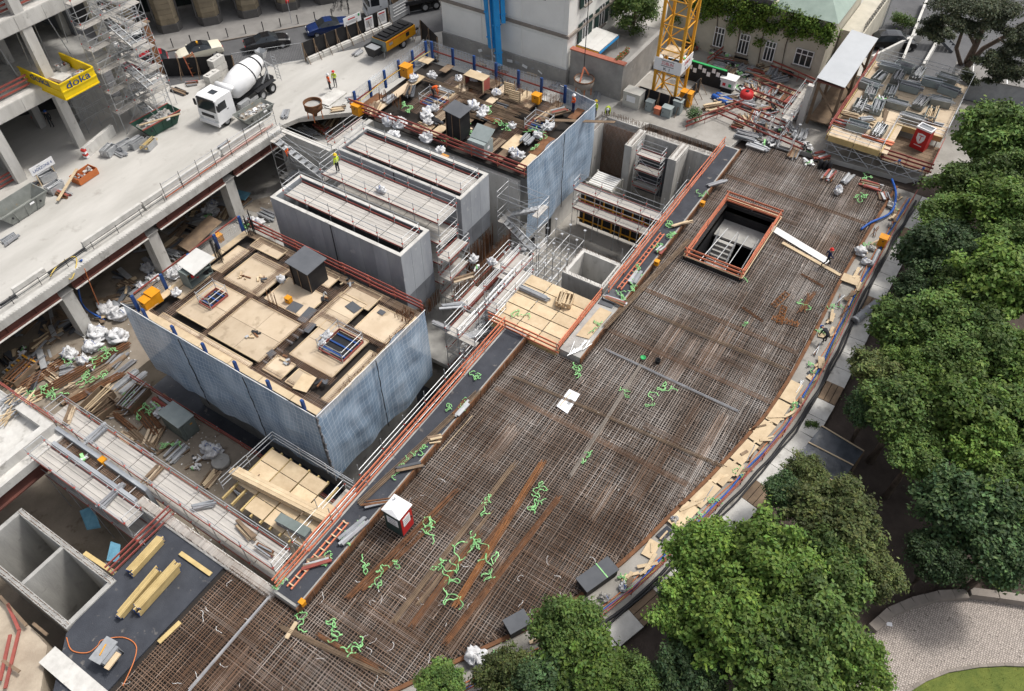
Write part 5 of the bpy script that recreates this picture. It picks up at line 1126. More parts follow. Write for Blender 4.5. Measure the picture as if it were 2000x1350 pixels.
ebox('grey electric box at the front left of the crane hoarding', U(1268, 215, 0), (.6, .7, .95), 'grey_box'); ebox('grey electric box at the front of the crane hoarding', U(1302, 226, 0), (.7, .9, .9), 'grey_box'); ebox('tall grey electric box at the right front of the crane', U(1322, 220, 0), (.7, .8, 1.3), 'grey_box')
ebox('bright orange cabinet right of the crane foot', U(1338, 205, 0), (.7, 1.1, 1.4), 'box_orange'); ebox('small orange box between the grey electric boxes', U(1284, 222, 0), (.5, .6, .6), 'rail_orange')
# blue concrete boom arms
t = thing('concrete_boom', 'bright blue folded concrete placing boom standing before the white house', 'concrete boom', (61.5, 41.0, 0))
p0 = Vector((61.4, 41.0, 0)); 
for (a, c, w_) in (((0, 0, .9), (1.2, 1.4, 13), .55), ((.2, .9, 2.4), (1.2, 2.6, 13), .6), ((.7, -.1, 5), (1.6, .8, 13), .4)):
    beam('boom_arm', t, 'boom_blue', p0+Vector(a), p0+Vector(c), w_, w_*1.1)
    for k in range(4): q = (p0+Vector(a)).lerp(p0+Vector(c), .1+k*.22); box('flange', t, 'boom_blue', q, (w_*1.15, w_*1.2, .1))
pole('delivery_pipe', t, 'galv', p0+Vector((-.3, .5, .3)), p0+Vector((.9, 2.0, 13)), .08, 8); box('hinge', t, 'dark_metal', p0+Vector((0, 0, .7)), (.5, .5, .5)); box('foot_plate', t, 'rust', p0+Vector((0, 0, .05)), (1.4, 1.4, .1)); pole('hose', t, 'hose_black', p0+Vector((0, .2, .6)), p0+Vector((-1.5, -1.5, .1)), .08, 8)
# ------------------------------------------------------------------ corrugated canopy and storage platform, right
t = thing('corrugated_canopy', 'long corrugated metal canopy roof on brown steel frame', 'canopy', (75, 11, 0)); b = MB(); n = 44; rx0, rx1, ry0, ry1 = 69.0, 79.4, 9.5, 12.1
b.grid([[(rx0+(rx1-rx0)*i/(n*2), y, 4.5+.06*(i % 2)+(.18 if j else 0)) for j, y in enumerate((ry0, ry1))] for i in range(n*2+1)], sm=False); b.build('roof_sheet', 'roof_corr', t); b = MB(); b.bx(rx0, rx1, ry0+.05, ry1-.05, 4.3, 4.42); b.build('roof_frame', 'rust_beam', t)
for x in (69.3, 74, 79):
    for y in (9.7, 11.8): box('post', t, 'timber_old', (x, y, 2.1), (.25, .25, 4.2))
    beam('brace', t, 'timber_old', (x, 9.7, 1.5), (x, 11.8, 3.8), .15, .15)
box('side_column', t, 'concrete_light', (68.6, 12.3, 2.0), (.5, .5, 4.2)); box('side_panel', t, 'concrete_light', (71.0, 12.3, 2.8), (4.0, .12, 2.0)); box('floor_plate', t, 'timber_old', (74, 10.7, .6), (10, 2, .1))
zS = 2.0
t = thing('storage_platform', 'timber storage platform on shoring full of scaffold parts, far right', 'platform', (65.2, .4, 0))
for i in range(6):
    for j in range(5):
      if not (i < 2 and j < 2): box('plywood_panel', t, 'plywood', (66.2+i*2.5, 1.3+j*1.72, zS+rr(0, .02)), (2.46, 1.68, .06))
for k in range(2): beam('edge_board', t, 'timber_yellow', (65.0, 4.5+k*2.25, zS-.15), (65.0, 6.7+k*2.25, zS-.15), .08, .55); beam('edge_board', t, 'timber_yellow', (65.0+k*2.45, 4.4, zS-.15), (67.4+k*2.45, 4.4, zS-.15), .08, .5); beam('edge_board', t, 'timber_yellow', (69.95, .5+k*1.95, zS-.15), (69.95, 2.4+k*1.95, zS-.15), .08, .5)
for k in range(6): beam('edge_board', t, 'timber_yellow', (65+k*2.5, 9.1, zS-.15), (67.45+k*2.5, 9.1, zS-.15), .08, .5)
for i in range(4):
    for j in range(5): pole('prop', t, 'galv', (65.4+i*4.5, .8+j*2.0, 0), (65.4+i*4.5, .8+j*2.0, zS-.4), .05, 6)
for j in range(4): pole('brace', t, 'galv', (65.1, .9+j*2, .1), (65.1, 2.8+j*2, zS-.4), .04); pole('brace', t, 'galv', (65.1, 2.8+j*2, .1), (65.1, .9+j*2, zS-.4), .04)
for z in (.5, 1.2): pole('ledger', t, 'galv', (65.1, .8, z), (65.1, 9, z), .035)
for j in range(5): box('prop_head', t, 'blue_steel', (65.25, .8+j*2.0, zS-.35), (.22, .22, .1))
guard('guard_rail', 'galvanised tube handrail along the front of the storage platform', [(65.1, 9.0, zS), (65.1, 4.5, zS), (70.0, 4.5, zS), (70.0, .5, zS)], mn='galv', hh=0, wd=.028, rails=(.35, .7, 1.05))
guard('guard_rail', 'galvanised tube handrail along the back of the storage platform', [(80.6, .5, zS), (80.6, 9.0, zS)], mn='galv', hh=0, wd=.028, rails=(.35, .7, 1.05))
guard('guard_rail', 'red board guard rail on the canopy side of the storage platform', [(65.3, 9.2, zS), (80, 9.2, zS)], mn='rail_red')
guard('guard_rail', 'galvanised tube handrail on the park side of the storage platform', [(70, .4, zS), (80.6, .4, zS)], mn='galv', hh=0, wd=.028, rails=(.35, .7, 1.05))
for i, (x, y, fill, rz) in enumerate(((70.5, 8.0, 'galv', 0), (73.4, 7.8, 'steel_grey', 0), (76.3, 7.9, 'galv', 0), (78.8, 7.6, 'galv', 90), (72.6, 5.2, 'galv', 90), (76.2, 5.0, 'steel_grey', 90), (79, 5.0, 'galv', 0), (72.5, 2.2, 'timber', 0), (75.2, 2.0, 'galv', 90), (77.6, 1.8, 'steel_grey', 90), (79.6, 2.4, 'galv', 90), (67.2, 7.2, 'pvc_grey', 90), (67.5, 5.4, 'galv', 0), (74.6, 8.3, 'galv', 90), (77.4, 6.4, 'steel_grey', 0), (71.2, 6.6, 'pvc_grey', 0), (74.4, 6.3, 'galv', 0), (79.6, 6.4, 'steel_grey', 90), (74, 3.5, 'steel_grey', 0), (78.2, 3.5, 'galv', 90), (71, 3.4, 'galv', 90))):
    crate('grey crate of scaffold parts on the storage platform, %s counted from the canopy' % ordn(i), (x, y, zS+.04), (1.7, .95, .6), fill, body='grey_box' if i % 2 else 'skip_grey', rz=R(rz+rr(-8, 8)), n=16, group='crates on the storage platform', name='storage_crate')
for i, (x, y, L, mn, rz) in enumerate(((68.2, 5.9, 3.2, 'timber', 0), (66.5, 5.2, 2.6, 'rail_orange', 90), (70.2, 5.6, 2.6, 'timber_old', 10), (69.0, 7.3, 2.6, 'timber', 80), (71.6, 2.4, 3.0, 'pvc_grey', 95))):
    t = thing('board_stack', ('pale boards', 'salmon guard boards', 'old brown boards', 'short pale boards', 'grey pipes')[i]+' stacked at the front of the storage platform', 'board stack', (x, y, zS), 'stacks on the storage platform')
    for k in range(7): box('board', t, mn, (x+rr(-.1, .1), y+rr(-.1, .1), zS+.1+(k//3)*.08), (L, .2, .06), rz=R(rz+rr(-5, 5)))
t = thing('red_walkway', 'low red-railed timber walkway beside the red container', 'walkway', (66, 0, 0))
for k in range(8): box('deck_board', t, 'timber_old', (65.9+k*.55, 2.3, 1.0), (.52, 4.0, .05))
for k in range(5): box('prop', t, 'timber_old', (65.6+k*1.0, .5, .3), (.15, .15, 1.35)); 
guard('guard_rail', 'dark red board guard rail round the low walkway by the red container', [(65.6, 4.2, 1.02), (65.6, .3, 1.02), (69.9, .3, 1.02)], mn='rail_red', postm='rail_red')
c = U(1793, 288, 1.03); t = thing('red_container', 'upright red bin with white shield emblem beside the storage platform', 'bin', c); rm = Matrix.Rotation(R(-14), 3, 'Z')
b = MB(); b.box(c+Vector((0, 0, .95)), (.85, 1.3, 1.9), rot=rm); b.build('body', 'toilet_red', t)
b = MB()
for s in (-1, 1): b.box(c+rm @ Vector((s*.4, 0, 1.97)), (.1, 1.36, .16), rot=rm); b.box(c+rm @ Vector((0, s*.63, 1.97)), (.7, .1, .16), rot=rm)
b.build('rim', 'white_paint', t); b = MB(); b.box(c+Vector((0, 0, 1.92)), (.68, 1.12, .04), rot=rm); b.build('lid', 'pvc_grey', t)
MF = face_matrix(c+rm @ Vector((-.44, 0, 1.1)), rm @ Vector((0, -1, 0)), (0, 0, 1)); b = MB()
sh = [(-.36, .42), (0, .48), (.36, .42), (.36, -.05), (.2, -.35), (0, -.5), (-.2, -.35), (-.36, -.05)]
b.add([MF @ Vector((x, y, .01)) for x, y in sh], [tuple(reversed(range(8)))]); b.f[-1] = tuple(range(8)); b.build('shield', 'sign_white', t)
text('emblem', 'T', 'sign_red', t, MF @ Matrix.Translation((0, .02, .015)), .75); box('emblem_bar', t, 'sign_white', c+rm @ Vector((-.44, 0, .42)), (.012, .7, .06), rot=rm)
# ------------------------------------------------------------------ vehicles
random.seed(71)
def wheel(par, x, y, r, wd, s, rim='galv'):
    b = MB(); b.lathe([(r*.55, -wd/2), (r*.95, -wd/2), (r, -wd/2+.03), (r, wd/2-.03), (r*.95, wd/2), (r*.55, wd/2)], (x, y, r), 18, axis='Y'); o = b.build('wheel', 'black_rubber', par)
    b = MB(); yy = y+s*wd*.42; b.lathe([(0, 0), (r*.2, .02*s), (r*.5, .0), (r*.62, .03*s)], (x, yy, r), 14, axis='Y')
    b.build('rim', rim, o); return o
def car(label, paint, loc, rz, kind='sedan', extras=None, roof=None):
    t = thing('parked_car', label, 'car', (0, 0, 0))
    if kind == 'sedan': st = [(-2.36, .5, .72, .78, .72), (-2.25, .85, .95, .86, .8), (-1.75, .95, 1.03, .9, .76), (-1.2, .97, 1.08, .91, .74), (-.5, .98, 1.42, .91, .6), (.35, .97, 1.44, .91, .6), (1.15, .95, 1.02, .91, .74), (1.85, .82, .9, .89, .72), (2.2, .7, .78, .82, .6), (2.36, .45, .55, .7, .5)]; ga, gb = 3, 6
    else: st = [(-2.2, .5, .75, .8, .74), (-2.1, .95, 1.05, .88, .76), (-1.75, 1.0, 1.45, .91, .62), (-1.0, 1.0, 1.56, .92, .64), (0, 1.0, 1.58, .92, .65), (.5, .98, 1.52, .92, .63), (1.2, .96, 1.05, .91, .76), (1.8, .86, .95, .89, .74), (2.1, .72, .8, .83, .62), (2.22, .45, .55, .72, .5)]; ga, gb = 1, 6
    secs = []
    for x, zb, zt, wb, wt in st:
        half = [(wb*.9, .24), (wb, .4), (wb*1.01, min(.62, zb)), (wb*.98, zb), (wt, zt), (wt*.5, zt+.03)]
        secs.append([(x, -y, z) for y, z in half]+[(x, y, z) for y, z in reversed(half)])
    body = MB(); glass = {'windshield': MB(), 'rear_window': MB(), 'side_window': MB()}; np_ = len(secs[0]); tb = MB()
    for i in range(len(st)-1):
        for j in range(np_-1):
            q = [secs[i][j], secs[i][j+1], secs[i+1][j+1], secs[i+1][j]]
            cab = ga <= i < gb
            side = j in (3, 7); top = j in (4, 5, 6)
            if cab and side: glass['side_window'].add(q, [(0, 1, 2, 3)])
            elif top and i == ga: glass['rear_window'].add(q, [(0, 1, 2, 3)])
            elif top and i == gb-1: glass['windshield'].add(q, [(0, 1, 2, 3)])
            elif top and cab and roof: tb.add(q, [(0, 1, 2, 3)])
            else: body.add(q, [(0, 1, 2, 3)], 0, True)
    body.add(secs[0], [tuple(range(np_))]); body.add(secs[-1], [tuple(reversed(range(np_)))])
    body.add([(st[0][0]+.3, -.8, .22), (st[-1][0]-.3, -.8, .22), (st[-1][0]-.3, .8, .22), (st[0][0]+.3, .8, .22)], [(3, 2, 1, 0)])
    bo = body.build('body', paint, t)
    for k, g in glass.items(): g.build(k, 'dark_glass', t)
    if tb.f: tb.build('roof', roof, t)
    for x in (-1.38, 1.42):
        for s in (-1, 1): wheel(t, x, s*.8, .33, .22, s)
    for s in (-1, 1):
        box('headlight', t, 'lamp_clear', (st[-1][0]-.14, s*.6, .66), (.12, .3, .14)); box('tail_light', t, 'lamp_red', (st[0][0]+.05, s*.62, .78), (.1, .28, .14)); box('mirror', t, paint, (.95, s*1.0, 1.0), (.12, .16, .12))
        box('pillar', t, paint, (-.05, s*.77, 1.2), (.08, .04, .4), rot=Matrix.Rotation(-s*R(36), 3, 'X'))
    box('number_plate', t, 'sign_white', (st[-1][0]+.01, 0, .45), (.02, .5, .11)); box('number_plate', t, 'sign_white', (st[0][0]-.01, 0, .55), (.02, .5, .11))
    if extras == 'taxi': box('taxi_sign', t, 'crane_yellow', (-.05, 0, 1.53), (.18, .4, .13))
    return place(t, loc, rz)
def street_at(px, py): return U(px, py, .02)
car('black sedan parked in the street behind the mixer truck', 'car_black', street_at(524, 92), rzs)
car('dark blue sedan parked in the street beside the hoarding', 'car_blue', street_at(642, 62), rzs+math.pi)
car('cream taxi with black roof and yellow roof sign behind the low black fence', 'car_cream', street_at(392, 110), rzs+math.pi+R(6), extras='taxi', roof='car_black')
car('white hatchback parked behind the scaffold stair tower', 'car_white', street_at(262, 92), rzs+math.pi, kind='hatch')
car('dark red hatchback half hidden behind the scaffold and steel post', 'car_red', street_at(290, 132), rzs+math.pi, kind='hatch')
car('black estate car parked right of the white roof terrace', 'car_black', U(1742, 92, 0), R(-62), kind='hatch')
car('white car half hidden beside the garden wall below the crane', 'car_white', (71.3, 26.4, 0), R(90), kind='hatch')
def truck_cab(t, x0, paint='white_paint', w_=2.4, h=2.9):
    b = MB(); prof = [(x0, .55), (x0, 2.9), (x0+1.7, 2.95), (x0+2.05, 2.8), (x0+2.2, 1.75), (x0+2.28, 1.2), (x0+2.25, .5)]
    v = [(x, -w_/2, z) for x, z in prof]+[(x, w_/2, z) for x, z in prof]; n = len(prof)
    b.add(v, [(i, i+n, (i+1) % n+n, (i+1) % n) for i in range(n)]+[tuple(range(n)), tuple(reversed(range(n, 2*n)))]); b.build('cab', paint, t)
    b = MB(); b.add([(x0+2.075, -w_/2+.12, 2.7), (x0+2.075, w_/2-.12, 2.7), (x0+2.215, w_/2-.12, 1.7), (x0+2.215, -w_/2+.12, 1.7)], [(0, 3, 2, 1)]); b.build('windshield', 'dark_glass', t)
    for s in (-1, 1):
        box('side_window', t, 'dark_glass', (x0+1.4, s*(w_/2+.005), 2.1), (.95, .02, .75)); box('mirror', t, 'dark_metal', (x0+2.15, s*(w_/2+.2), 2.2), (.12, .2, .6)); box('headlight', t, 'lamp_clear', (x0+2.27, s*.9, .85), (.05, .35, .2)); box('door_handle', t, 'dark_metal', (x0+.85, s*(w_/2+.01), 1.55), (.2, .03, .05))
    box('grille', t, 'dark_metal', (x0+2.27, 0, 1.25), (.05, 1.5, .3)); box('bumper', t, paint, (x0+2.3, 0, .55), (.2, w_, .35)); box('roof_hatch', t, 'dark_glass', (x0+1.0, 0, 2.97), (.6, .7, .05)); box('visor', t, 'dark_metal', (x0+2.12, 0, 2.83), (.12, 2.0, .12)); box('number_plate', t, 'sign_white', (x0+2.41, 0, .5), (.02, .5, .11))
def mixer(loc, rz):
    t = thing('concrete_mixer_truck', 'white concrete mixer truck parked on the site deck', 'mixer truck', (0, 0, 0)); truck_cab(t, 2.0)
    b = MB(); b.bx(-4.3, 3.9, -.45, .45, .75, 1.05); b.build('chassis', 'dark_metal', t)
    ax = Matrix.Rotation(R(-78), 3, 'Y')   # drum axis rises towards the back
    d = Vector((-math.cos(R(13)), 0, math.sin(R(13)))); c0 = Vector((1.2, 0, 2.0)); fr = frame_of(d)
    def ring(prof, nm, mn):
        b = MB(); v = []; n = 24; k = len(prof)
        for i in range(n):
            a = 2*math.pi*i/n
            for s_, r_ in prof: v.append(c0+d*s_+fr @ Vector((0, r_*math.cos(a), r_*math.sin(a))))
        b.add(v, [(i*k+q, ((i+1) % n)*k+q, ((i+1) % n)*k+q+1, i*k+q+1) for i in range(n) for q in range(k-1)], 0, True); return b.build(nm, mn, t)
    ring([(0, 0), (0, .7), (.35, 1.0), (1.5, 1.18), (2.6, 1.18), (4.0, .82), (4.7, .58), (4.75, .45), (4.6, .35)], 'drum', 'white_paint')
    ring([(2.58, 1.185), (2.58, 1.21), (2.68, 1.21), (2.68, 1.185)], 'drum_band', 'dark_metal'); ring([(3.95, .84), (3.95, .88), (4.1, .84), (4.1, .8)], 'drum_band', 'dark_metal')
    b = MB(); b.lathe([(0, -1), (.3, -.95), (.32, 0), (.32, .9), (0, 1)], (1.55, 0, 2.75), 14, axis='Y'); b.build('water_tank', 'white_paint', t)
    for a, c in (((-3.6, .5, 1.05), (-3.6, .5, 2.9)), ((-3.6, -.5, 1.05), (-3.6, -.5, 2.9)), ((-3.6, .5, 2.0), (-2.6, .5, 1.05)), ((-3.6, -.5, 2.0), (-2.6, -.5, 1.05))): beam('drum_stand', t, 'galv', a, c, .12, .12)
    b = MB(); b.add([(-3.6, -.5, 3.7), (-3.6, .5, 3.7), (-4.3, .5, 3.75), (-4.3, -.5, 3.75), (-3.75, -.25, 3.0), (-3.75, .25, 3.0), (-4.1, .25, 3.0), (-4.1, -.25, 3.0)], [(0, 1, 5, 4), (1, 2, 6, 5), (2, 3, 7, 6), (3, 0, 4, 7)]); b.build('hopper', 'galv', t); beam('chute', t, 'galv', (-3.9, 0, 2.7), (-4.9, .3, 1.6), .45, .12)
    for s in (-.25, .25): pole('ladder_rail', t, 'galv', (-4.55, .9+s, .6), (-4.4, .9+s, 3.4), .03)
    for k in range(8): pole('ladder_rung', t, 'galv', (-4.53+.02*k, .65, .8+k*.33), (-4.53+.02*k, 1.15, .8+k*.33), .025)
    for s in (-1, 1):
        for x in (3.3, -1.7, -3.1): wheel(t, x, s*1.02, .5, .32 if x > 0 else .5, s)
        box('mudguard', t, 'dark_metal', (-2.4, s*1.02, 1.08), (2.7, .5, .06)); box('fuel_tank', t, 'galv', (.6, s*.9, .75), (1.3, .45, .5)); box('side_guard', t, 'galv', (-.5, s*1.15, .7), (1.2, .05, .35))
    return place(t, loc, rz)
mixer((43.3, 58.7, 0), math.pi+R(4))
t = thing('delivery_truck', 'white truck with dark windshield in the street behind the hoarding', 'truck', (0, 0, 0)); truck_cab(t, 2.0); b = MB(); b.bx(-4.5, 1.9, -1.25, 1.25, 1.1, 1.5); b.build('bed', 'dark_metal', t)
for s in (-1, 1):
    for x in (3.3, -2.2, -3.5): wheel(t, x, s*1.0, .5, .35, s)
    for k in range(5): box('stake', t, 'galv', (1.7-k*1.4, s*1.2, 2.0), (.1, .08, 1.0))
b = MB(); b.bx(-4, 1.4, -1.0, 1.0, 1.5, 2.1); b.build('cargo', 'timber_old', t); place(t, U(735, 32, .02)+sdv*3.2, rzs+math.pi)
def pump(loc, rz):
    t = thing('concrete_pump', 'yellow trailer concrete pump with black engine hood beside the white house', 'concrete pump', (0, 0, 0))
    b = MB(); b.bx(-2.0, 2.6, -.95, .95, .75, 1.75); b.build('body', 'pump_orange', t); b = MB()
    prof = [(-2.0, 1.76), (-2.3, 1.3), (-2.3, .8), (-2.01, .76)]; v = [(x, -.95, z) for x, z in prof]+[(x, .95, z) for x, z in prof]; b.add(v, [(0, 1, 5, 4), (1, 2, 6, 5), (2, 3, 7, 6), (0, 3, 2, 1), (4, 5, 6, 7)]); b.build('nose', 'grey_box_dark', t)
    b = MB(); b.bx(-1.9, 2.5, -.85, .85, 1.75, 1.9); b.build('hood', 'dark_metal', t)
    for k in range(5): box('hood_vent', t, 'black_rubber', (-1.2+k*.75, 0, 1.97), (.55, 1.2, .14))
    for k in range(4):
        for s in (-1, 1): box('side_panel', t, 'pump_orange', (-1.45+k*1.12, s*.96, 1.25), (1.08, .03, .92))
    for s in (-1, 1): box('window', t, 'sign_grey', (-1.3, s*.985, 1.35), (.5, .02, .25)); box('vent', t, 'dark_metal', (1.3, s*.985, 1.3), (.5, .02, .4)); box('print', t, 'sign_red', (0, s*.985, 1.66), (3.6, .015, .06)); wheel(t, .6, s*.8, .45, .3, s)
    b = MB(); h = [(-3.5, -.8), (-2.35, -.8), (-2.35, .8), (-3.5, .8)]; v = [(x, y, 1.5) for x, y in h]+[(x*.9-.3, y*.45, .55) for x, y in h]; b.add(v, [(0, 1, 5, 4), (1, 2, 6, 5), (2, 3, 7, 6), (3, 0, 4, 7), (4, 5, 6, 7)]); b.build('hopper', 'dark_metal', t)
    b = MB(); b.bx(-3.45, -2.4, -.7, .7, 1.32, 1.36); b.build('hopper_grid', 'sign_grey', t); box('chassis', t, 'dark_metal', (0, 0, .6), (5.6, .9, .25)); beam('drawbar', t, 'dark_metal', (2.7, 0, .6), (4.0, 0, .55), .2, .2)
    for x in (-2.2, 2.3):
        for s in (-1, 1): pole('support_leg', t, 'galv', (x, s*.75, .7), (x, s*.75, 0), .06, 6)
    return place(t, loc, rz)
pump((59.7, 53.2, 0), R(-3))
# ------------------------------------------------------------------ people: one skinned body each, helmet as a part
def person(label, loc, rz, pose='stand', top='vest_orange', legs='cloth_dark', helmet='helmet_white', z=None):
    J = {'pel': (0, 0, .93, .13), 'wai': (0, 0, 1.1, .125), 'che': (0, 0, 1.3, .15), 'nek': (0, 0, 1.48, .06), 'hed': (.02, 0, 1.6, .085), 'crn': (.02, 0, 1.7, .08)}
    leg = {-1: [(0, .1, .88, .095), (.02, .11, .5, .065), (0, .12, .1, .05), (.14, .13, .05, .045)], 1: [(0, .1, .88, .095), (.02, .11, .5, .065), (0, .12, .1, .05), (.14, .13, .05, .045)]}
    arm = {s: [(0, .19, 1.42, .065), (-.02, .25, 1.15, .05), (.06, .24, .9, .04), (.09, .23, .8, .035)] for s in (-1, 1)}
    if pose == 'walk':
        leg[1] = [(.02, .1, .88, .095), (.2, .11, .52, .065), (.32, .12, .12, .05), (.45, .13, .09, .045)]; leg[-1] = [(-.02, .1, .88, .095), (-.08, .11, .5, .065), (-.36, .12, .16, .05), (-.28, .13, .06, .045)]
        arm[1] = [(0, .19, 1.42, .065), (-.16, .24, 1.18, .05), (-.2, .24, .95, .04), (-.18, .23, .86, .035)]; arm[-1] = [(0, .19, 1.42, .065), (.12, .24, 1.18, .05), (.3, .2, 1.0, .04), (.38, .18, .98, .035)]
    if pose == 'talk':
        arm[1] = [(0, .19, 1.42, .065), (.02, .26, 1.16, .05), (.22, .1, 1.12, .04), (.28, .02, 1.14, .035)]
    if pose == 'bend':
        J.update({'pel': (-.15, 0, .85, .13), 'wai': (.0, 0, .98, .125), 'che': (.22, 0, 1.05, .15), 'nek': (.4, 0, 1.06, .06), 'hed': (.5, 0, 1.02, .085), 'crn': (.6, 0, 1.02, .08)})
        for s in (-1, 1): leg[s] = [(-.15, .1, .8, .095), (.0, .13, .45, .065), (-.08, .13, .1, .05), (.06, .14, .05, .045)]; arm[s] = [(.28, .19, 1.02, .065), (.3, .24, .75, .05), (.38, .2, .5, .04), (.4, .18, .4, .035)]
    names = list(J); v = [J[k][:3] for k in names]; rad = [J[k][3] for k in names]; e = [(i, i+1) for i in range(len(names)-1)]; seg = ['b']*len(names); seg[0] = 'l'; seg[3:] = ['s']*3
    for s in (-1, 1):
        for chain, st_, root in ((leg[s], 'l', 0), (arm[s], 'a', 2)):
            pr = root
            for i, (x, y, zz, r_) in enumerate(chain):
                v.append((x, y*s, zz)); rad.append(r_); e.append((pr, len(v)-1)); pr = len(v)-1; seg.append('s' if st_ == 'a' and i == 3 else ('f' if st_ == 'l' and i == 3 else st_))
    me = bpy.data.meshes.new('person_body'); me.from_pydata(v, e, []); o = bpy.data.objects.new('tmp', me); COL.objects.link(o)
    sm = o.modifiers.new('skin', 'SKIN'); 
    if not me.skin_vertices: me.skin_vertices.new()
    for i, r_ in enumerate(rad): me.skin_vertices[0].data[i].radius = (r_, r_*(.8 if seg[i] in 'b' else 1)); me.skin_vertices[0].data[i].use_root = i == 0
    sb = o.modifiers.new('sub', 'SUBSURF'); sb.levels = sb.render_levels = 1
    em = bpy.data.meshes.new_from_object(o.evaluated_get(bpy.context.evaluated_depsgraph_get())); bpy.data.objects.remove(o)
    em.materials.clear()
    for q in (top, legs, 'skin', 'black_rubber'): em.materials.append(MAT[q])
    mi = {'b': 0, 'a': 0, 'l': 1, 's': 2, 'f': 3}
    for p in em.polygons:
        c = p.center; k = min(range(len(v)), key=lambda i: (Vector(v[i])-c).length-rad[i]); p.material_index = mi[seg[k]]; p.use_smooth = True
    t = thing('person', label, 'person', (0, 0, 0)); link(bpy.data.objects.new('body', em), t, Matrix.Identity(4))
    hc = Vector(J['crn'][:3]); dn = (hc-Vector(J['hed'][:3])).normalized(); b = MB(); b.lathe([(.17, -.01), (.155, .0), (.13, .0), (.125, .06), (.09, .11), (0, .135)], (0, 0, 0), 14)
    Mh = Matrix.Translation(hc-dn*.03) @ dn.to_track_quat('Z', 'Y').to_matrix().to_4x4(); b.v = [tuple(Mh @ Vector(q)) for q in b.v]; b.build('helmet', helmet, t)
    if top.startswith('vest') and pose != 'bend':
        for zz in (1.08, 1.24): b = MB(); b.lathe([(.16, -.02), (.162, .02)], (0, 0, zz), 14); b.v = [(x*.86, y*1.02, q) for x, y, q in b.v]; b.build('reflective_band', 'sign_white', t)
    return place(t, loc, rz)
person('worker in orange vest and white helmet standing on the grey slab stack', U(645, 176, .3), R(-20), 'stand', helmet='helmet_white')
person('worker in yellow vest and red helmet on the deck, talking', U(656, 170, 0), R(200), 'talk', 'vest_yellow', 'cloth_grey', 'helmet_red')
person('worker in navy clothes and red helmet walking on a plank over the rebar', U(1612, 519, .12), R(-68), 'walk', 'cloth_navy', 'cloth_dark', 'helmet_red')
person('worker in orange vest climbing the scaffold stair', U(566, 318, -1.2), R(90), 'walk', 'vest_orange', 'cloth_grey', 'helmet_white')
person('worker in orange vest in the shade under the frame building', U(78, 246, 0), R(30), 'walk', 'vest_orange', 'cloth_dark', 'helmet_white')
person('worker in dark clothes and blue helmet under the frame building', U(103, 248, 0), R(220), 'stand', 'cloth_dark', 'cloth_dark', 'helmet_blue')
person('worker in yellow vest and yellow helmet behind the far tower net', U(1162, 228, 0), R(160), 'stand', 'vest_yellow', 'cloth_navy', 'helmet_yellow')
person('worker in yellow vest and white helmet near the retaining wall', U(1187, 226, 0), R(200), 'bend', 'vest_yellow', 'cloth_dark', 'helmet_white')
person('worker in orange vest at the back corner of the far tower', (53.6, 28.2, ZE+.05), R(150), 'talk', 'vest_orange', 'cloth_navy', 'helmet_white')
person('bent worker in orange vest among the bags on the far tower', U(848, 190, ZE+.1), R(-60), 'bend', 'vest_orange', 'cloth_dark', 'helmet_white')
person('worker in yellow vest standing on the scaffold between the concrete boxes', (35.9, 39.3, ZB-.3), R(90), 'stand', 'vest_yellow', 'cloth_dark', 'helmet_yellow')
person('crouching worker in dark clothes and blue helmet at the timber walkway', U(1608, 668, .1), R(60), 'bend', 'cloth_dark', 'cloth_dark', 'helmet_blue')
person('worker in orange behind the park trees near the white trailer', U(1930, 175, 0), R(90), 'stand', 'vest_orange', 'cloth_grey', 'helmet_white')
# ------------------------------------------------------------------ park: paving, kerbs, grass
random.seed(81)
GZ = -.44
PV = bpy.data.materials.new('cobbles'); PV.use_nodes = True; MAT['cobbles'] = PV
n_ = PV.node_tree; L_ = n_.links.new; b_ = n_.nodes['Principled BSDF']; b_.inputs['Roughness'].default_value = .85
g_ = n_.nodes.new('ShaderNodeNewGeometry'); wv = n_.nodes.new('ShaderNodeTexNoise'); wv.inputs['Scale'].default_value = .6; L_(g_.outputs['Position'], wv.inputs['Vector'])
mxv = n_.nodes.new('ShaderNodeMix'); mxv.data_type = 'VECTOR'; mxv.inputs['Factor'].default_value = .35; L_(g_.outputs['Position'], mxv.inputs['A']); L_(wv.outputs['Color'], mxv.inputs['B'])
vo = n_.nodes.new('ShaderNodeTexVoronoi'); vo.feature = 'DISTANCE_TO_EDGE'; vo.inputs['Scale'].default_value = 8.5; vo.inputs['Randomness'].default_value = .45; L_(g_.outputs['Position'], vo.inputs['Vector'])
vc = n_.nodes.new('ShaderNodeTexVoronoi'); vc.inputs['Scale'].default_value = 8.5; vc.inputs['Randomness'].default_value = .45; L_(g_.outputs['Position'], vc.inputs['Vector'])
cr = n_.nodes.new('ShaderNodeValToRGB'); cr.color_ramp.elements[0].position = .03; cr.color_ramp.elements[1].position = .16; cr.color_ramp.elements[0].color = (.11, .09, .075, 1); cr.color_ramp.elements[1].color = (.40, .35, .31, 1); L_(vo.outputs['Distance'], cr.inputs['Fac'])
sp_ = n_.nodes.new('ShaderNodeSeparateColor'); L_(vc.outputs['Color'], sp_.inputs[0]); mr = n_.nodes.new('ShaderNodeMapRange'); mr.inputs['To Min'].default_value = .85; mr.inputs['To Max'].default_value = 1.12; L_(sp_.outputs[0], mr.inputs['Value'])
hv = n_.nodes.new('ShaderNodeHueSaturation'); L_(mr.outputs[0], hv.inputs['Value']); L_(cr.outputs['Color'], hv.inputs['Color']); L_(hv.outputs[0], b_.inputs['Base Color'])
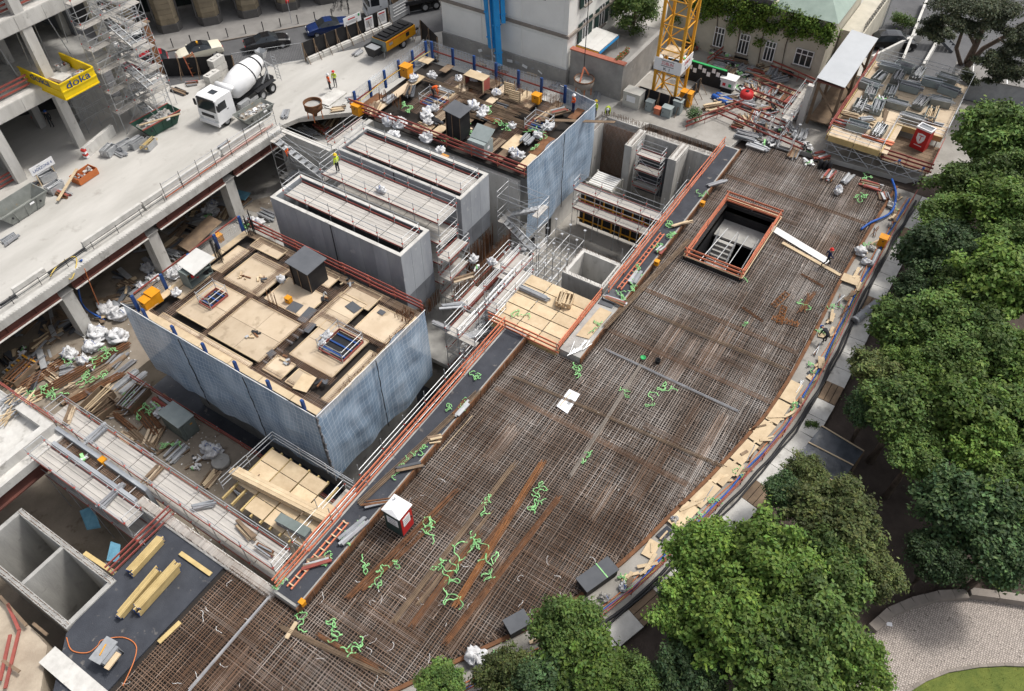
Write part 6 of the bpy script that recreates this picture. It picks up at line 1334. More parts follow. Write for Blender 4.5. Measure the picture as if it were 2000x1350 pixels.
bp = n_.nodes.new('ShaderNodeBump'); bp.inputs['Strength'].default_value = .6; bp.inputs['Distance'].default_value = .03; L_(vo.outputs['Distance'], bp.inputs['Height']); L_(bp.outputs[0], b_.inputs['Normal'])
outer = [U(x, y, GZ) for x, y in ((1640, 1330), (1700, 1232), (1735, 1200), (1780, 1181), (1830, 1168), (1885, 1165), (1940, 1172), (2000, 1181), (2060, 1195), (2150, 1240))]
inner = [U(x, y, GZ) for x, y in ((1700, 1420), (1770, 1352), (1805, 1330), (1850, 1312), (1910, 1302), (1960, 1299), (2010, 1301), (2060, 1310), (2120, 1340))]
b = MB(); b.prism([(p.x, p.y) for p in outer+list(reversed(inner))], GZ-.2, GZ+.02); structure('paving', b, 'cobbles')
far = Vector((18, -26, 0)); b = MB(); b.prism([(p.x, p.y) for p in inner]+[(22, -22), (12, -14)], GZ-.2, GZ+.03); structure('lawn', b, 'grass')
b = MB()
for i in range(7000):
    k = random.randrange(len(inner)-1); p = inner[k].lerp(inner[k+1], rr(0, 1)).lerp(Vector((19, -16.5, GZ)), rr(0, .5)**1.2); a = rr(0, 6.3); h = rr(.03, .1); d = Vector((math.cos(a), math.sin(a), 0))*.012
    b.add([p-d+Vector((0, 0, .02)), p+d+Vector((0, 0, .02)), p+Vector((rr(-.04, .04), rr(-.04, .04), h))], [(0, 1, 2)])
tag(b.build('grass', 'grass'), 'short lawn grass in the lower right corner', 'grass', kind='stuff')
def kerb_row(name, label, pts, wd, h, L):
    t = thing(name, label, 'kerb', pts[0])
    for a, c in zip(pts, pts[1:]):
        n = max(1, round((c-a).length/L))
        for i in range(n): p, q = a.lerp(c, i/n), a.lerp(c, (i+1)/n); beam('kerb_stone', t, 'kerb_stone', p+Vector((0, 0, h/2)), q+Vector((0, 0, h/2))-(q-p)*.03, wd*rr(.95, 1.05), h*rr(.95, 1.05))
kerb_row('stone_kerb', 'broad curved stone kerb behind the cobbled yard', outer[1:6], .5, .42, .9); kerb_row('stone_kerb', 'higher stone edge of the planted bed right of the cobbled yard', [p+Vector((.1, -.05, 0)) for p in outer[5:]], .45, .6, 1.4); kerb_row('stone_kerb', 'narrow stone edging around the lawn', inner, .16, .14, .45)
# ------------------------------------------------------------------ foliage
def leafmat(name, c1, c2):
    M = mat(name, c1, c2, .9, .6, rnd=.26, attr='tint', spec=.25, contrast=.5); n = M.node_tree; b_ = n.nodes['Principled BSDF']
    tl = n.nodes.new('ShaderNodeBsdfTranslucent'); ms = n.nodes.new('ShaderNodeMixShader'); ms.inputs[0].default_value = .22
    src = b_.inputs['Base Color'].links[0].from_socket; n.links.new(src, tl.inputs['Color']); n.links.new(b_.outputs[0], ms.inputs[1]); n.links.new(tl.outputs[0], ms.inputs[2]); n.links.new(ms.outputs[0], n.nodes['Material Output'].inputs['Surface'])
leafmat('leaf_mid', (.125, .195, .05), (.068, .122, .034)); leafmat('leaf_bright', (.148, .232, .048), (.082, .148, .032)); leafmat('leaf_dark', (.082, .138, .056), (.045, .084, .038)); leafmat('leaf_olive', (.115, .142, .05), (.066, .088, .032)); leafmat('leaf_pine', (.085, .1, .06), (.05, .062, .04)); leafmat('leaf_ivy', (.13, .2, .03), (.05, .1, .02))
def add_leaf(b, p, nrm, s, col):
    nrm = nrm.normalized(); t_ = nrm.cross(Vector((rr(-1, 1), rr(-1, 1), rr(-1, 1)))); 
    if t_.length < 1e-3: t_ = Vector((1, 0, 0))
    t_.normalize(); u_ = nrm.cross(t_); o = len(b.v); w_ = s*.62
    b.v += [tuple(p-t_*s), tuple(p+u_*w_+nrm*s*.12), tuple(p+t_*s), tuple(p-u_*w_+nrm*s*.12)]; b.f.append((o, o+1, o+2, o+3)); b.m.append(0); b.sm.append(False); b.c += [col]*4
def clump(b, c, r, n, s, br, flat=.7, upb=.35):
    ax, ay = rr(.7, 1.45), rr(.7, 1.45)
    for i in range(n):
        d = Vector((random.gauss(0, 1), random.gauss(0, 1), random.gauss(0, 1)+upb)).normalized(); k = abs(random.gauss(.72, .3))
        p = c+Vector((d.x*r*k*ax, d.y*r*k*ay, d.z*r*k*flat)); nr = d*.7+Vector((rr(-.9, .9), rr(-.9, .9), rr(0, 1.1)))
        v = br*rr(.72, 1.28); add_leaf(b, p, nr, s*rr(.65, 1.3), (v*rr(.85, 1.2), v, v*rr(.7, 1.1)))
def crown(seed, ncl, per, s, shape=(1, 1, .85), spread=(.45, 1.0), cr_=(.1, .25)):
    random.seed(seed); b = MB(); cen = []
    for i in range(ncl):
        while True:
            d = Vector((random.gauss(0, 1), random.gauss(0, 1), random.gauss(.25, .8)))
            if d.length > .01: d.normalize()
            if d.z > -.55: break
        k = rr(*spread)*(.85+.3*noise.noise(d*1.8+Vector((seed, 0, 0)))); c = Vector((d.x*k*shape[0], d.y*k*shape[1], d.z*k*shape[2])); r = rr(*cr_); cen.append(c)
        clump(b, c, r, int(per*(r/.2)**2), s, rr(.6, 1.4))
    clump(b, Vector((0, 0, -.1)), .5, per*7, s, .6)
    return b, cen
CR = {}
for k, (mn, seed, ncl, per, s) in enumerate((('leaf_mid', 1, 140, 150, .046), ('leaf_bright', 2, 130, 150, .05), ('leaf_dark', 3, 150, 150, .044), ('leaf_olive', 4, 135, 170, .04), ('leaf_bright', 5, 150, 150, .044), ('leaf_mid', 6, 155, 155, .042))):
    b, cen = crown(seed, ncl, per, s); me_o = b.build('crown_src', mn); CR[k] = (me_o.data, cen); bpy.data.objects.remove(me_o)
def tree(label, px, py, zc, r, var, sq=1.0, name='tree', bark='bark', group='park trees'):
    c = U(px, py, zc); base = Vector((c.x, c.y, GZ)); t = thing(name, label, 'tree', base, group); data, cen = CR[var]
    o = bpy.data.objects.new('crown', data); rz = rr(0, 6.28); M = Matrix.Translation(c) @ Matrix.Rotation(rz, 4, 'Z') @ Matrix.Diagonal((r*rr(.93, 1.07), r*rr(.93, 1.07), r*sq, 1)); link(o, t, M)
    b = MB(); tr = .06*r+.06; b.tube([base, base+Vector((rr(-.1, .1), rr(-.1, .1), (zc-GZ)*.4)), c+Vector((0, 0, -.3*r)), c+Vector((0, 0, .3*r))], [tr*1.25, tr, tr*.75, tr*.35], 8); b.build('trunk', bark, t)
    for k in range(7):
        q = M @ cen[k*5]; a = c+Vector((0, 0, -.55*r+k*.08*r)); b = MB(); b.tube([a, a.lerp(q, .5)+Vector((0, 0, .1*r)), q], [tr*.5, tr*.32, tr*.1], 5); b.build('branch', bark, t)
    return t
TREES = [(1962, 268, 6, 3.7, 0, 'large leafy tree at the top right of the park beside the storage platform'), (1890, 362, 4.5, 2.8, 5, 'leafy tree just right of the slab corner'), (1965, 400, 6, 3.2, 4, 'bright leafy tree at the right edge, upper part of the park'),
 (1830, 500, 4.6, 3.0, 2, 'dark leafy tree beside the worker on the plank'), (1950, 545, 6, 3.3, 1, 'bright yellow-green tree at the right edge below the dark gap'), (1772, 640, 4.2, 2.6, 0, 'leafy tree overhanging the mesh walkway'), (1728, 738, 4, 2.3, 3, 'olive-tinged tree overhanging the black hoses'),
 (1820, 640, 5, 2.9, 5, 'broad tree in the middle of the park'), (1925, 680, 5.5, 2.8, 0, 'leafy tree near the right edge in the middle of the park'), (1760, 800, 5, 2.7, 5, 'leafy tree right of the black canopy roof'), (1870, 800, 5.5, 3.0, 4, 'bright tree above the dark clearing'), (1975, 830, 5.5, 2.8, 0, 'leafy tree at the right edge beside the clearing'), (1700, 798, 3.6, 1.7, 2, 'small dark tree touching the canopy roof'),
 (1545, 968, 3.4, 1.6, 2, 'dark small tree at the edge of the timber boards'), (1630, 1010, 4.6, 2.6, 3, 'olive tree left of the dark clearing'), (1390, 1090, 4.6, 2.4, 1, 'bright tree overhanging the slab edge'), (1500, 1110, 5.5, 2.9, 4, 'tall bright tree in the lower middle of the park'), (1440, 1220, 5.4, 2.8, 1, 'bright tree near the bottom edge left of the yard'), (1570, 1220, 5.6, 2.8, 5, 'leafy tree beside the cobbled yard'), (1640, 1300, 5, 2.4, 4, 'bright tree overhanging the cobbled yard'), (1520, 1330, 5.2, 2.5, 0, 'leafy tree at the bottom edge'), (1690, 1110, 4.5, 2.0, 3, 'small olive tree at the corner of the yard'), (1620, 1120, 4.8, 2.2, 0, 'leafy tree between the olive tree and the yard'),
 (1110, 1235, 3.6, 2.1, 5, 'leafy tree hiding the slab edge near the bottom centre'), (1150, 1320, 3.6, 2.3, 4, 'bright tree at the bottom edge below the slab'), (990, 1325, 3, 1.7, 3, 'olive bush-like tree at the bottom edge'), (860, 1338, 2.8, 1.3, 0, 'small leafy tree at the bottom edge of the rebar'), (1060, 1345, 3.4, 1.7, 2, 'dark tree at the bottom edge between brighter ones'), (1315, 1165, 3.2, 1.0, 2, 'small dark tree beside the timber strip'), (1350, 1310, 4, 2.0, 2, 'dark tree in the shade at the bottom edge'),
 (1890, 990, 4.8, 2.8, 2, 'large dark tree right of the clearing'), (1960, 1075, 4.4, 2.4, 2, 'dark tree at the right edge above the yard'), (1830, 1085, 3.6, 1.8, 2, 'dark bushy tree behind the stone kerb'), (1980, 960, 5.4, 2.6, 5, 'leafy tree at the right edge beside the dark tree'), (1880, 480, 4.4, 2.3, 2, 'dark tree in the gap of the upper park'), (1790, 720, 4.6, 2.2, 4, 'bright tree between the hoses and clearing'), (2020, 720, 5.5, 2.6, 1, 'bright tree cut by the right edge'), (1846, 422, 4.4, 2.2, 5, 'leafy tree between the slab corner and the dark tree'), (1880, 585, 5, 2.4, 0, 'leafy tree behind the overhanging walkway trees'), (1990, 350, 5.8, 2.8, 5, 'leafy tree cut by the right edge below the trailer'), (1785, 572, 4, 1.8, 2, 'dark tree beside the fat grey duct'), (1860, 710, 5.2, 2.5, 5, 'leafy tree in the centre of the park canopy'), (1990, 470, 5.6, 2.6, 0, 'leafy tree at the right edge beside the bright one'), (1575, 930, 3.6, 1.5, 3, 'small olive tree below the canopy roof'), (1790, 880, 4.6, 1.9, 0, 'leafy tree hanging over the dark clearing'), (1930, 880, 5.4, 2.5, 4, 'bright tree above the large dark tree'), (1350, 1190, 4.4, 1.9, 4, 'bright tree left of the tall bright tree'), (1230, 1330, 3.6, 1.5, 5, 'small leafy tree near the bottom between two groups')]
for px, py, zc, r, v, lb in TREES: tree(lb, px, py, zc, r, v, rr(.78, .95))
def shrub(label, c, r, mn, n=1200, s=.07, name='shrub', flat=.8, cat='shrub', stems=3):
    c = Vector(c); t = thing(name, label, cat, c); b = MB()
    for k in range(7): clump(b, c+Vector((rr(-.5, .5)*r, rr(-.5, .5)*r, r*flat*rr(.5, 1.0))), r*rr(.4, .6), n//7, s, rr(.75, 1.25))
    b.build('foliage', mn, t)
    for k in range(stems): pole('stem', t, 'bark', c+Vector((rr(-.1, .1), rr(-.1, .1), 0)), c+Vector((rr(-.4, .4)*r, rr(-.4, .4)*r, r*flat)), .03)
shrub('low bright green shrub in the planted bed behind the kerb', U(1950, 1140, GZ), .9, 'leaf_bright'); shrub('dark ground shrub behind the stone kerb', U(1860, 1130, GZ), 1.1, 'leaf_dark'); shrub('small shrub squeezed between pavement slabs and canopy roof', U(1582, 835, GZ), .5, 'leaf_mid', 500, .06); shrub('white-flowering climber beside the ivy house', U(1615, 130, 0), 1.2, 'leaf_olive', 1500, .08); shrub('hedge beside the black estate car', U(1760, 55, 0), 1.6, 'leaf_mid', 2000, .09); shrub('small conifer standing beside the crane foot boxes', U(1358, 240, 0), 1.0, 'leaf_dark', 900, .08, flat=1.2)
c = Vector((71.6, 31.4, 2.3)); t = thing('laurel_tree', 'dense round dark green laurel tree beside the terrace awning', 'tree', c); b = MB()
for k in range(40): d = Vector((random.gauss(0, 1), random.gauss(0, 1), random.gauss(.2, .8))).normalized(); clump(b, c+Vector((0, 0, 2.6))+Vector((d.x*1.8, d.y*1.8, d.z*1.9)), rr(.6, .95), 330, .11, rr(.7, 1.3))
b.build('crown', 'leaf_mid', t); pole('trunk', t, 'bark', c-Vector((0, 0, 2.3)), c+Vector((0, 0, 3)), .16, 8)
t = thing('ivy', 'yellow-green ivy covering the upper front of the ivy house', 'climbing plant', (76.5, 17, 0)); b = MB()
for k in range(120):
    y = rr(16.5, 29); z = 6.3-abs(random.gauss(0, 1.6)); 
    if z > .3 and not (z < 3 and (abs(y-18.6) < .7 or abs(y-21.3) < .7 or abs(y-24) < .7)): clump(b, Vector((76.35, y, z)), rr(.4, .8), 130, .12, rr(.6, 1.4), flat=1)
for k in range(26): clump(b, Vector((76.2, rr(13.2, 17), rr(4.4, 6.2))), rr(.4, .7), 130, .12, rr(.8, 1.5), flat=1)
b.build('foliage', 'leaf_ivy', t); b = MB()
for k in range(5): b.tube([(76.5, 17+k*2.4, 0), (76.48, 17.2+k*2.4, 3), (76.45, 17+k*2.6, 6)], .05, 5)
b.build('vine_stem', 'bark', t)
# old pine with bent trunks, upper right
t = thing('pine_tree', 'old pine with several bent grey-brown trunks at the upper right', 'tree', (83.6, 1.6, 0)); base = U(1868, 170, 0)
def PT(px, py, z): return U(px, py, z)
for pts, r0 in (([base, PT(1890, 120, 2.5), PT(1910, 80, 5), PT(1925, 40, 7), PT(1930, 5, 9)], .42), ([PT(1885, 135, 2), PT(1920, 95, 4), PT(1965, 70, 6), PT(2000, 45, 8)], .28), ([PT(1880, 140, 1.5), PT(1868, 95, 4), PT(1880, 60, 6), PT(1875, 30, 7.5)], .22), ([PT(1905, 90, 4.5), PT(1880, 40, 7), PT(1845, 10, 8.5)], .16), ([PT(1950, 75, 5.6), PT(1990, 100, 5.5), PT(2020, 110, 5.5)], .12)):
    b = MB(); b.tube(pts, [r0*(1-.17*i) for i in range(len(pts))], 8); b.build('trunk' if r0 > .2 else 'branch', 'bark_pine', t)
b = MB()
for px, py, z, r in ((1850, 5, 9, 1.5), (1890, 20, 9.5, 1.6), (1935, 15, 9.5, 1.6), (1980, 20, 9, 1.6), (1830, 45, 7, 1.1), (1815, 60, 6, .9), (1960, 45, 8, 1.3), (1995, 60, 8, 1.3), (1985, 100, 6.5, 1.2), (1960, 120, 5.5, 1.2), (1930, 110, 6, .9), (1990, 140, 5, 1.1), (1840, 70, 5, .8), (1900, 55, 8, .9), (1870, 45, 8.5, .9), (1945, 150, 3.6, .8), (1895, 150, 2.5, .7)):
    c = PT(px, py, z)
    for k in range(8): clump(b, c+Vector((rr(-.8, .8)*r, rr(-.8, .8)*r, rr(-.4, .4))), r*rr(.45, .7), 420, .1, rr(.7, 1.35), flat=.45)
b.build('crown', 'leaf_pine', t)
# ------------------------------------------------------------------ small site things
random.seed(91)
def strap(label, px, py, z=.06, size=.5, n=2, stretch=1.0, ang=None, mn='strap_green', off=None):
    c = off if off is not None else U(px, py, z); t = thing('lifting_strap', label, 'lifting strap', c, 'green lifting straps'); ang = rr(0, 3.1) if ang is None else ang
    for k in range(n+1):
        N = 34; a = ang+rr(-.4, .4)+(math.pi if k % 2 else 0); p = c+Vector((rr(-.3, .3)*size*stretch, rr(-.3, .3)*size, .02*k)); pts = []; ph = rr(0, 6); lp = random.random() < .5
        for i in range(N):
            pts.append(p+Vector((0, 0, abs(.06*math.sin(i*.6+ph))))); a += (.26 if lp and N//3 < i < N*2//3 else .0)+.3*math.sin(i*.4+ph)+rr(-.12, .12)
            p = p+Vector((math.cos(a), math.sin(a), 0))*size*(.5+.5*stretch)*.075
            if i == N//2: a = math.atan2(c.y-p.y, c.x-p.x)+rr(-.7, .7)
        b = MB(); w_ = .034; v = []
        for i in range(N):
            d = (pts[min(i+1, N-1)]-pts[max(i-1, 0)]).normalized(); tw = math.sin(i*.45+k)*.5; s_ = Vector((-d.y, d.x, 0))*math.cos(tw)+Vector((0, 0, 1))*math.sin(tw); v += [pts[i]-s_*w_, pts[i]+s_*w_, pts[i]+s_*w_+Vector((0, 0, .012)), pts[i]-s_*w_+Vector((0, 0, .012))]
        b.add(v, [(4*i+q, 4*i+(q+1) % 4, 4*i+4+(q+1) % 4, 4*i+4+q) for i in range(N-1) for q in range(4)], 0, True); b.build('sling', mn, t)
    return t
for px, py, sz, n, st, an, lb in ((835, 1030, .55, 4, 1.2, .3, 'tangle of green straps right of the portable toilet'), (712, 1108, .4, 2, 1.4, .2, 'green strap loop left of the long rebar bundle'), (745, 1128, .45, 3, 1.2, .3, 'green straps crossing the leftmost rebar bundle'), (772, 1102, .3, 2, 1, 1, 'small green strap beside the leftmost rebar bundle'), (650, 1232, .45, 3, 1.5, .7, 'green strap loop near the corner of the edge wall'), (688, 1262, .45, 3, 1.4, -.6, 'green strap loop below the corner strap, near the bottom rebar bundle'), (592, 1215, .4, 2, 1.4, .8, 'green strap hanging at the lower end of the edge wall'), (855, 1110, .4, 2, 1.4, .3, 'green strap loop on the second rebar bundle'), (870, 1145, .6, 3, 1.7, .4, 'large green strap tangle at the middle rebar bundle'), (930, 1060, .45, 4, 1, .5, 'green strap pile at the head of the middle bundle'), (905, 1090, .6, 2, 2.0, .2, 'stretched green strap along the middle bundle'), (945, 985, .4, 2, 1.9, .3, 'green strap on the grey rebar bundle'), (960, 1110, .5, 3, 1.8, .3, 'long green straps beside the bright rust bundle'), (1052, 955, .4, 3, 1.3, .4, 'green strap loop above the bright rust bundle'), (1045, 990, .45, 3, 1.4, .2, 'green strap tangle at the head of the bright rust bundle'), (1145, 895, .35, 2, 1.5, .6, 'green strap at the lower end of the long pipe'), (1220, 770, .35, 2, 1.4, .8, 'green strap in the middle of the long pipe'), (1275, 785, .5, 1, 1.6, -.1, 'pale green strap loop right of the long pipe'), (1300, 760, .45, 2, 1.8, -.5, 'wavy pale green strap near the grey strip'), (1455, 632, .25, 2, 1, 0, 'small green strap heap in the middle of the slab'), (1570, 598, .45, 1, 1.6, .9, 'pale green strap loop around the rust bundles by the worker'), (1130, 725, .45, 4, 1.1, .2, 'green straps hanging at the corner of the plywood platform'), (1680, 385, .5, 4, 1.4, -.4, 'green straps at the far corner of the slab'), (1690, 350, .5, 3, 1.6, -.2, 'green straps beside the rebar at the far corner of the slab'), (1448, 540, .35, 3, 1.2, .2, 'green strap at the right corner of the stair opening')):
    strap(lb, px, py, .08, sz, n, st, an)
for i, (px, py, n, st) in enumerate(sorted(((905, 790, 3, 1.2), (820, 880, 3, 1.5), (790, 905, 3, 1.1), (775, 925, 2, 1), (700, 1030, 4, 1.5), (680, 1050, 3, 1.5), (640, 1095, 2, 1.3), (930, 735, 3, 1.6), (545, 1140, 4, 1.3), (880, 800, 2, 1.3)))): strap('green strap on the near edge wall, %s from the left' % ORD[i], px, py, .6, .32, n, st, .3)
for i, (px, py, n) in enumerate(sorted(((1310, 460, 4), (1288, 485, 3), (1245, 530, 4), (1235, 560, 3), (1215, 580, 3), (1375, 380, 2), (1170, 640, 2), (1310, 440, 3)))): strap('green strap on the far edge wall, %s from the left' % ORD[i], px, py, .62, .38, n, 1.7, .2)
for i, (px, py) in enumerate(sorted(((885, 228), (905, 240), (925, 262), (955, 215), (975, 240), (880, 272), (1040, 255), (1055, 265), (1015, 305), (790, 205), (1045, 290), (800, 215), (990, 250)))): strap('green strap on the far tower deck, %s from the left' % ORD[i], px, py, ZE+.15, .4, 3, 1.4)
for i, (px, py) in enumerate(sorted(((90, 765), (130, 700), (160, 740), (215, 685), (195, 700), (60, 775), (100, 770), (270, 805), (300, 800), (190, 740), (250, 780), (330, 870)))): strap('green strap in the rebar store below the deck, %s from the left' % ORD[i], px, py, FL+.35, .5, 3, 1.6)
# rebar bundles lying on the slab
def bundle(label, a, c, n, wd, mn, r=.022, z=.07, name='rebar_bundle', lay=2):
    a, c = U(*a, z), U(*c, z); t = thing(name, label, 'rebar bundle', (a+c)/2); d = (c-a).normalized(); s = Vector((-d.y, d.x, 0))
    for i in range(n):
        o = s*((i/(n-1) if n > 1 else .5)-.5)*wd+Vector((0, 0, (i % lay)*r*1.9+rr(0, .03))); e = rr(-.25, .25)
        pole('rebar', t, mn, a+o+d*rr(-.2, .2), c+o+d*e+s*rr(-.04, .04), r, 5)
for a, c, n, wd, mn, lb in (((890, 1183), (1062, 900), 9, .34, 'rust_bright', 'bright rust-orange bundle of long bars lying on the slab'), ((680, 1168), (892, 958), 8, .3, 'rust', 'brown rebar bundle right of the portable toilet'), ((712, 1150), (860, 1010), 5, .18, 'rust', 'thin brown rebar bundle crossed by green straps'), ((768, 1216), (1006, 904), 7, .26, 'timber_old', 'long grey-brown rebar bundle in the lower middle of the slab'), ((805, 1222), (935, 1045), 8, .3, 'rust', 'rebar bundle under the large green strap tangle'), ((818, 1180), (960, 1000), 6, .2, 'timber_old', 'dark rebar bundle beside the strap tangle'), ((868, 1258), (1092, 972), 8, .3, 'rust', 'long brown bundle right of the bright rust bundle'), ((1113, 932), (1252, 713), 7, .2, 'kerb_stone', 'long grey-brown bundle of bars across the middle of the slab'), ((548, 1225), (752, 1318), 7, .24, 'timber_old', 'brown rebar bundle near the bottom edge'), ((620, 1240), (745, 1308), 5, .2, 'rust', 'second rusty rebar bundle near the bottom edge'), ((1185, 684), (1446, 806), 5, .13, 'steel_grey', 'pale grey strip of bars crossing the slab right of the platform'), ((372, 1345), (527, 1165), 5, .16, 'steel_grey', 'pale metal channel across the rebar in the lower left'), ((862, 880), (922, 812), 1, .05, 'timber', 'single pale batten near the edge wall'), ((1240, 600), (1535, 722), 4, .18, 'timber_old', 'dark band of bars crossing the slab below the platform'), ((1000, 735), (1420, 915), 4, .16, 'timber_old', 'dark band of bars crossing the middle of the slab'), ((700, 985), (935, 765), 6, .3, 'timber_old', 'long dark bars lying along the foot of the near edge wall'), ((1180, 640), (1345, 470), 8, .35, 'timber_old', 'long dark bars lying along the far edge wall'), ((1010, 985), (940, 1075), 6, .3, 'rust', 'short rust bundle beside the green strap pile'), ((1560, 610), (1592, 572), 6, .22, 'rust', 'short rust bundle beside the worker'), ((1573, 608), (1580, 572), 4, .12, 'rust', 'second short rust bundle beside the worker')):
    bundle(lb, a, c, n, wd, mn, z=.62 if 'edge wall' in lb and 'batten' not in lb else .08)
# rust-brown spacer strips
for i, (a, c) in enumerate((((1450, 600), (1490, 628)), ((1508, 620), (1560, 635)), ((1510, 598), (1538, 572)), ((1522, 632), (1532, 598)), ((1565, 535), (1608, 560)))):
    a, c = U(*a, .1), U(*c, .1); t = thing('spacer_strip', 'zigzag rusty spacer strip on the slab, %s from the left' % ORD[i], 'rebar spacer', a, 'rusty spacer strips'); d = c-a; s = Vector((-d.y, d.x, 0)).normalized()*.2; b = MB(); n = int(d.length/.09); w_ = 1 if 0 < i < 4 else .4
    b.tube([a+d*(k/n)+s*(w_ if k % 2 else -w_)+Vector((0, 0, .18*w_ if (k//2) % 2 else 0)) for k in range(n+1)], .036, 4); b.build('wire', 'rust_bright' if 0 < i < 4 else 'rust', t)
    for q in (-1, 1): pole('chord', t, 'rust_bright' if 0 < i < 4 else 'rust', a+s*q*w_, c+s*q*w_, .03, 4)
t = thing('plan_sheet', 'white plan sheet with a batten lying on the rebar', 'plan sheet', U(1110, 784, .08)); q = [U(1087, 793, .09), U(1108, 808, .09), U(1133, 770, .09), U(1112, 760, .09)]; b = MB(); b.add(q+[p-Vector((0, 0, .02)) for p in q], [(0, 1, 2, 3), (0, 4, 5, 1), (1, 5, 6, 2), (2, 6, 7, 3), (3, 7, 4, 0), (7, 6, 5, 4)]); b.build('sheet', 'paper', t); beam('batten', t, 'timber', U(1094, 792, .12), U(1116, 766, .12), .05, .03); b = MB(); b.prism([tuple(U(x, y, 0)[:2]) for x, y in ((1106, 791), (1112, 793), (1120, 783), (1113, 780))], .09, .094); b.build('print', 'sign_grey', t)
tag(beam('plank', None, 'white_matt', U(1508, 445, .1), U(1618, 512, .1), .7, .05), 'broad pale plank leading from the stair opening to the worker', 'plank'); tag(beam('plank', None, 'timber', U(1528, 474, .1), U(1642, 538, .1), .3, .06), 'narrow timber plank under the worker on the rebar', 'plank'); tag(beam('plank', None, 'timber', U(1645, 540, .12), U(1678, 552, .12), .9, .06), 'short wide timber board at the slab edge by the worker', 'plank')
tag(beam('batten', None, 'timber', U(559, 1247, .1), U(579, 1215, .1), .22, .06), 'short pale board near the lower end of the edge wall', 'board')
for i, (px, py, mn, lb) in enumerate(((1256, 699, 'plastic_green', 'green round lid lying on the slab'), (1284, 708, 'black_rubber', 'black bucket standing on the slab'))):
    c = U(px, py, .08); t = thing('bucket', lb, 'bucket', c); b = MB(); h = .06 if i == 0 else .32; b.lathe([(0, 0), (.16, 0), (.2, h), (.17, h), (.15, .02), (0, .02)], c, 16); b.build('body', mn, t)
# portable toilet
a_, c_, e_ = U(787, 1050, .05), U(812, 1020, .05), U(757, 1022, .05); x0, y0 = a_.x, a_.y; s1, s2 = 1.12, 1.2
t = thing('portable_toilet', 'portable toilet with white roof, red door and dark green side on the slab', 'portable toilet', (x0+.5, y0+.5, .05)); b = MB(); b.bx(x0+.03, x0+s1, y0+.03, y0+s2, .05, 2.1); b.build('body', 'toilet_dark', t); b = MB(); b.bx(x0+.08, x0+s1-.05, y0, y0+.03, .1, 2.05); d_ = b.build('door', 'toilet_red', t); b = MB(); b.bx(x0, x0+s1+.05, y0-.03, y0, .05, .1); b.build('sill', 'dark_metal', t)
box('handle', d_, 'dark_metal', (x0+.95, y0-.02, 1.1), (.06, .04, .15)); box('poster', t, 'sign_white', (x0+.55, y0-.012, 1.3), (.6, .02, .8)); box('poster', t, 'sign_white', (x0+.02, y0+.6, 1.3), (.02, .8, .7))
for k in range(3): box('print', t, 'sign_grey', (x0+.55, y0-.026, 1.5-k*.2), (.4, .008, .06)); box('print', t, 'sign_grey', (x0+.006, y0+.6, 1.5-k*.2), (.008, .5, .06))
b = MB(); r0 = [(x0-.05, y0-.05), (x0+s1+.05, y0-.05), (x0+s1+.05, y0+s2+.05), (x0-.05, y0+s2+.05)]; v = [(x, y, 2.1) for x, y in r0]+[(x, y, 2.16) for x, y in r0]+[(x0+.2, y0+s2*.5, 2.36), (x0+s1-.2, y0+s2*.5, 2.36)]; b.add(v, [(0, 1, 5, 4), (1, 2, 6, 5), (2, 3, 7, 6), (3, 0, 4, 7), (4, 5, 9, 8), (5, 6, 9), (6, 7, 8, 9), (7, 4, 8), (3, 2, 1, 0)]); b.build('roof', 'white_paint', t); pole('vent_pipe', t, 'white_paint', (x0+.9, y0+.95, 2.1), (x0+.9, y0+.95, 2.5), .06, 8)
# white big bags
def bag(label, c, r, group, mn='bag_white', h=.8):
    c = Vector(c); t = thing('big_bag', label, 'big bag', c, group); b = MB(); s = rr(0, 99); nu, nv = 26, 15; rows = []
    sx, sy = rr(.8, 1.25), rr(.8, 1.25)
    for i in range(nv):
        th = math.pi*(.05+.87*i/(nv-1)); row = []
        for j in range(nu+1):
            ph = 2*math.pi*(j % nu)/nu; d = Vector((math.sin(th)*math.cos(ph), math.sin(th)*math.sin(ph), math.cos(th))); q_ = max(abs(d.x), abs(d.y), abs(d.z)); k = .55+.45/max(q_, .62)*.8
            k *= 1+.5*noise.noise(d*1.7+Vector((s, 0, 0)))-.42*abs(noise.noise(d*3.2+Vector((0, s, 0))))-.28*abs(noise.noise(d*7+Vector((0, 0, s))))
            row.append(c+Vector((d.x*r*k*sx, d.y*r*k*sy, max(0, (d.z*.85+.7)*r*h*k))))
        rows.append(row)
    b.grid(rows); b.f.append(tuple(range(nu))); b.m.append(0); b.sm.append(False); b.f.append(tuple(reversed(range((nv-1)*(nu+1), (nv-1)*(nu+1)+nu)))); b.m.append(0); b.sm.append(False)
    b.build('sack', mn, t); q = MB()
    for k in range(3): a = rr(0, 6.3); q.tube([c+Vector((math.cos(a)*r*.5*u_, math.sin(a)*r*.5*u_, r*h*(1.5+.35*math.sin(u_*3)))) for u_ in (.4, .8, 1.2, 1.5)], .02, 4); q.build('loop', 'hose_blue' if random.random() < .4 else 'white_matt', t); q = MB()
    return t
for i, (px, py, r) in enumerate(sorted(((760, 235, .6), (782, 240, .6), (752, 225, .4), (770, 262, .5), (808, 150, .5), (845, 145, .5), (832, 222, .5), (848, 208, .45), (835, 212, .4), (890, 208, .5), (882, 215, .4), (925, 205, .6), (940, 220, .5), (945, 212, .5), (910, 215, .4), (1000, 242, .4), (833, 268, .6), (860, 290, .4), (970, 178, .4), (930, 152, .7), (1012, 300, .5), (895, 150, .4), (1070, 245, .5), (1050, 260, .4), (835, 235, .4), (1000, 290, .35)))):
    bag('white crumpled big bag on the far tower deck, %s from the left' % ordn(i), U(px, py+8, ZE+.05), r, 'white bags on the far tower')
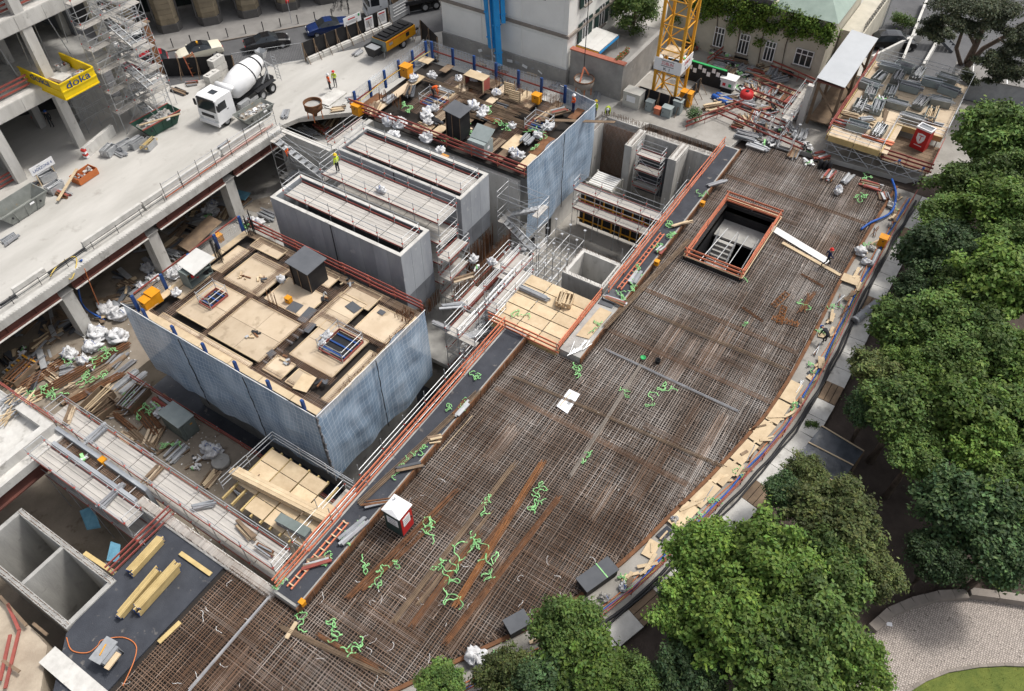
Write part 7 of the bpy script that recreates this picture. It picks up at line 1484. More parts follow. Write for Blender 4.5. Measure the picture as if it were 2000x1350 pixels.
for i, (px, py, r) in enumerate(sorted(((215, 605, .9), (240, 612, .8), (165, 620, .6), (195, 650, .9), (232, 655, .9), (185, 672, .8), (140, 690, .8), (165, 700, .6), (345, 530, .7), (290, 520, .6), (300, 540, .6), (410, 405, .7), (425, 410, .5), (335, 565, .5), (275, 555, .5), (505, 430, .6), (490, 425, .5), (415, 395, .6)))):
    bag('white rubbish bag below the street deck, %s from the left' % ORD[i], U(px, py+8, FL), r, 'white bags under the street deck', h=.7)
for i, (px, py, r, z) in enumerate(((420, 885, .7, FL), (405, 872, .5, FL), (315, 805, .5, FL), (155, 815, .5, FL), (550, 545, .35, ZD), (640, 655, .4, ZD), (630, 668, .3, ZD), (925, 505, .4, .1), (960, 510, .4, .1), (1635, 372, .5, .1), (745, 370, .4, ZB-.3), (930, 1282, .6, .0), (345, 570, .4, ZD), (945, 1285, .4, 0), (1680, 490, .5, .05))):
    bag(('white sheet heap on the soil beside the grey box', 'smaller white sheet on the soil beside the grey box', 'white cloth against the dark grey box', 'small white bag by the scaffold walkway', 'little white bag on the near tower deck', 'white bag by the right floor opening', 'smaller white bag by the right floor opening', 'white bag on the pit scaffold', 'second white bag on the pit scaffold', 'pale bag at the far corner of the slab', 'white bag on the middle scaffold lane', 'white tarpaulin bundle at the bottom slab edge', 'white bag at the edge screen of the near tower', 'smaller white bundle at the bottom slab edge', 'clear plastic bundle beside the orange box')[i], U(px, py+5, z), r, 'loose white bags')
# tarps, sheets, pieces under the deck and around the pit
def slab_piece(name, label, pts, z, mn, cat, th=.05, dz=(0, 0, 0, 0)):
    q = [U(x, y, z)+Vector((0, 0, d)) for (x, y), d in zip(pts, dz)]; b = MB(); b.add(q+[p-Vector((0, 0, th)) for p in q], [(0, 1, 2, 3), (0, 4, 5, 1), (1, 5, 6, 2), (2, 6, 7, 3), (3, 7, 4, 0), (7, 6, 5, 4)]); return tag(b.build(name, mn), label, cat)
slab_piece('plywood_sheet', 'brown plywood sheet leaning in the shade behind the near tower', ((347, 478), (370, 492), (437, 443), (412, 430)), FL+1, 'timber_old', 'board', dz=(0, 0, .6, .6)); slab_piece('canopy_sheet', 'pale grey sheet roof over shelves on the street side of the near tower', ((345, 515), (378, 538), (422, 507), (385, 488)), ZD+1.6, 'awning_white', 'canopy', dz=(0, 0, .2, .2))
t = thing('shelf_box', 'open grey shelf box under the sheet roof on the near tower', 'shelf', U(385, 540, ZD)); c = U(388, 545, ZD)
for s in (-1, 1): box('side', t, 'grey_box_dark', c+Vector((s*1.0, 0, .7)), (.06, .9, 1.4))
for k in range(3): box('shelf', t, 'grey_box_dark', c+Vector((0, 0, .1+k*.6)), (2.0, .9, .05))
for k in range(8): box('tool', t, random.choice(('crane_yellow', 'dark_metal', 'galv', 'sign_red')), c+Vector((rr(-.8, .8), rr(-.3, .3), .25+.6*(k % 2))), (rr(.15, .4), .2, .2), rz=rr(0, 3))
slab_piece('tarpaulin', 'small blue tarpaulin on the soil near the two-cell shaft', ((155, 998), (172, 1038), (198, 1032), (185, 992)), FL+2, 'tarp_blue', 'tarpaulin', .04, (0, .2, .1, .3)); slab_piece('tarpaulin', 'blue tarpaulin hanging beside the red guard rail', ((208, 1095), (232, 1098), (240, 1070), (220, 1062)), -1.2, 'tarp_blue', 'tarpaulin', .04, (0, 0, .4, .3)); slab_piece('puddle', 'muddy puddle in the pit beside the retaining wall', ((452, 402), (500, 415), (560, 395), (540, 380)), FL+.02, 'soil', 'puddle', .01)
slab_piece('tarpaulin', 'crumpled blue tarpaulin at the foot of the retaining wall', ((455, 385), (480, 395), (490, 380), (465, 372)), FL+.5, 'tarp_blue', 'tarpaulin', .1, (0, .3, .2, .1))
SCR = sorted((q[0]+rr(-35, 35), q[1]+rr(-22, 22)) for q in ((300, 500), (350, 470), (390, 430), (420, 410), (80, 640), (60, 690), (120, 650), (240, 590), (260, 560), (200, 600), (30, 720))*3)
for i, (px, py) in enumerate(SCR):
    c = U(px, py, FL); rz = rr(0, 3.1)
    t = thing('board_pile', 'heap of old boards under the street deck, %s from the left' % ordn(i), 'board pile', c, 'board heaps under the street deck')
    for k in range(5): box('board', t, random.choice(('timber_old', 'timber', 'pvc_grey', 'slate_board', 'galv', 'timber_old')), c+Vector((rr(-.5, .5), rr(-.5, .5), .08+k*.08)), (rr(.8, 2.4), rr(.15, .5), .06), rz=rz+rr(-.5, .5))
# rebar store, pipes, crates on the soil
for i, (a, c, n, wd, mn) in enumerate((((70, 775), (250, 670), 9, .9, 'rust'), ((110, 780), (215, 715), 9, .8, 'timber_old'), ((130, 790), (240, 730), 8, .5, 'rust'), ((40, 760), (150, 690), 8, .8, 'rust'), ((255, 840), (300, 880), 7, .5, 'timber_old'), ((270, 795), (310, 845), 9, .9, 'rust'), ((225, 810), (260, 840), 6, .3, 'rust'))):
    bundle('rusty rebar stack on the soil near the deck, %s from the deck side' % ORD[i], a, c, n, wd, mn, .05, FL+.15)
pa, pc = U(120, 790, FL+.15), U(245, 695, FL+.15); tag(pole('pipe', None, 'timber_old', pa, pc, .2, 12), 'long thick brown pipe lying along the rebar store', 'pipe')
for i, (px, py, mn) in enumerate(((245, 745, 'galv'), (262, 750, 'galv'), (240, 725, 'steel_grey'))):
    c = U(px, py, FL); t = thing('tube_bundle', 'bundle of silver scaffold tubes on the soil by the blue net, %s from left' % ORD[i], 'tube bundle', c, 'tube bundles on the soil')
    for k in range(10): pole('tube', t, mn, c+Vector((-1.2+rr(-.1, .1), (k % 5)*.1-.2, .1+(k//5)*.1)), c+Vector((1.2+rr(-.1, .1), (k % 5)*.1-.2+rr(-.05, .05), .1+(k//5)*.1)), .045, 6)
for i, (px, py, fill) in enumerate(((45, 735, 'rust'), (195, 790, 'timber'), (200, 808, 'timber_old'), (265, 785, 'steel_grey'))): crate('dark wooden trough of site scrap on the soil, %s from the left' % ORD[i], U(px, py, FL), (2.2, 1.3, .7), fill, body='timber_old', rz=R(rr(-10, 10)), n=10, name='trough', group='troughs on the soil')
c = U(358, 838, FL); t = thing('generator_box', 'dark grey-green steel box standing on the soil beside the black void', 'steel box', c); b = MB(); b.box(c+Vector((0, 0, .9)), (1.3, 2.2, 1.7), R(-3)); b.build('body', 'grey_box_dark', t); b = MB(); b.box(c+Vector((0, 0, 1.79)), (1.42, 2.34, .08), R(-3)); b.build('lid', 'grey_box', t); box('door', t, 'grey_box_dark', c+Vector((.05, -1.13, .9)), (1.0, .05, 1.4), R(-3)); box('label_plate', t, 'crane_yellow', c+Vector((.2, -1.17, 1.3)), (.2, .02, .1), R(-3))
c = U(433, 905, FL); t = thing('concrete_disc', 'round concrete lid lying on the soil', 'concrete lid', c); b = MB(); b.lathe([(0, 0), (.62, 0), (.65, .1), (.65, .32), (.6, .36), (0, .36)], c, 24); b.build('disc', 'concrete', t); box('lifting_eye', t, 'galv', c+Vector((.1, 0, .4)), (.1, .05, .08))
for i in range(5):
    a, e = U(250+i*28, 860+i*14, FL+.1), U(280+i*30, 830+i*16, FL+.1); tag(beam('plank', None, 'timber_old', a, e, .15, .1), 'brown batten on the soil near the steel box, %s from left' % ORD[i], 'batten', 'battens on the soil')
guard('guard_rail', 'dark red board rail along the edge of the black void beside the near tower', [(16.8, 46.0, FL), (16.8, 24.5, FL)], mn='rail_red', rails=(.3, .7), h=.9, hh=.14)
for i, (px, py) in enumerate(((35, 720), (50, 728))):
    c = U(px, py, FL); t = thing('stair_flight', 'yellow-edged steel stair flight lying under the street deck, %s' % ('left one', 'right one')[i], 'stair flight', c, 'stair flights under the deck')
    for s in (-.4, .4): beam('stringer', t, 'galv', c+Vector((-1.0, s, .2)), c+Vector((1.0, s, .5)), .06, .2)
    for k in range(8): box('tread', t, 'crane_yellow' if k % 2 else 'galv', c+Vector((-.9+k*.26, 0, .28+k*.035)), (.16, .8, .04))
b = MB()
for i in range(500):
    x, y = (rr(9.8, 16.5), rr(22, 47)) if i % 3 else (rr(17, 40), rr(46.6, 53)); s = rr(.03, .12); b.box((x, y, FL+.02), (s, s*rr(.3, 1), .02), rz=rr(0, 3))
tag(b.build('litter', 'white_matt'), 'white litter scraps scattered on the soil and under the deck', 'litter', kind='stuff')
# junk on white deck corner
for i, (px, py, mn) in enumerate(((20, 790, 'galv'), (40, 800, 'pvc_grey'), (15, 815, 'timber'), (60, 790, 'timber'), (30, 775, 'timber'))): 
    c = U(px, py, 0); t = thing('tube_heap', ('silver tube heap', 'grey tube heap', 'pale board heap', 'second pale board heap', 'third pale board heap')[i]+' on the white deck corner', 'heap', c)
    for k in range(10): pole('tube', t, mn, c+Vector((rr(-.8, -.3), rr(-.6, .6), .05+k*.03)), c+Vector((rr(.3, .9), rr(-.6, .6), .05+k*.03)), .04)
# street deck: concrete barriers, edge rails, hoses
for i, (a, c) in enumerate((((0, 560), (62, 520)), ((142, 475), (250, 398)), ((273, 405), (335, 355)), ((335, 352), (415, 305)), ((420, 300), (510, 250)))):
    a, c = U(*a, 0), U(*c, 0); a.y = c.y = 54.0; t = thing('concrete_barrier', 'long pale concrete barrier on the street deck edge, %s from left' % ORD[i], 'barrier', a, 'barriers on the street deck'); b = MB(); b.bx(a.x, c.x, 53.75, 54.25, 0, .35); b.bx(a.x, c.x, 53.87, 54.13, .35, .85); b.build('block', 'concrete_light', t)
guard('guard_rail', 'thin dark tube rail along the left stretch of the street deck edge', [(10, 53.35, .12), (29, 53.35, .12)], mn='dark_metal', hh=0, wd=.022, postm='dark_metal', rails=(.35, .7), h=.8)
guard('guard_rail', 'high tube rail along the right stretch of the street deck edge', [(29.2, 53.3, .12), (42.3, 53.3, .12)], mn='galv', hh=0, wd=.025, postm='dark_metal', rails=(.4, .8, 1.2, 1.6), h=1.8, sp=2.0)
guard('guard_rail', 'salmon boards along the foot of the high tube rail on the street deck', [(29.5, 53.6, .05), (42, 53.6, .05)], rails=(.2,), h=.4)
def hose(label, pts, mn, r=.05, name='hose', z=.08, sub=6):
    P_ = [U(p[0], p[1], p[2] if len(p) > 2 else z) for p in pts]; out = []
    for i in range(len(P_)-1):
        p0, p1, p2, p3 = P_[max(i-1, 0)], P_[i], P_[i+1], P_[min(i+2, len(P_)-1)]
        for k in range(sub):
            s = k/sub; out.append(.5*((2*p1)+(p2-p0)*s+(2*p0-5*p1+4*p2-p3)*s*s+(3*p1-p0-3*p2+p3)*s**3))
    out.append(P_[-1]); b = MB(); b.tube(out, r, 6); return tag(b.build(name, mn), label, name)
hose('thick black pipe along the street deck edge', [(0, 597, .25), (100, 530, .25), (200, 460, .25), (300, 385, .25)], 'hose_black', .09, 'pipe'); hose('blue hose hanging from the street deck down into the pit', [(160, 508, .3), (150, 520, -.5), (152, 560, -2.5), (165, 600, -4.8), (205, 625, -5.8)], 'hose_blue', .08); hose('orange cable hanging from the street deck', [(165, 525, 0), (178, 560, -2), (195, 600, -5.5)], 'hose_orange', .04, 'cable')
hose('yellow hose loop lying on the street deck edge', [(98, 540, .3), (110, 522, .3), (140, 502, .3), (150, 510, .3), (140, 545, -.2), (125, 535, 0)], 'hose_yellow', .05); hose('orange cable winding from the table saw over the membrane', [(130, 1245, 0), (140, 1270, 0), (170, 1275, 0), (190, 1262, 0), (200, 1250, .1), (240, 1245, 0), (265, 1260, 0), (262, 1290, 0), (240, 1340, .05)], 'hose_orange', .03, 'cable'); hose('thin yellow hose along the edge of the far tower', [(840, 100, 4.5), (760, 150, 4.8), (700, 200, 4.8)], 'hose_yellow', .03)
# skips, trays, crates on the deck
def skip(label, c, rz, L, wd, h, body, fill):
    t = thing('skip', label, 'skip', (0, 0, 0)); b = MB(); o_ = [(-L/2, -wd/2), (L/2, -wd/2), (L/2, wd/2), (-L/2, wd/2)]; i_ = [(-L*.34, -wd*.42), (L*.34, -wd*.42), (L*.34, wd*.42), (-L*.34, wd*.42)]
    v = [(x, y, h) for x, y in o_]+[(x, y, .08) for x, y in i_]+[(x*.97, y*.95, h) for x, y in o_]+[(x*.96, y*.93, .14) for x, y in i_]; f = [(4, 7, 6, 5)]+[(i, 4+i, 4+(i+1) % 4, (i+1) % 4) for i in range(4)]+[(8+i, 8+(i+1) % 4, 12+(i+1) % 4, 12+i) for i in range(4)]+[(12, 13, 14, 15)]+[(i, (i+1) % 4, 8+(i+1) % 4, 8+i) for i in range(4)]; b.add(v, [tuple(reversed(q)) for q in f]); b.build('shell', body, t)
    for s in (-1, 1): beam('rim', t, 'rail_red' if body == 'skip_green' else body, (-L/2, s*wd/2, h), (L/2, s*wd/2, h), .08, .1)
    for s in (-1, 1):
        for k in (-.25, 0, .25): beam('rib', t, body, (k*L, s*(wd/2+.0), h-.05), (k*L*.8, s*wd*.435, .1), .08, .06)
        box('lug', t, 'dark_metal', (s*L*.3, wd/2+.02, h*.6), (.12, .12, .12)); box('lug', t, 'dark_metal', (s*L*.3, -wd/2-.02, h*.6), (.12, .12, .12))
    box('sticker', t, 'sign_white', (.6, -wd/2-.045, h*.82), (.4, .02, .16), rot=Matrix.Rotation(R(-6), 3, 'X'))
    place(t, c, rz)
    if fill:
        c = Vector(c); M_ = Matrix.Rotation(rz, 3, 'Z'); f_ = thing('rubble_load', 'load of %s in the %s' % (fill, label.split(' ')[0]+' skip'), 'rubble', c+Vector((0, 0, h*.6))); b = MB(); s_ = rr(0, 9)
        b.grid([[c+M_ @ Vector(((i/14-.5)*L*.86, (j/8-.5)*wd*.86, h*.62+.18*noise.noise(Vector((i*.5, j*.5, s_)))+.15*math.sin(math.pi*i/14))) for j in range(9)] for i in range(15)]); b.v = b.v; b.build('heap', 'rubble' if fill == 'rubble' else 'soil', f_)
        for k in range(26): box('rubble_piece', f_, random.choice(('rubble', 'concrete_light', 'galv')), c+M_ @ Vector((rr(-.38, .38)*L, rr(-.36, .36)*wd, h*.72+rr(0, .12))), (rr(.15, .4), rr(.12, .3), rr(.08, .2)), rot=Matrix.Rotation(rr(0, 6), 3, random.choice('XYZ')))
    return t
skip('green skip full of grey rubble beside the mixer truck', U(312, 250, 0), R(-4), 4.2, 1.9, 1.2, 'skip_green', 'rubble'); skip('grey empty steel skip at the left edge of the deck', U(45, 415, 0), R(2), 4.4, 2.0, 1.2, 'skip_grey', None); skip('brown tipping skip of soil beside the mixer truck cab', U(500, 232, 0), R(-3), 3.6, 1.7, 1.0, 'skip_grey', 'soil')
tag(beam('plank', None, 'timber', U(272, 245, 1.3), U(352, 222, 1.3), .2, .06), 'pale plank lying across the green skip', 'plank')
crate('orange tray of rubble on the deck near the loading sign', U(168, 348, 0), (2.0, 1.1, .6), 'rubble', body='skip_orange', rz=R(3), n=22, name='tray'); tag(beam('plank', None, 'timber', U(112, 392, .3), U(150, 330, .9), .25, .06), 'pale plank leaning by the orange tray', 'plank')
for i, (px, py) in enumerate(((215, 300), (248, 290), (268, 285), (292, 288), (95, 350), (110, 372))): crate('galvanised mesh crate of tubes on the deck, %s from left' % ORD[i], U(px, py, 0), (1.3, .9, .6), 'galv' if i != 3 else 'timber_yellow', rz=R(rr(-10, 20)), n=12, group='mesh crates on the deck')
board_sign('white loading zone sign reading LADEZONE 4 on two posts', U(82, 325, 1.6), R(0), 2.2, .75, [('LADEZONE 4', 'doka_blue', .36, 1.8, 0, -.05), ('#', 'sign_grey', .05, .3, -.3, .22)], legs=1.3)
t = thing('low_wall', 'low concrete ramp wall with red and white end beside the frame building', 'wall', U(200, 290, 0)); a, c = U(170, 308, 0), U(225, 262, 0); beam('wall_body', t, 'concrete_light', a+Vector((0, 0, .5)), c+Vector((0, 0, .5)), .35, 1.0)
for k in range(4): box('stripe', t, 'red_white' if k % 2 else 'sign_white', a+Vector((-.02, -.02, .15+k*.22)), (.3, .4, .2), rz=math.atan2((c-a).y, (c-a).x))
for i, (px, py, dz) in enumerate(((640, 195, 0), (648, 192, .12), (656, 200, 0), (668, 192, 0))): tag(box('steel_plate', None, 'concrete_light', U(px, py, .06)+Vector((0, 0, dz)), (3.2-.4*i, 1.6, .1), rz=R(8*i-6)), 'pale grey plate in the slab stack under the worker, %s from left' % ORD[i], 'plate', 'plate stack on the deck')
def hopper(label, c, r, dm='rust'):
    c = Vector(c); t = thing('concrete_hopper', label, 'concrete hopper', c); b = MB(); b.lathe([(r*.25, .35), (r*.3, .6), (r, 1.1), (r, 1.75), (r*.96, 1.75), (r*.95, 1.15)], c, 22); b.build('drum', dm, t); b = MB(); b.lathe([(0, 1.45), (r*.95, 1.45)], c, 22); b.build('concrete_fill', 'concrete', t)
    b = MB(); b.lathe([(r*1.0, 1.7), (r*1.05, 1.7), (r*1.05, 1.78), (r*.95, 1.78)], c, 22); b.build('rim', 'rust', t)
    for k in range(4): a = k*math.pi/2+.6; beam('leg', t, 'skip_orange', c+Vector((math.cos(a)*r*.8, math.sin(a)*r*.8, 0)), c+Vector((math.cos(a)*r*.75, math.sin(a)*r*.75, 1.2)), .08, .08)
    return t
hopper('rusty orange concrete hopper on the deck beside the stair', U(617, 232, 0), .85); c = Vector((61.9, 31.6, 0)); hopper('grey-orange concrete hopper hanging from the crane rope by the garden wall', c+Vector((0, 0, .3)), .95, 'kerb_stone')
t = thing('crane_rope', 'crane hook bail and steel rope above the concrete hopper', 'rope', c+Vector((0, 0, 2.2))); beam('bail', t, 'rail_orange', c+Vector((-.9, 0, 2.0)), c+Vector((0, .1, 3.2)), .12, .12); beam('bail', t, 'rail_orange', c+Vector((.9, 0, 2.0)), c+Vector((0, .1, 3.2)), .12, .12); pole('rope', t, 'dark_metal', c+Vector((0, .1, 3.2)), c+Vector((.4, .3, 14)), .04)
# orange boxes
for px, py, z, s, lb in ((290, 600, ZD, .7, 'orange box at the street corner of the near tower'), (305, 588, ZD, .8, 'open orange locker beside the orange box on the near tower'), (795, 148, ZE, .9, 'orange locker at the back corner of the far tower'), (700, 222, ZE, .8, 'orange locker at the left corner of the far tower'), (868, 320, ZE-.2, .6, 'orange box on the rail near the tall black hut'), (1282, 517, .55, .35, 'small orange bracket box on the far edge wall'), (1371, 402, .55, .35, 'small orange bracket box nearer the stair opening'), (1722, 478, .0, .7, 'orange box beside the park walkway'), (205, 905, -.1, .4, 'orange box in the rebar cage of the cross wall'), (565, 590, ZD, .4, 'yellow machine beside the rebar posts on the near tower'), (592, 1180, .55, .3, 'orange bracket at the lower end of the near edge wall'), (1048, 200, ZE, .7, 'yellow crate behind the rebar thicket'), (430, 470, ZD, .5, 'orange box behind the upright rebar bundle')):
    c = U(px, py, z); t = thing('orange_box', lb, 'site box', c); b = MB(); b.box(c+Vector((0, 0, s*.55)), (s*.9, s, s*1.1), R(rr(-8, 8))); b.build('body', 'box_orange', t); box('lid', t, 'box_orange', c+Vector((0, 0, s*1.13)), (s, s*1.1, .06)); box('latch', t, 'dark_metal', c+Vector((-s*.46, 0, s*.8)), (.03, .1, .1))
# things on the near tower deck
for i, (px, py) in enumerate(sorted(((470, 545), (512, 545), (640, 580), (560, 705), (495, 655), (680, 555), (625, 745)))):
    c = U(px, py, ZD+.03); t = thing('tool_heap', 'small heap of tools and offcuts on the near tower deck, %s from the left' % ORD[i], 'tools', c, 'tools on the near tower')
    for k in range(6): box('piece', t, random.choice(('dark_metal', 'timber', 'galv', 'rust', 'slate_board')), c+Vector((rr(-.4, .4), rr(-.4, .4), .05)), (rr(.15, .6), rr(.05, .2), rr(.04, .12)), rz=rr(0, 3))
for i, (px, py, sx, sy) in enumerate(sorted(((600, 615, 1.4, .7), (575, 600, .9, .9), (690, 600, .7, 1.0), (530, 690, .5, .5), (640, 685, .6, .6), (745, 610, .4, .5), (605, 640, .9, .5)))): tag(box('black_sheet', None, 'slate_board', U(px, py, ZD+.05), (sx, sy, .02), rz=rr(-.2, .2)), 'grey-black membrane offcut on the near tower plywood, %s from the left' % ORD[i], 'sheet', 'membrane offcuts')
tag(box('plywood_sheet', None, 'timber', U(595, 748, ZD+.2), (1.3, 1.0, .04), rz=R(12)), 'loose pale plywood sheet near the front corner of the near tower', 'board')
t = thing('shelf_box', 'open timber shelf box with red frame and white sheet on the far tower', 'shelf', U(930, 165, ZE)); c = U(932, 172, ZE)
for s in (-1, 1): box('side', t, 'rail_red', c+Vector((0, s*1.0, .6)), (1.0, .08, 1.2)); box('post', t, 'timber', c+Vector((-.5, s*1.0, .6)), (.1, .1, 1.25))
box('back', t, 'black_board_and_shade', c+Vector((.5, 0, .6)), (.05, 2.0, 1.2)); box('top', t, 'timber', c+Vector((0, 0, 1.23)), (1.1, 2.1, .05)); box('shelf', t, 'timber_old', c+Vector((0, 0, .3)), (.95, 1.9, .05))
for i, (px, py) in enumerate(((995, 180), (1005, 195))):
    c = U(px, py, ZE+.3); t = thing('pallet', 'pale wooden pallet leaning at the back rail of the far tower, %s' % ('left one', 'right one')[i], 'pallet', c, 'pallets on the far tower')
    for k in range(6): box('slat', t, 'timber', c+Vector((0, 0, -.2+k*.2)), (.08, 1.1, .13), rz=R(5))
    for s in (-.5, .5): box('bearer', t, 'timber_old', c+Vector((.08, s, .3)), (.1, .1, 1.2))
t = thing('long_bars', 'long brown bars jutting over the net from the far tower', 'bars', U(1100, 235, ZE+.3)); a, e = U(1055, 236, ZE+.3), U(1200, 240, ZE+.5)
for k in range(4): pole('bar', t, 'timber_old', a+Vector((k*.08, 0, k*.02)), e+Vector((k*.08, 0, 0)), .05)
# things on the plywood platform beside the shaft
c = U(1043, 575, .35); t = thing('tube_bundle', 'bundle of silver tubes on the plywood platform beside the shaft', 'tube bundle', c)
for k in range(14): pole('tube', t, 'galv', c+Vector((-.2+rr(-.05, .05)+(k % 5)*.1, 1.2, .08+(k//5)*.1)), c+Vector((-.2+(k % 5)*.1, -1.2+rr(-.2, .2), .08+(k//5)*.1)), .045, 6)
crate('open crate of pale timber offcuts on the plywood platform', U(1103, 592, .33), (1.1, 1.1, .5), 'timber', body='timber', n=16, rz=R(15), name='offcut_crate', r=.06); strap('green strap and grey roll on the plywood platform', 1015, 615, .4, .4, 2, 1.8, 1.4)
slab_piece('plywood_sheet', 'pale plywood sheets on the far edge wall next to the platform', ((1125, 655), (1150, 662), (1195, 610), (1172, 600)), .57, 'timber', 'board'); slab_piece('plywood_sheet', 'grey stained sheet on the wall beside the lift shaft', ((1168, 592), (1195, 602), (1215, 570), (1190, 562)), .56, 'slate_board', 'board')
t = thing('tube_bundle', 'loose pale tubes on the lower end of the far edge wall', 'tube bundle', U(1115, 690, .6))
for k in range(12): a = U(1108+k*3, 695-k*1.2, .6); pole('tube', t, 'galv', a, a+Vector((rr(.6, 1.5), rr(-.3, .3), .03)), .03)
# ------------------------------------------------------------------ strip between slab and park
def EP(x, d, z=0.0):
    e = .4; tx, ty = 2*e, edge_y(x+e)-edge_y(x-e); l = math.hypot(tx, ty); return Vector((x+ty/l*d, edge_y(x)-tx/l*d, z))
xs = [64-i*1.6 for i in range(45)]
for nm, d0, d1, zt, mn in (('edge_kerb', -.02, .2, .08, 'rust'), ('strip_ground', .2, 2.2, -.1, 'floor_concrete')):
    b = MB()
    for a, c in zip(xs, xs[1:]): b.prism([tuple(EP(a, d0)[:2]), tuple(EP(c, d0)[:2]), tuple(EP(c, d1)[:2]), tuple(EP(a, d1)[:2])], -1.0, zt)
    structure(nm, b, mn)
t = tag(thing('park_walkway', None, None, EP(50, 2.5)), None, kind='structure')
for i, (a, c) in enumerate(zip(xs, xs[1:])):
    if i % 6 == 3:
        for k in range(3): beam('paving_board', t, 'timber_old', EP(a, 2.45+k*.4, -.12), EP(c, 2.45+k*.4, -.12), .36, .08)
    else: beam('paving_slab', t, 'concrete_light', EP(a-.02, 2.85, -.16), EP(c+.02, 2.85, -.16), 1.2+rr(-.03, .03), .1)
t = thing('timber_walkway', 'row of pale plywood boards along the slab edge near the bright trees', 'walkway', EP(32, .7))
for i in range(7): a = 38.6-i*2.05; beam('plywood_board', t, 'timber', EP(a, .66, .1), EP(a-1.9, .66, .1), .85, .05); 
guard('guard_rail', 'dark red tube and board rail between the slab strip and park walkway', [EP(x, 1.75, -.05) for x in [63-i*2.4 for i in range(25)]], mn='rail_red', rails=(.45, .9), h=.95, hh=.08, postm='rail_red')
for nm, mn, d, r_, lb in (('hose', 'hose_black', 2.02, .09, 'thick black hose along the park walkway'), ('hose', 'hose_blue', 1.5, .06, 'blue hose along the slab strip'), ('hose', 'hose_black', 2.2, .06, 'thinner black hose along the park walkway'), ('cable', 'hose_orange', 1.3, .03, 'orange cable winding along the slab strip'), ('cable', 'hose_yellow', 1.62, .025, 'yellow cable winding along the slab strip')):
    b = MB(); b.tube([EP(63-i*.5, d+.14*noise.noise(Vector((i*.22, d*7, 0))), .02) for i in range(108)], r_, 6); tag(b.build(nm, mn), lb, nm)
hose('blue hose bundle looping at the far corner of the slab', [(1742, 350, .2), (1750, 380, .2), (1740, 415, .2), (1700, 435, .2), (1682, 448, .2)], 'hose_blue', .1)
for i in range(46):
    x = 62.5-i*1.05+rr(-.4, .4); c = EP(x, rr(.4, 1.5), -.05); k = random.choice(('board', 'board', 'sheet', 'bag', 'tube'))
    lb = '%s scrap from the far end of the slab strip' % ordn(i)
    if k == 'board':
        t = thing('board_scrap', 'board scraps, '+lb, 'boards', c, 'scrap on the slab strip')
        for q in range(4): box('board', t, random.choice(('timber', 'timber', 'timber_old')), c+Vector((rr(-.3, .3), rr(-.2, .2), .06+q*.05)), (rr(.5, 1.5), rr(.1, .25), .04), rz=rr(-.5, .5)+(-.5 if x < 35 else 0))
    elif k == 'sheet': t = thing('sheet_scrap', 'dark sheet scrap, '+lb, 'sheet', c, 'scrap on the slab strip'); box('sheet', t, random.choice(('slate_board', 'membrane', 'timber')), c+Vector((0, 0, .05)), (rr(.5, 1.2), rr(.4, .7), .03), rz=rr(-.6, .3)); box('offcut', t, 'timber', c+Vector((rr(-.2, .2), 0, .09)), (rr(.3, .8), .1, .05), rz=rr(0, 3))
    elif k == 'bag': bag('pale bundle, '+lb, c, rr(.2, .4), 'scrap on the slab strip', random.choice(('bag_white', 'rubble', 'concrete_light')))
    else:
        t = thing('tube_scrap', 'loose tubes, '+lb, 'tubes', c, 'scrap on the slab strip')
        for q in range(4): pole('tube', t, random.choice(('galv', 'pvc_grey', 'rust')), c+Vector((-.6, rr(-.2, .2), .06+q*.04)), c+Vector((.7, rr(-.2, .2), .06+q*.04)), .03)
for i, x in enumerate((61, 55, 47, 44, 40.5, 36.5, 30, 27.5, 26, 20, 17, 12.5)): c = EP(x, rr(.5, 1.4), .05); strap('green strap in the strip beside the park, %s from the far end' % ORD[i], 0, 0, 0, .35, 2, 1.5, None, off=c)
for i, (px, py, rz, sx, sy) in enumerate(((1165, 1133, -22, 2.2, .9), (1010, 1225, -28, 1.2, .8))):
    c = U(px, py, .0); t = thing('tool_chest', 'slate-grey lidded chest on the slab edge near the bottom, %s' % ('with green band', 'partly under leaves')[i], 'chest', c); b = MB(); b.box(c+Vector((0, 0, .35)), (sx, sy, .7), R(rz)); b.build('body', 'black_board_and_shade', t); b = MB(); b.box(c+Vector((0, 0, .74)), (sx+.1, sy+.1, .07), R(rz)); b.build('lid', 'slate_board', t)
    if i == 0: box('band', t, 'strap_green', c+Vector((.3, -.1, .79)), (.07, sy+.12, .02), R(rz))
pa, pc = U(1668, 628, .1), U(1712, 592, .1); t = thing('pipe', 'fat grey ventilation duct lying beside the park walkway', 'duct', pa); pole('duct', t, 'pvc_grey', pa, pc, .3, 14); pole('collar', t, 'galv', pa, pa.lerp(pc, .08), .33, 14); pole('collar', t, 'galv', pa.lerp(pc, .6), pa.lerp(pc, .66), .33, 14)
pa, pc = U(1702, 522, .1), U(1716, 490, .1); t = thing('pipe', 'short silver pipe beside the orange box on the park walkway', 'pipe', pa); pole('tube', t, 'galv', pa, pc, .18, 12); pole('collar', t, 'pvc_grey', pa, pa.lerp(pc, .1), .2, 12)
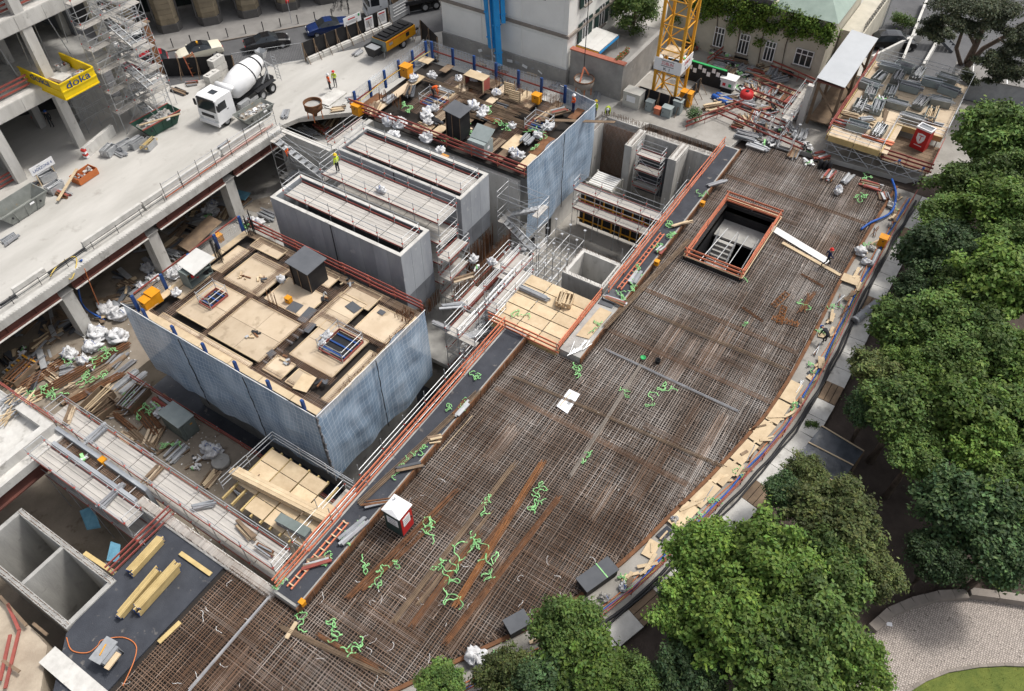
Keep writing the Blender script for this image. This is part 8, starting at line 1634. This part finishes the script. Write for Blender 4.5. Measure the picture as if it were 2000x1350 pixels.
# black canopy roof in the park
t = thing('park_canopy', 'flat black tarpaulin roof on battens beside the trees', 'canopy', (33.5, -1.5, GZ)); q = [U(1605, 833, 1.6), U(1687, 882, 1.7), U(1640, 945, 1.6), U(1545, 905, 1.5)]; b = MB(); N = 14
b.grid([[q[0].lerp(q[1], i/N).lerp(q[3].lerp(q[2], i/N), j/N)+Vector((0, 0, .07*noise.noise(Vector((i*.6, j*.25, 4)))+.04*noise.noise(Vector((i*1.5, j*.8, 1))))) for j in range(N+1)] for i in range(N+1)]); b.build('tarp', 'tarp_black', t)
for f_ in (0, .45, 1): beam('batten', t, 'timber', q[0].lerp(q[3], f_)+Vector((0, 0, .06)), q[1].lerp(q[2], f_)+Vector((0, 0, .06)), .07, .05)
for p in q: pole('post', t, 'timber_old', Vector((p.x, p.y, GZ)), p, .06)
b = MB(); w_ = q[0]; 
tag(box('paper', None, 'paper', U(1737, 1219, GZ+.03), (.22, .3, .01), rz=.4), 'white sheet of paper lying on the cobbled yard', 'paper')
t = thing('white_trailer', 'long pale trailer roof between the park trees at the right', 'trailer', U(1960, 190, 0)); c = U(1955, 175, 1.0); b = MB(); b.box(c+Vector((0, 0, 0)), (2.6, 9, 2.4), R(10)); b.build('body', 'sign_grey', t); b = MB(); b.box(c+Vector((0, 0, 1.23)), (2.7, 9.1, .07), R(10)); b.build('roof', 'sidewalk', t)
for s in (-3, 0, 3): box('rib', t, 'white_matt', c+Matrix.Rotation(R(10), 3, 'Z') @ Vector((0, s, 1.28)), (2.6, .1, .05), R(10))
# ramp and stair structure behind the storage platform
t = thing('ramp_stair', 'grey steel stair and dark ramp walls behind the storage platform', 'stair', U(1800, 110, 0))
for k in range(10): box('tread', t, 'slate_board', U(1795, 85, 0)+Vector((.0+k*.05, -.3-k*.32, 2.2-k*.22)), (1.4, .3, .05))
for s in (-.7, .7): beam('stringer', t, 'slate_board', U(1795, 85, 0)+Vector((s, 0, 2.3)), U(1795, 85, 0)+Vector((s+.4, -3.4, .1)), .06, .25)
for a, e in (((1700, 120), (1800, 70)), ((1760, 125), (1810, 0)), ((1800, 135), (1855, 40))): beam('ramp_wall', t, 'concrete_light', U(*a, .6), U(*e, .6), .25, 1.2)
sheet('ramp_road', [U(1690, 112), U(1860, 190), U(2150, 260), U(2150, -60), U(1690, -60)], 'asphalt', .02)
q = U(1722, 55, 0); t = thing('street_lamp', 'slim street lamp beside the hedge at the upper right', 'street lamp', q); pole('post', t, 'galv', q, q+Vector((0, 0, 5)), .07, 8); box('lamp_head', t, 'white_paint', q+Vector((-.2, -.1, 5.05)), (.6, .25, .1))
# ------------------------------------------------------------------ material yard right of the crane
random.seed(97)
sheet('yard_ground', [Vector(q+(0,)) for q in ((61.45, 24.1), (61.45, 16.45), (64.25, 16.05), (65.55, 1.7), (74, -5.9), (84, -5.9), (81, 9.2), (76.5, 13.3), (76.5, 27), (69, 28.2), (64.3, 28.2), (60.3, 28.5))], 'floor_concrete', .008)
t = thing('notice_wall', 'dark notice wall with paper sheets beside the crane', 'notice wall', U(1370, 165, 0)); c = U(1375, 165, 0); box('panel', t, 'black_board_and_shade', c+Vector((0, 0, 1.0)), (.1, 4.2, 2.0)); box('cap', t, 'plastic_green', c+Vector((0, .3, 2.05)), (.25, 4.6, .08))
for k in range(8): box('sheet', t, 'paper', c+Vector((-.065, -1.7+k*.48, 1.2+.25*(k % 3))), (.02, .35, .45))
KINDS = [('heap of plastic film', ('bag_white', 'dark_metal', 'white_matt', 'strap_green')), ('heap of red boards and tubes', ('rail_red', 'timber_old', 'galv', 'pvc_grey', 'rust')), ('pile of boards', ('timber', 'timber_old', 'plywood', 'timber_old')), ('heap of grey metal parts', ('galv', 'pvc_grey', 'steel_grey')), ('pile of black and grey pallets', ('black_board_and_shade', 'slate_board', 'timber_old'))]
YARD = [(1395, 105, 0), (1420, 110, 0), (1440, 125, 4), (1455, 110, 4), (1405, 135, 3), (1425, 145, 2), (1450, 150, 0), (1475, 145, 1), (1490, 160, 2), (1470, 175, 1), (1440, 175, 0), (1505, 185, 1), (1420, 200, 2), (1455, 205, 3), (1520, 160, 3), (1535, 200, 1), (1550, 230, 3), (1500, 220, 1), (1480, 240, 3), (1520, 260, 0), (1395, 215, 2), (1560, 265, 3), (1480, 190, 2), (1370, 80, 2), (1350, 95, 1), (1540, 140, 4), (1385, 88, 3), (1575, 290, 0), (1500, 285, 0), (1600, 310, 1), (1440, 250, 1), (1460, 270, 3)]
def heaps(lst, where, z, group, n=20, w_=.9):
  for i, (px, py, k) in enumerate(sorted(lst)):
    c = U(px, py, z); nm, ms = KINDS[k]; t = thing('material_heap', '%s %s, %s heap from the left' % (nm, where, ordn(i)), 'material heap', c, group); rz = random.choice((0, 0, 1.57, 1.57, .5, 2.4))+rr(-.15, .15)
    jt = .12 if k in (1, 2, 3, 4) else 1.2; L0 = rr(.9, 2.0); M_ = Matrix.Rotation(rz, 3, 'Z')
    for q in range(n):
        L = L0*rr(.75, 1.1) if k else rr(.2, .7); box('piece', t, random.choice(ms), c+M_ @ Vector((rr(-.25, .25)*w_, rr(-w_, w_)*.6, rr(.04, .45 if n > 12 else .22))), (L, rr(.06, .22), rr(.04, .16)), rot=Matrix.Rotation(rz+rr(-jt, jt), 3, 'Z') @ Matrix.Rotation(rr(-.2, .2)*jt, 3, 'X'))
YARD += [(x+rr(-14, 14)+12, y+rr(-8, 8)-9, (k+random.choice((1, 3))) % 5) for x, y, k in YARD if 1380 < x < 1560 and y > 100][:26]
heaps(YARD, 'in the yard', 0, 'heaps in the yard', 18, 1.1)
heaps([(150, 760, 2), (185, 775, 4), (235, 805, 1), (300, 855, 2), (345, 885, 3), (280, 885, 1), (245, 862, 2), (385, 905, 0), (470, 955, 1), (228, 705, 3), (62, 748, 4), (98, 738, 2), (20, 705, 4), (180, 720, 0), (320, 790, 1), (410, 935, 2), (130, 725, 3)], 'on the soil', FL, 'heaps on the soil', 12)
heaps([(485, 440, 0), (520, 425, 3), (472, 402, 1), (335, 500, 3), (372, 450, 4), (410, 425, 0), (250, 560, 2), (100, 660, 2), (150, 640, 4), (45, 690, 0), (300, 545, 0), (400, 455, 3), (440, 420, 2)], 'under the street deck', FL, 'heaps under the deck', 14)
heaps([(85, 335, 3), (105, 365, 3), (120, 380, 1), (235, 300, 3), (275, 275, 4), (350, 180, 4), (375, 165, 1), (660, 215, 2), (690, 195, 3), (560, 225, 3), (60, 370, 4), (440, 285, 1), (20, 470, 3), (810, 128, 3), (850, 118, 4), (700, 105, 3), (940, 128, 2), (1040, 145, 2), (1090, 165, 3), (1165, 190, 1)], 'on the deck', 0, 'heaps on the deck', 11, .6)
heaps([(730, 215, 2), (800, 180, 4), (870, 180, 1), (905, 175, 2), (960, 235, 1), (820, 250, 2), (980, 210, 4), (1060, 230, 2), (1090, 220, 1), (1030, 275, 3), (760, 195, 3), (900, 250, 2), (850, 240, 4)], 'on the far tower deck', ZE, 'heaps on the far tower', 12, .7)
heaps([(1660, 230, 2), (1690, 240, 3), (1640, 245, 1), (1740, 200, 4), (1720, 200, 0), (1690, 215, 3), (1780, 170, 3), (1820, 200, 3)], 'on the platform', zS, 'heaps on the storage platform', 14, .7)
heaps([(905, 545, 2), (930, 525, 0), (885, 600, 3), (860, 640, 3), (140, 810, 2), (190, 850, 3), (300, 930, 2), (400, 990, 3), (480, 1040, 2), (520, 1075, 1), (160, 900, 0), (220, 970, 3)], 'on the scaffold walkways', 0, 'scraps on the scaffold walkways', 6, .4)
heaps(sorted([(620, 1100, 1), (690, 1040, 3), (740, 985, 1), (800, 915, 4), (850, 860, 2), (900, 800, 1), (1200, 590, 1), (1240, 545, 3), (1290, 490, 1), (1330, 440, 2), (1400, 360, 3)]), 'on the edge walls', .55, 'scraps on the edge walls', 7, .4)
shoring('tube tower among the yard heaps below the canopy', 65.2, 12.8, 1, 2, 1.4, 0, 2.0)
heaps([(600, 262, 3), (625, 258, 1), (650, 245, 2), (590, 280, 4), (640, 262, 1)], 'on the pit ledge', -2.5, 'heaps on the ledge', 14, .9)
heaps([(1550, 300, 1), (1620, 345, 1), (1650, 350, 3), (1700, 365, 1), (1480, 290, 3), (1725, 385, 1), (1580, 320, 0)], 'at the far slab end', .05, 'heaps at the far slab end', 12, .7)
for i, (a, e) in enumerate((((1340, 255), (1445, 215)), ((1430, 215), (1530, 258)), ((1490, 130), (1590, 175)), ((1400, 230), (1560, 300)), ((1380, 130), (1480, 60)), ((1470, 165), (1570, 205)), ((1452, 188), (1550, 228)))): guard('guard_rail', ('weathered red rail in front of the crane boxes', 'weathered red rail in the middle of the yard', 'weathered red rail below the ivy house', 'weathered red rail along the slab end of the yard', 'dark board rail beside the pale board pile', 'weathered red rail behind the red tank', 'weathered red rail in front of the red tank')[i], [U(*a, 0), U(*e, 0)], mn='rail_red', postm='rail_red', rails=(.5, 1.0))
scaffold('low tube scaffold at the edge of the yard beside the canopy', 66.5, 12.6, 'x', 3, 2.0, 1.0, 0, (1.4,), toe=False); shoring('small tube tower at the yard corner near the slab', 63.5, 11.5, 1, 1, 1.2, 0, 2.4)
t = thing('site_toilet_hut', 'small white hut with red and green stickers in the yard', 'hut', U(1420, 175, 0)); c = U(1420, 178, 0); b = MB(); b.box(c+Vector((0, 0, 1.0)), (1.0, 1.3, .9)); b.build('body', 'white_matt', t); b = MB(); b.box(c+Vector((0, 0, 1.5)), (1.2, 1.6, .08)); b.build('roof', 'white_matt', t); box('sticker', t, 'sign_red', c+Vector((-.52, .3, .9)), (.02, .3, .3)); box('sticker', t, 'plastic_green', c+Vector((-.52, -.3, .9)), (.02, .3, .3)); box('leg', t, 'dark_metal', c+Vector((0, 0, .28)), (.8, 1.1, .55))
t = thing('red_tank', 'red and white striped tank among the yard heaps', 'tank', U(1450, 205, 0)); c = U(1455, 200, 0); b = MB(); b.lathe([(0, 0), (.6, .05), (.65, .3), (.65, .8), (.6, 1.1), (0, 1.2)], c, 18); b.build('shell', 'toilet_red', t); b = MB(); b.lathe([(.655, .4), (.66, .42), (.66, .62), (.655, .64)], c, 18); b.build('stripe', 'sign_white', t); box('cap', t, 'dark_metal', c+Vector((0, 0, 1.22)), (.3, .3, .08))
for i, (px, py) in enumerate(((1402, 195), (1410, 192))): tag(hose('', [(px-10, py-8, .2), (px+5, py, .25), (px+20, py+8, .2)], 'hose_blue', .25, 'tarp_roll'), 'blue tarpaulin roll in the yard, %s one' % ('front', 'back')[i], 'tarpaulin')
t = thing('gas_bottles', 'row of three black cylinders at the far edge of the slab', 'cylinders', U(1608, 330, 0))
for k in range(3): c = U(1600+k*9, 328+k*2, .02); b = MB(); b.lathe([(0, 0), (.2, 0), (.2, .7), (.1, .85), (0, .9)], c, 14); b.build('cylinder', 'dark_metal', t)
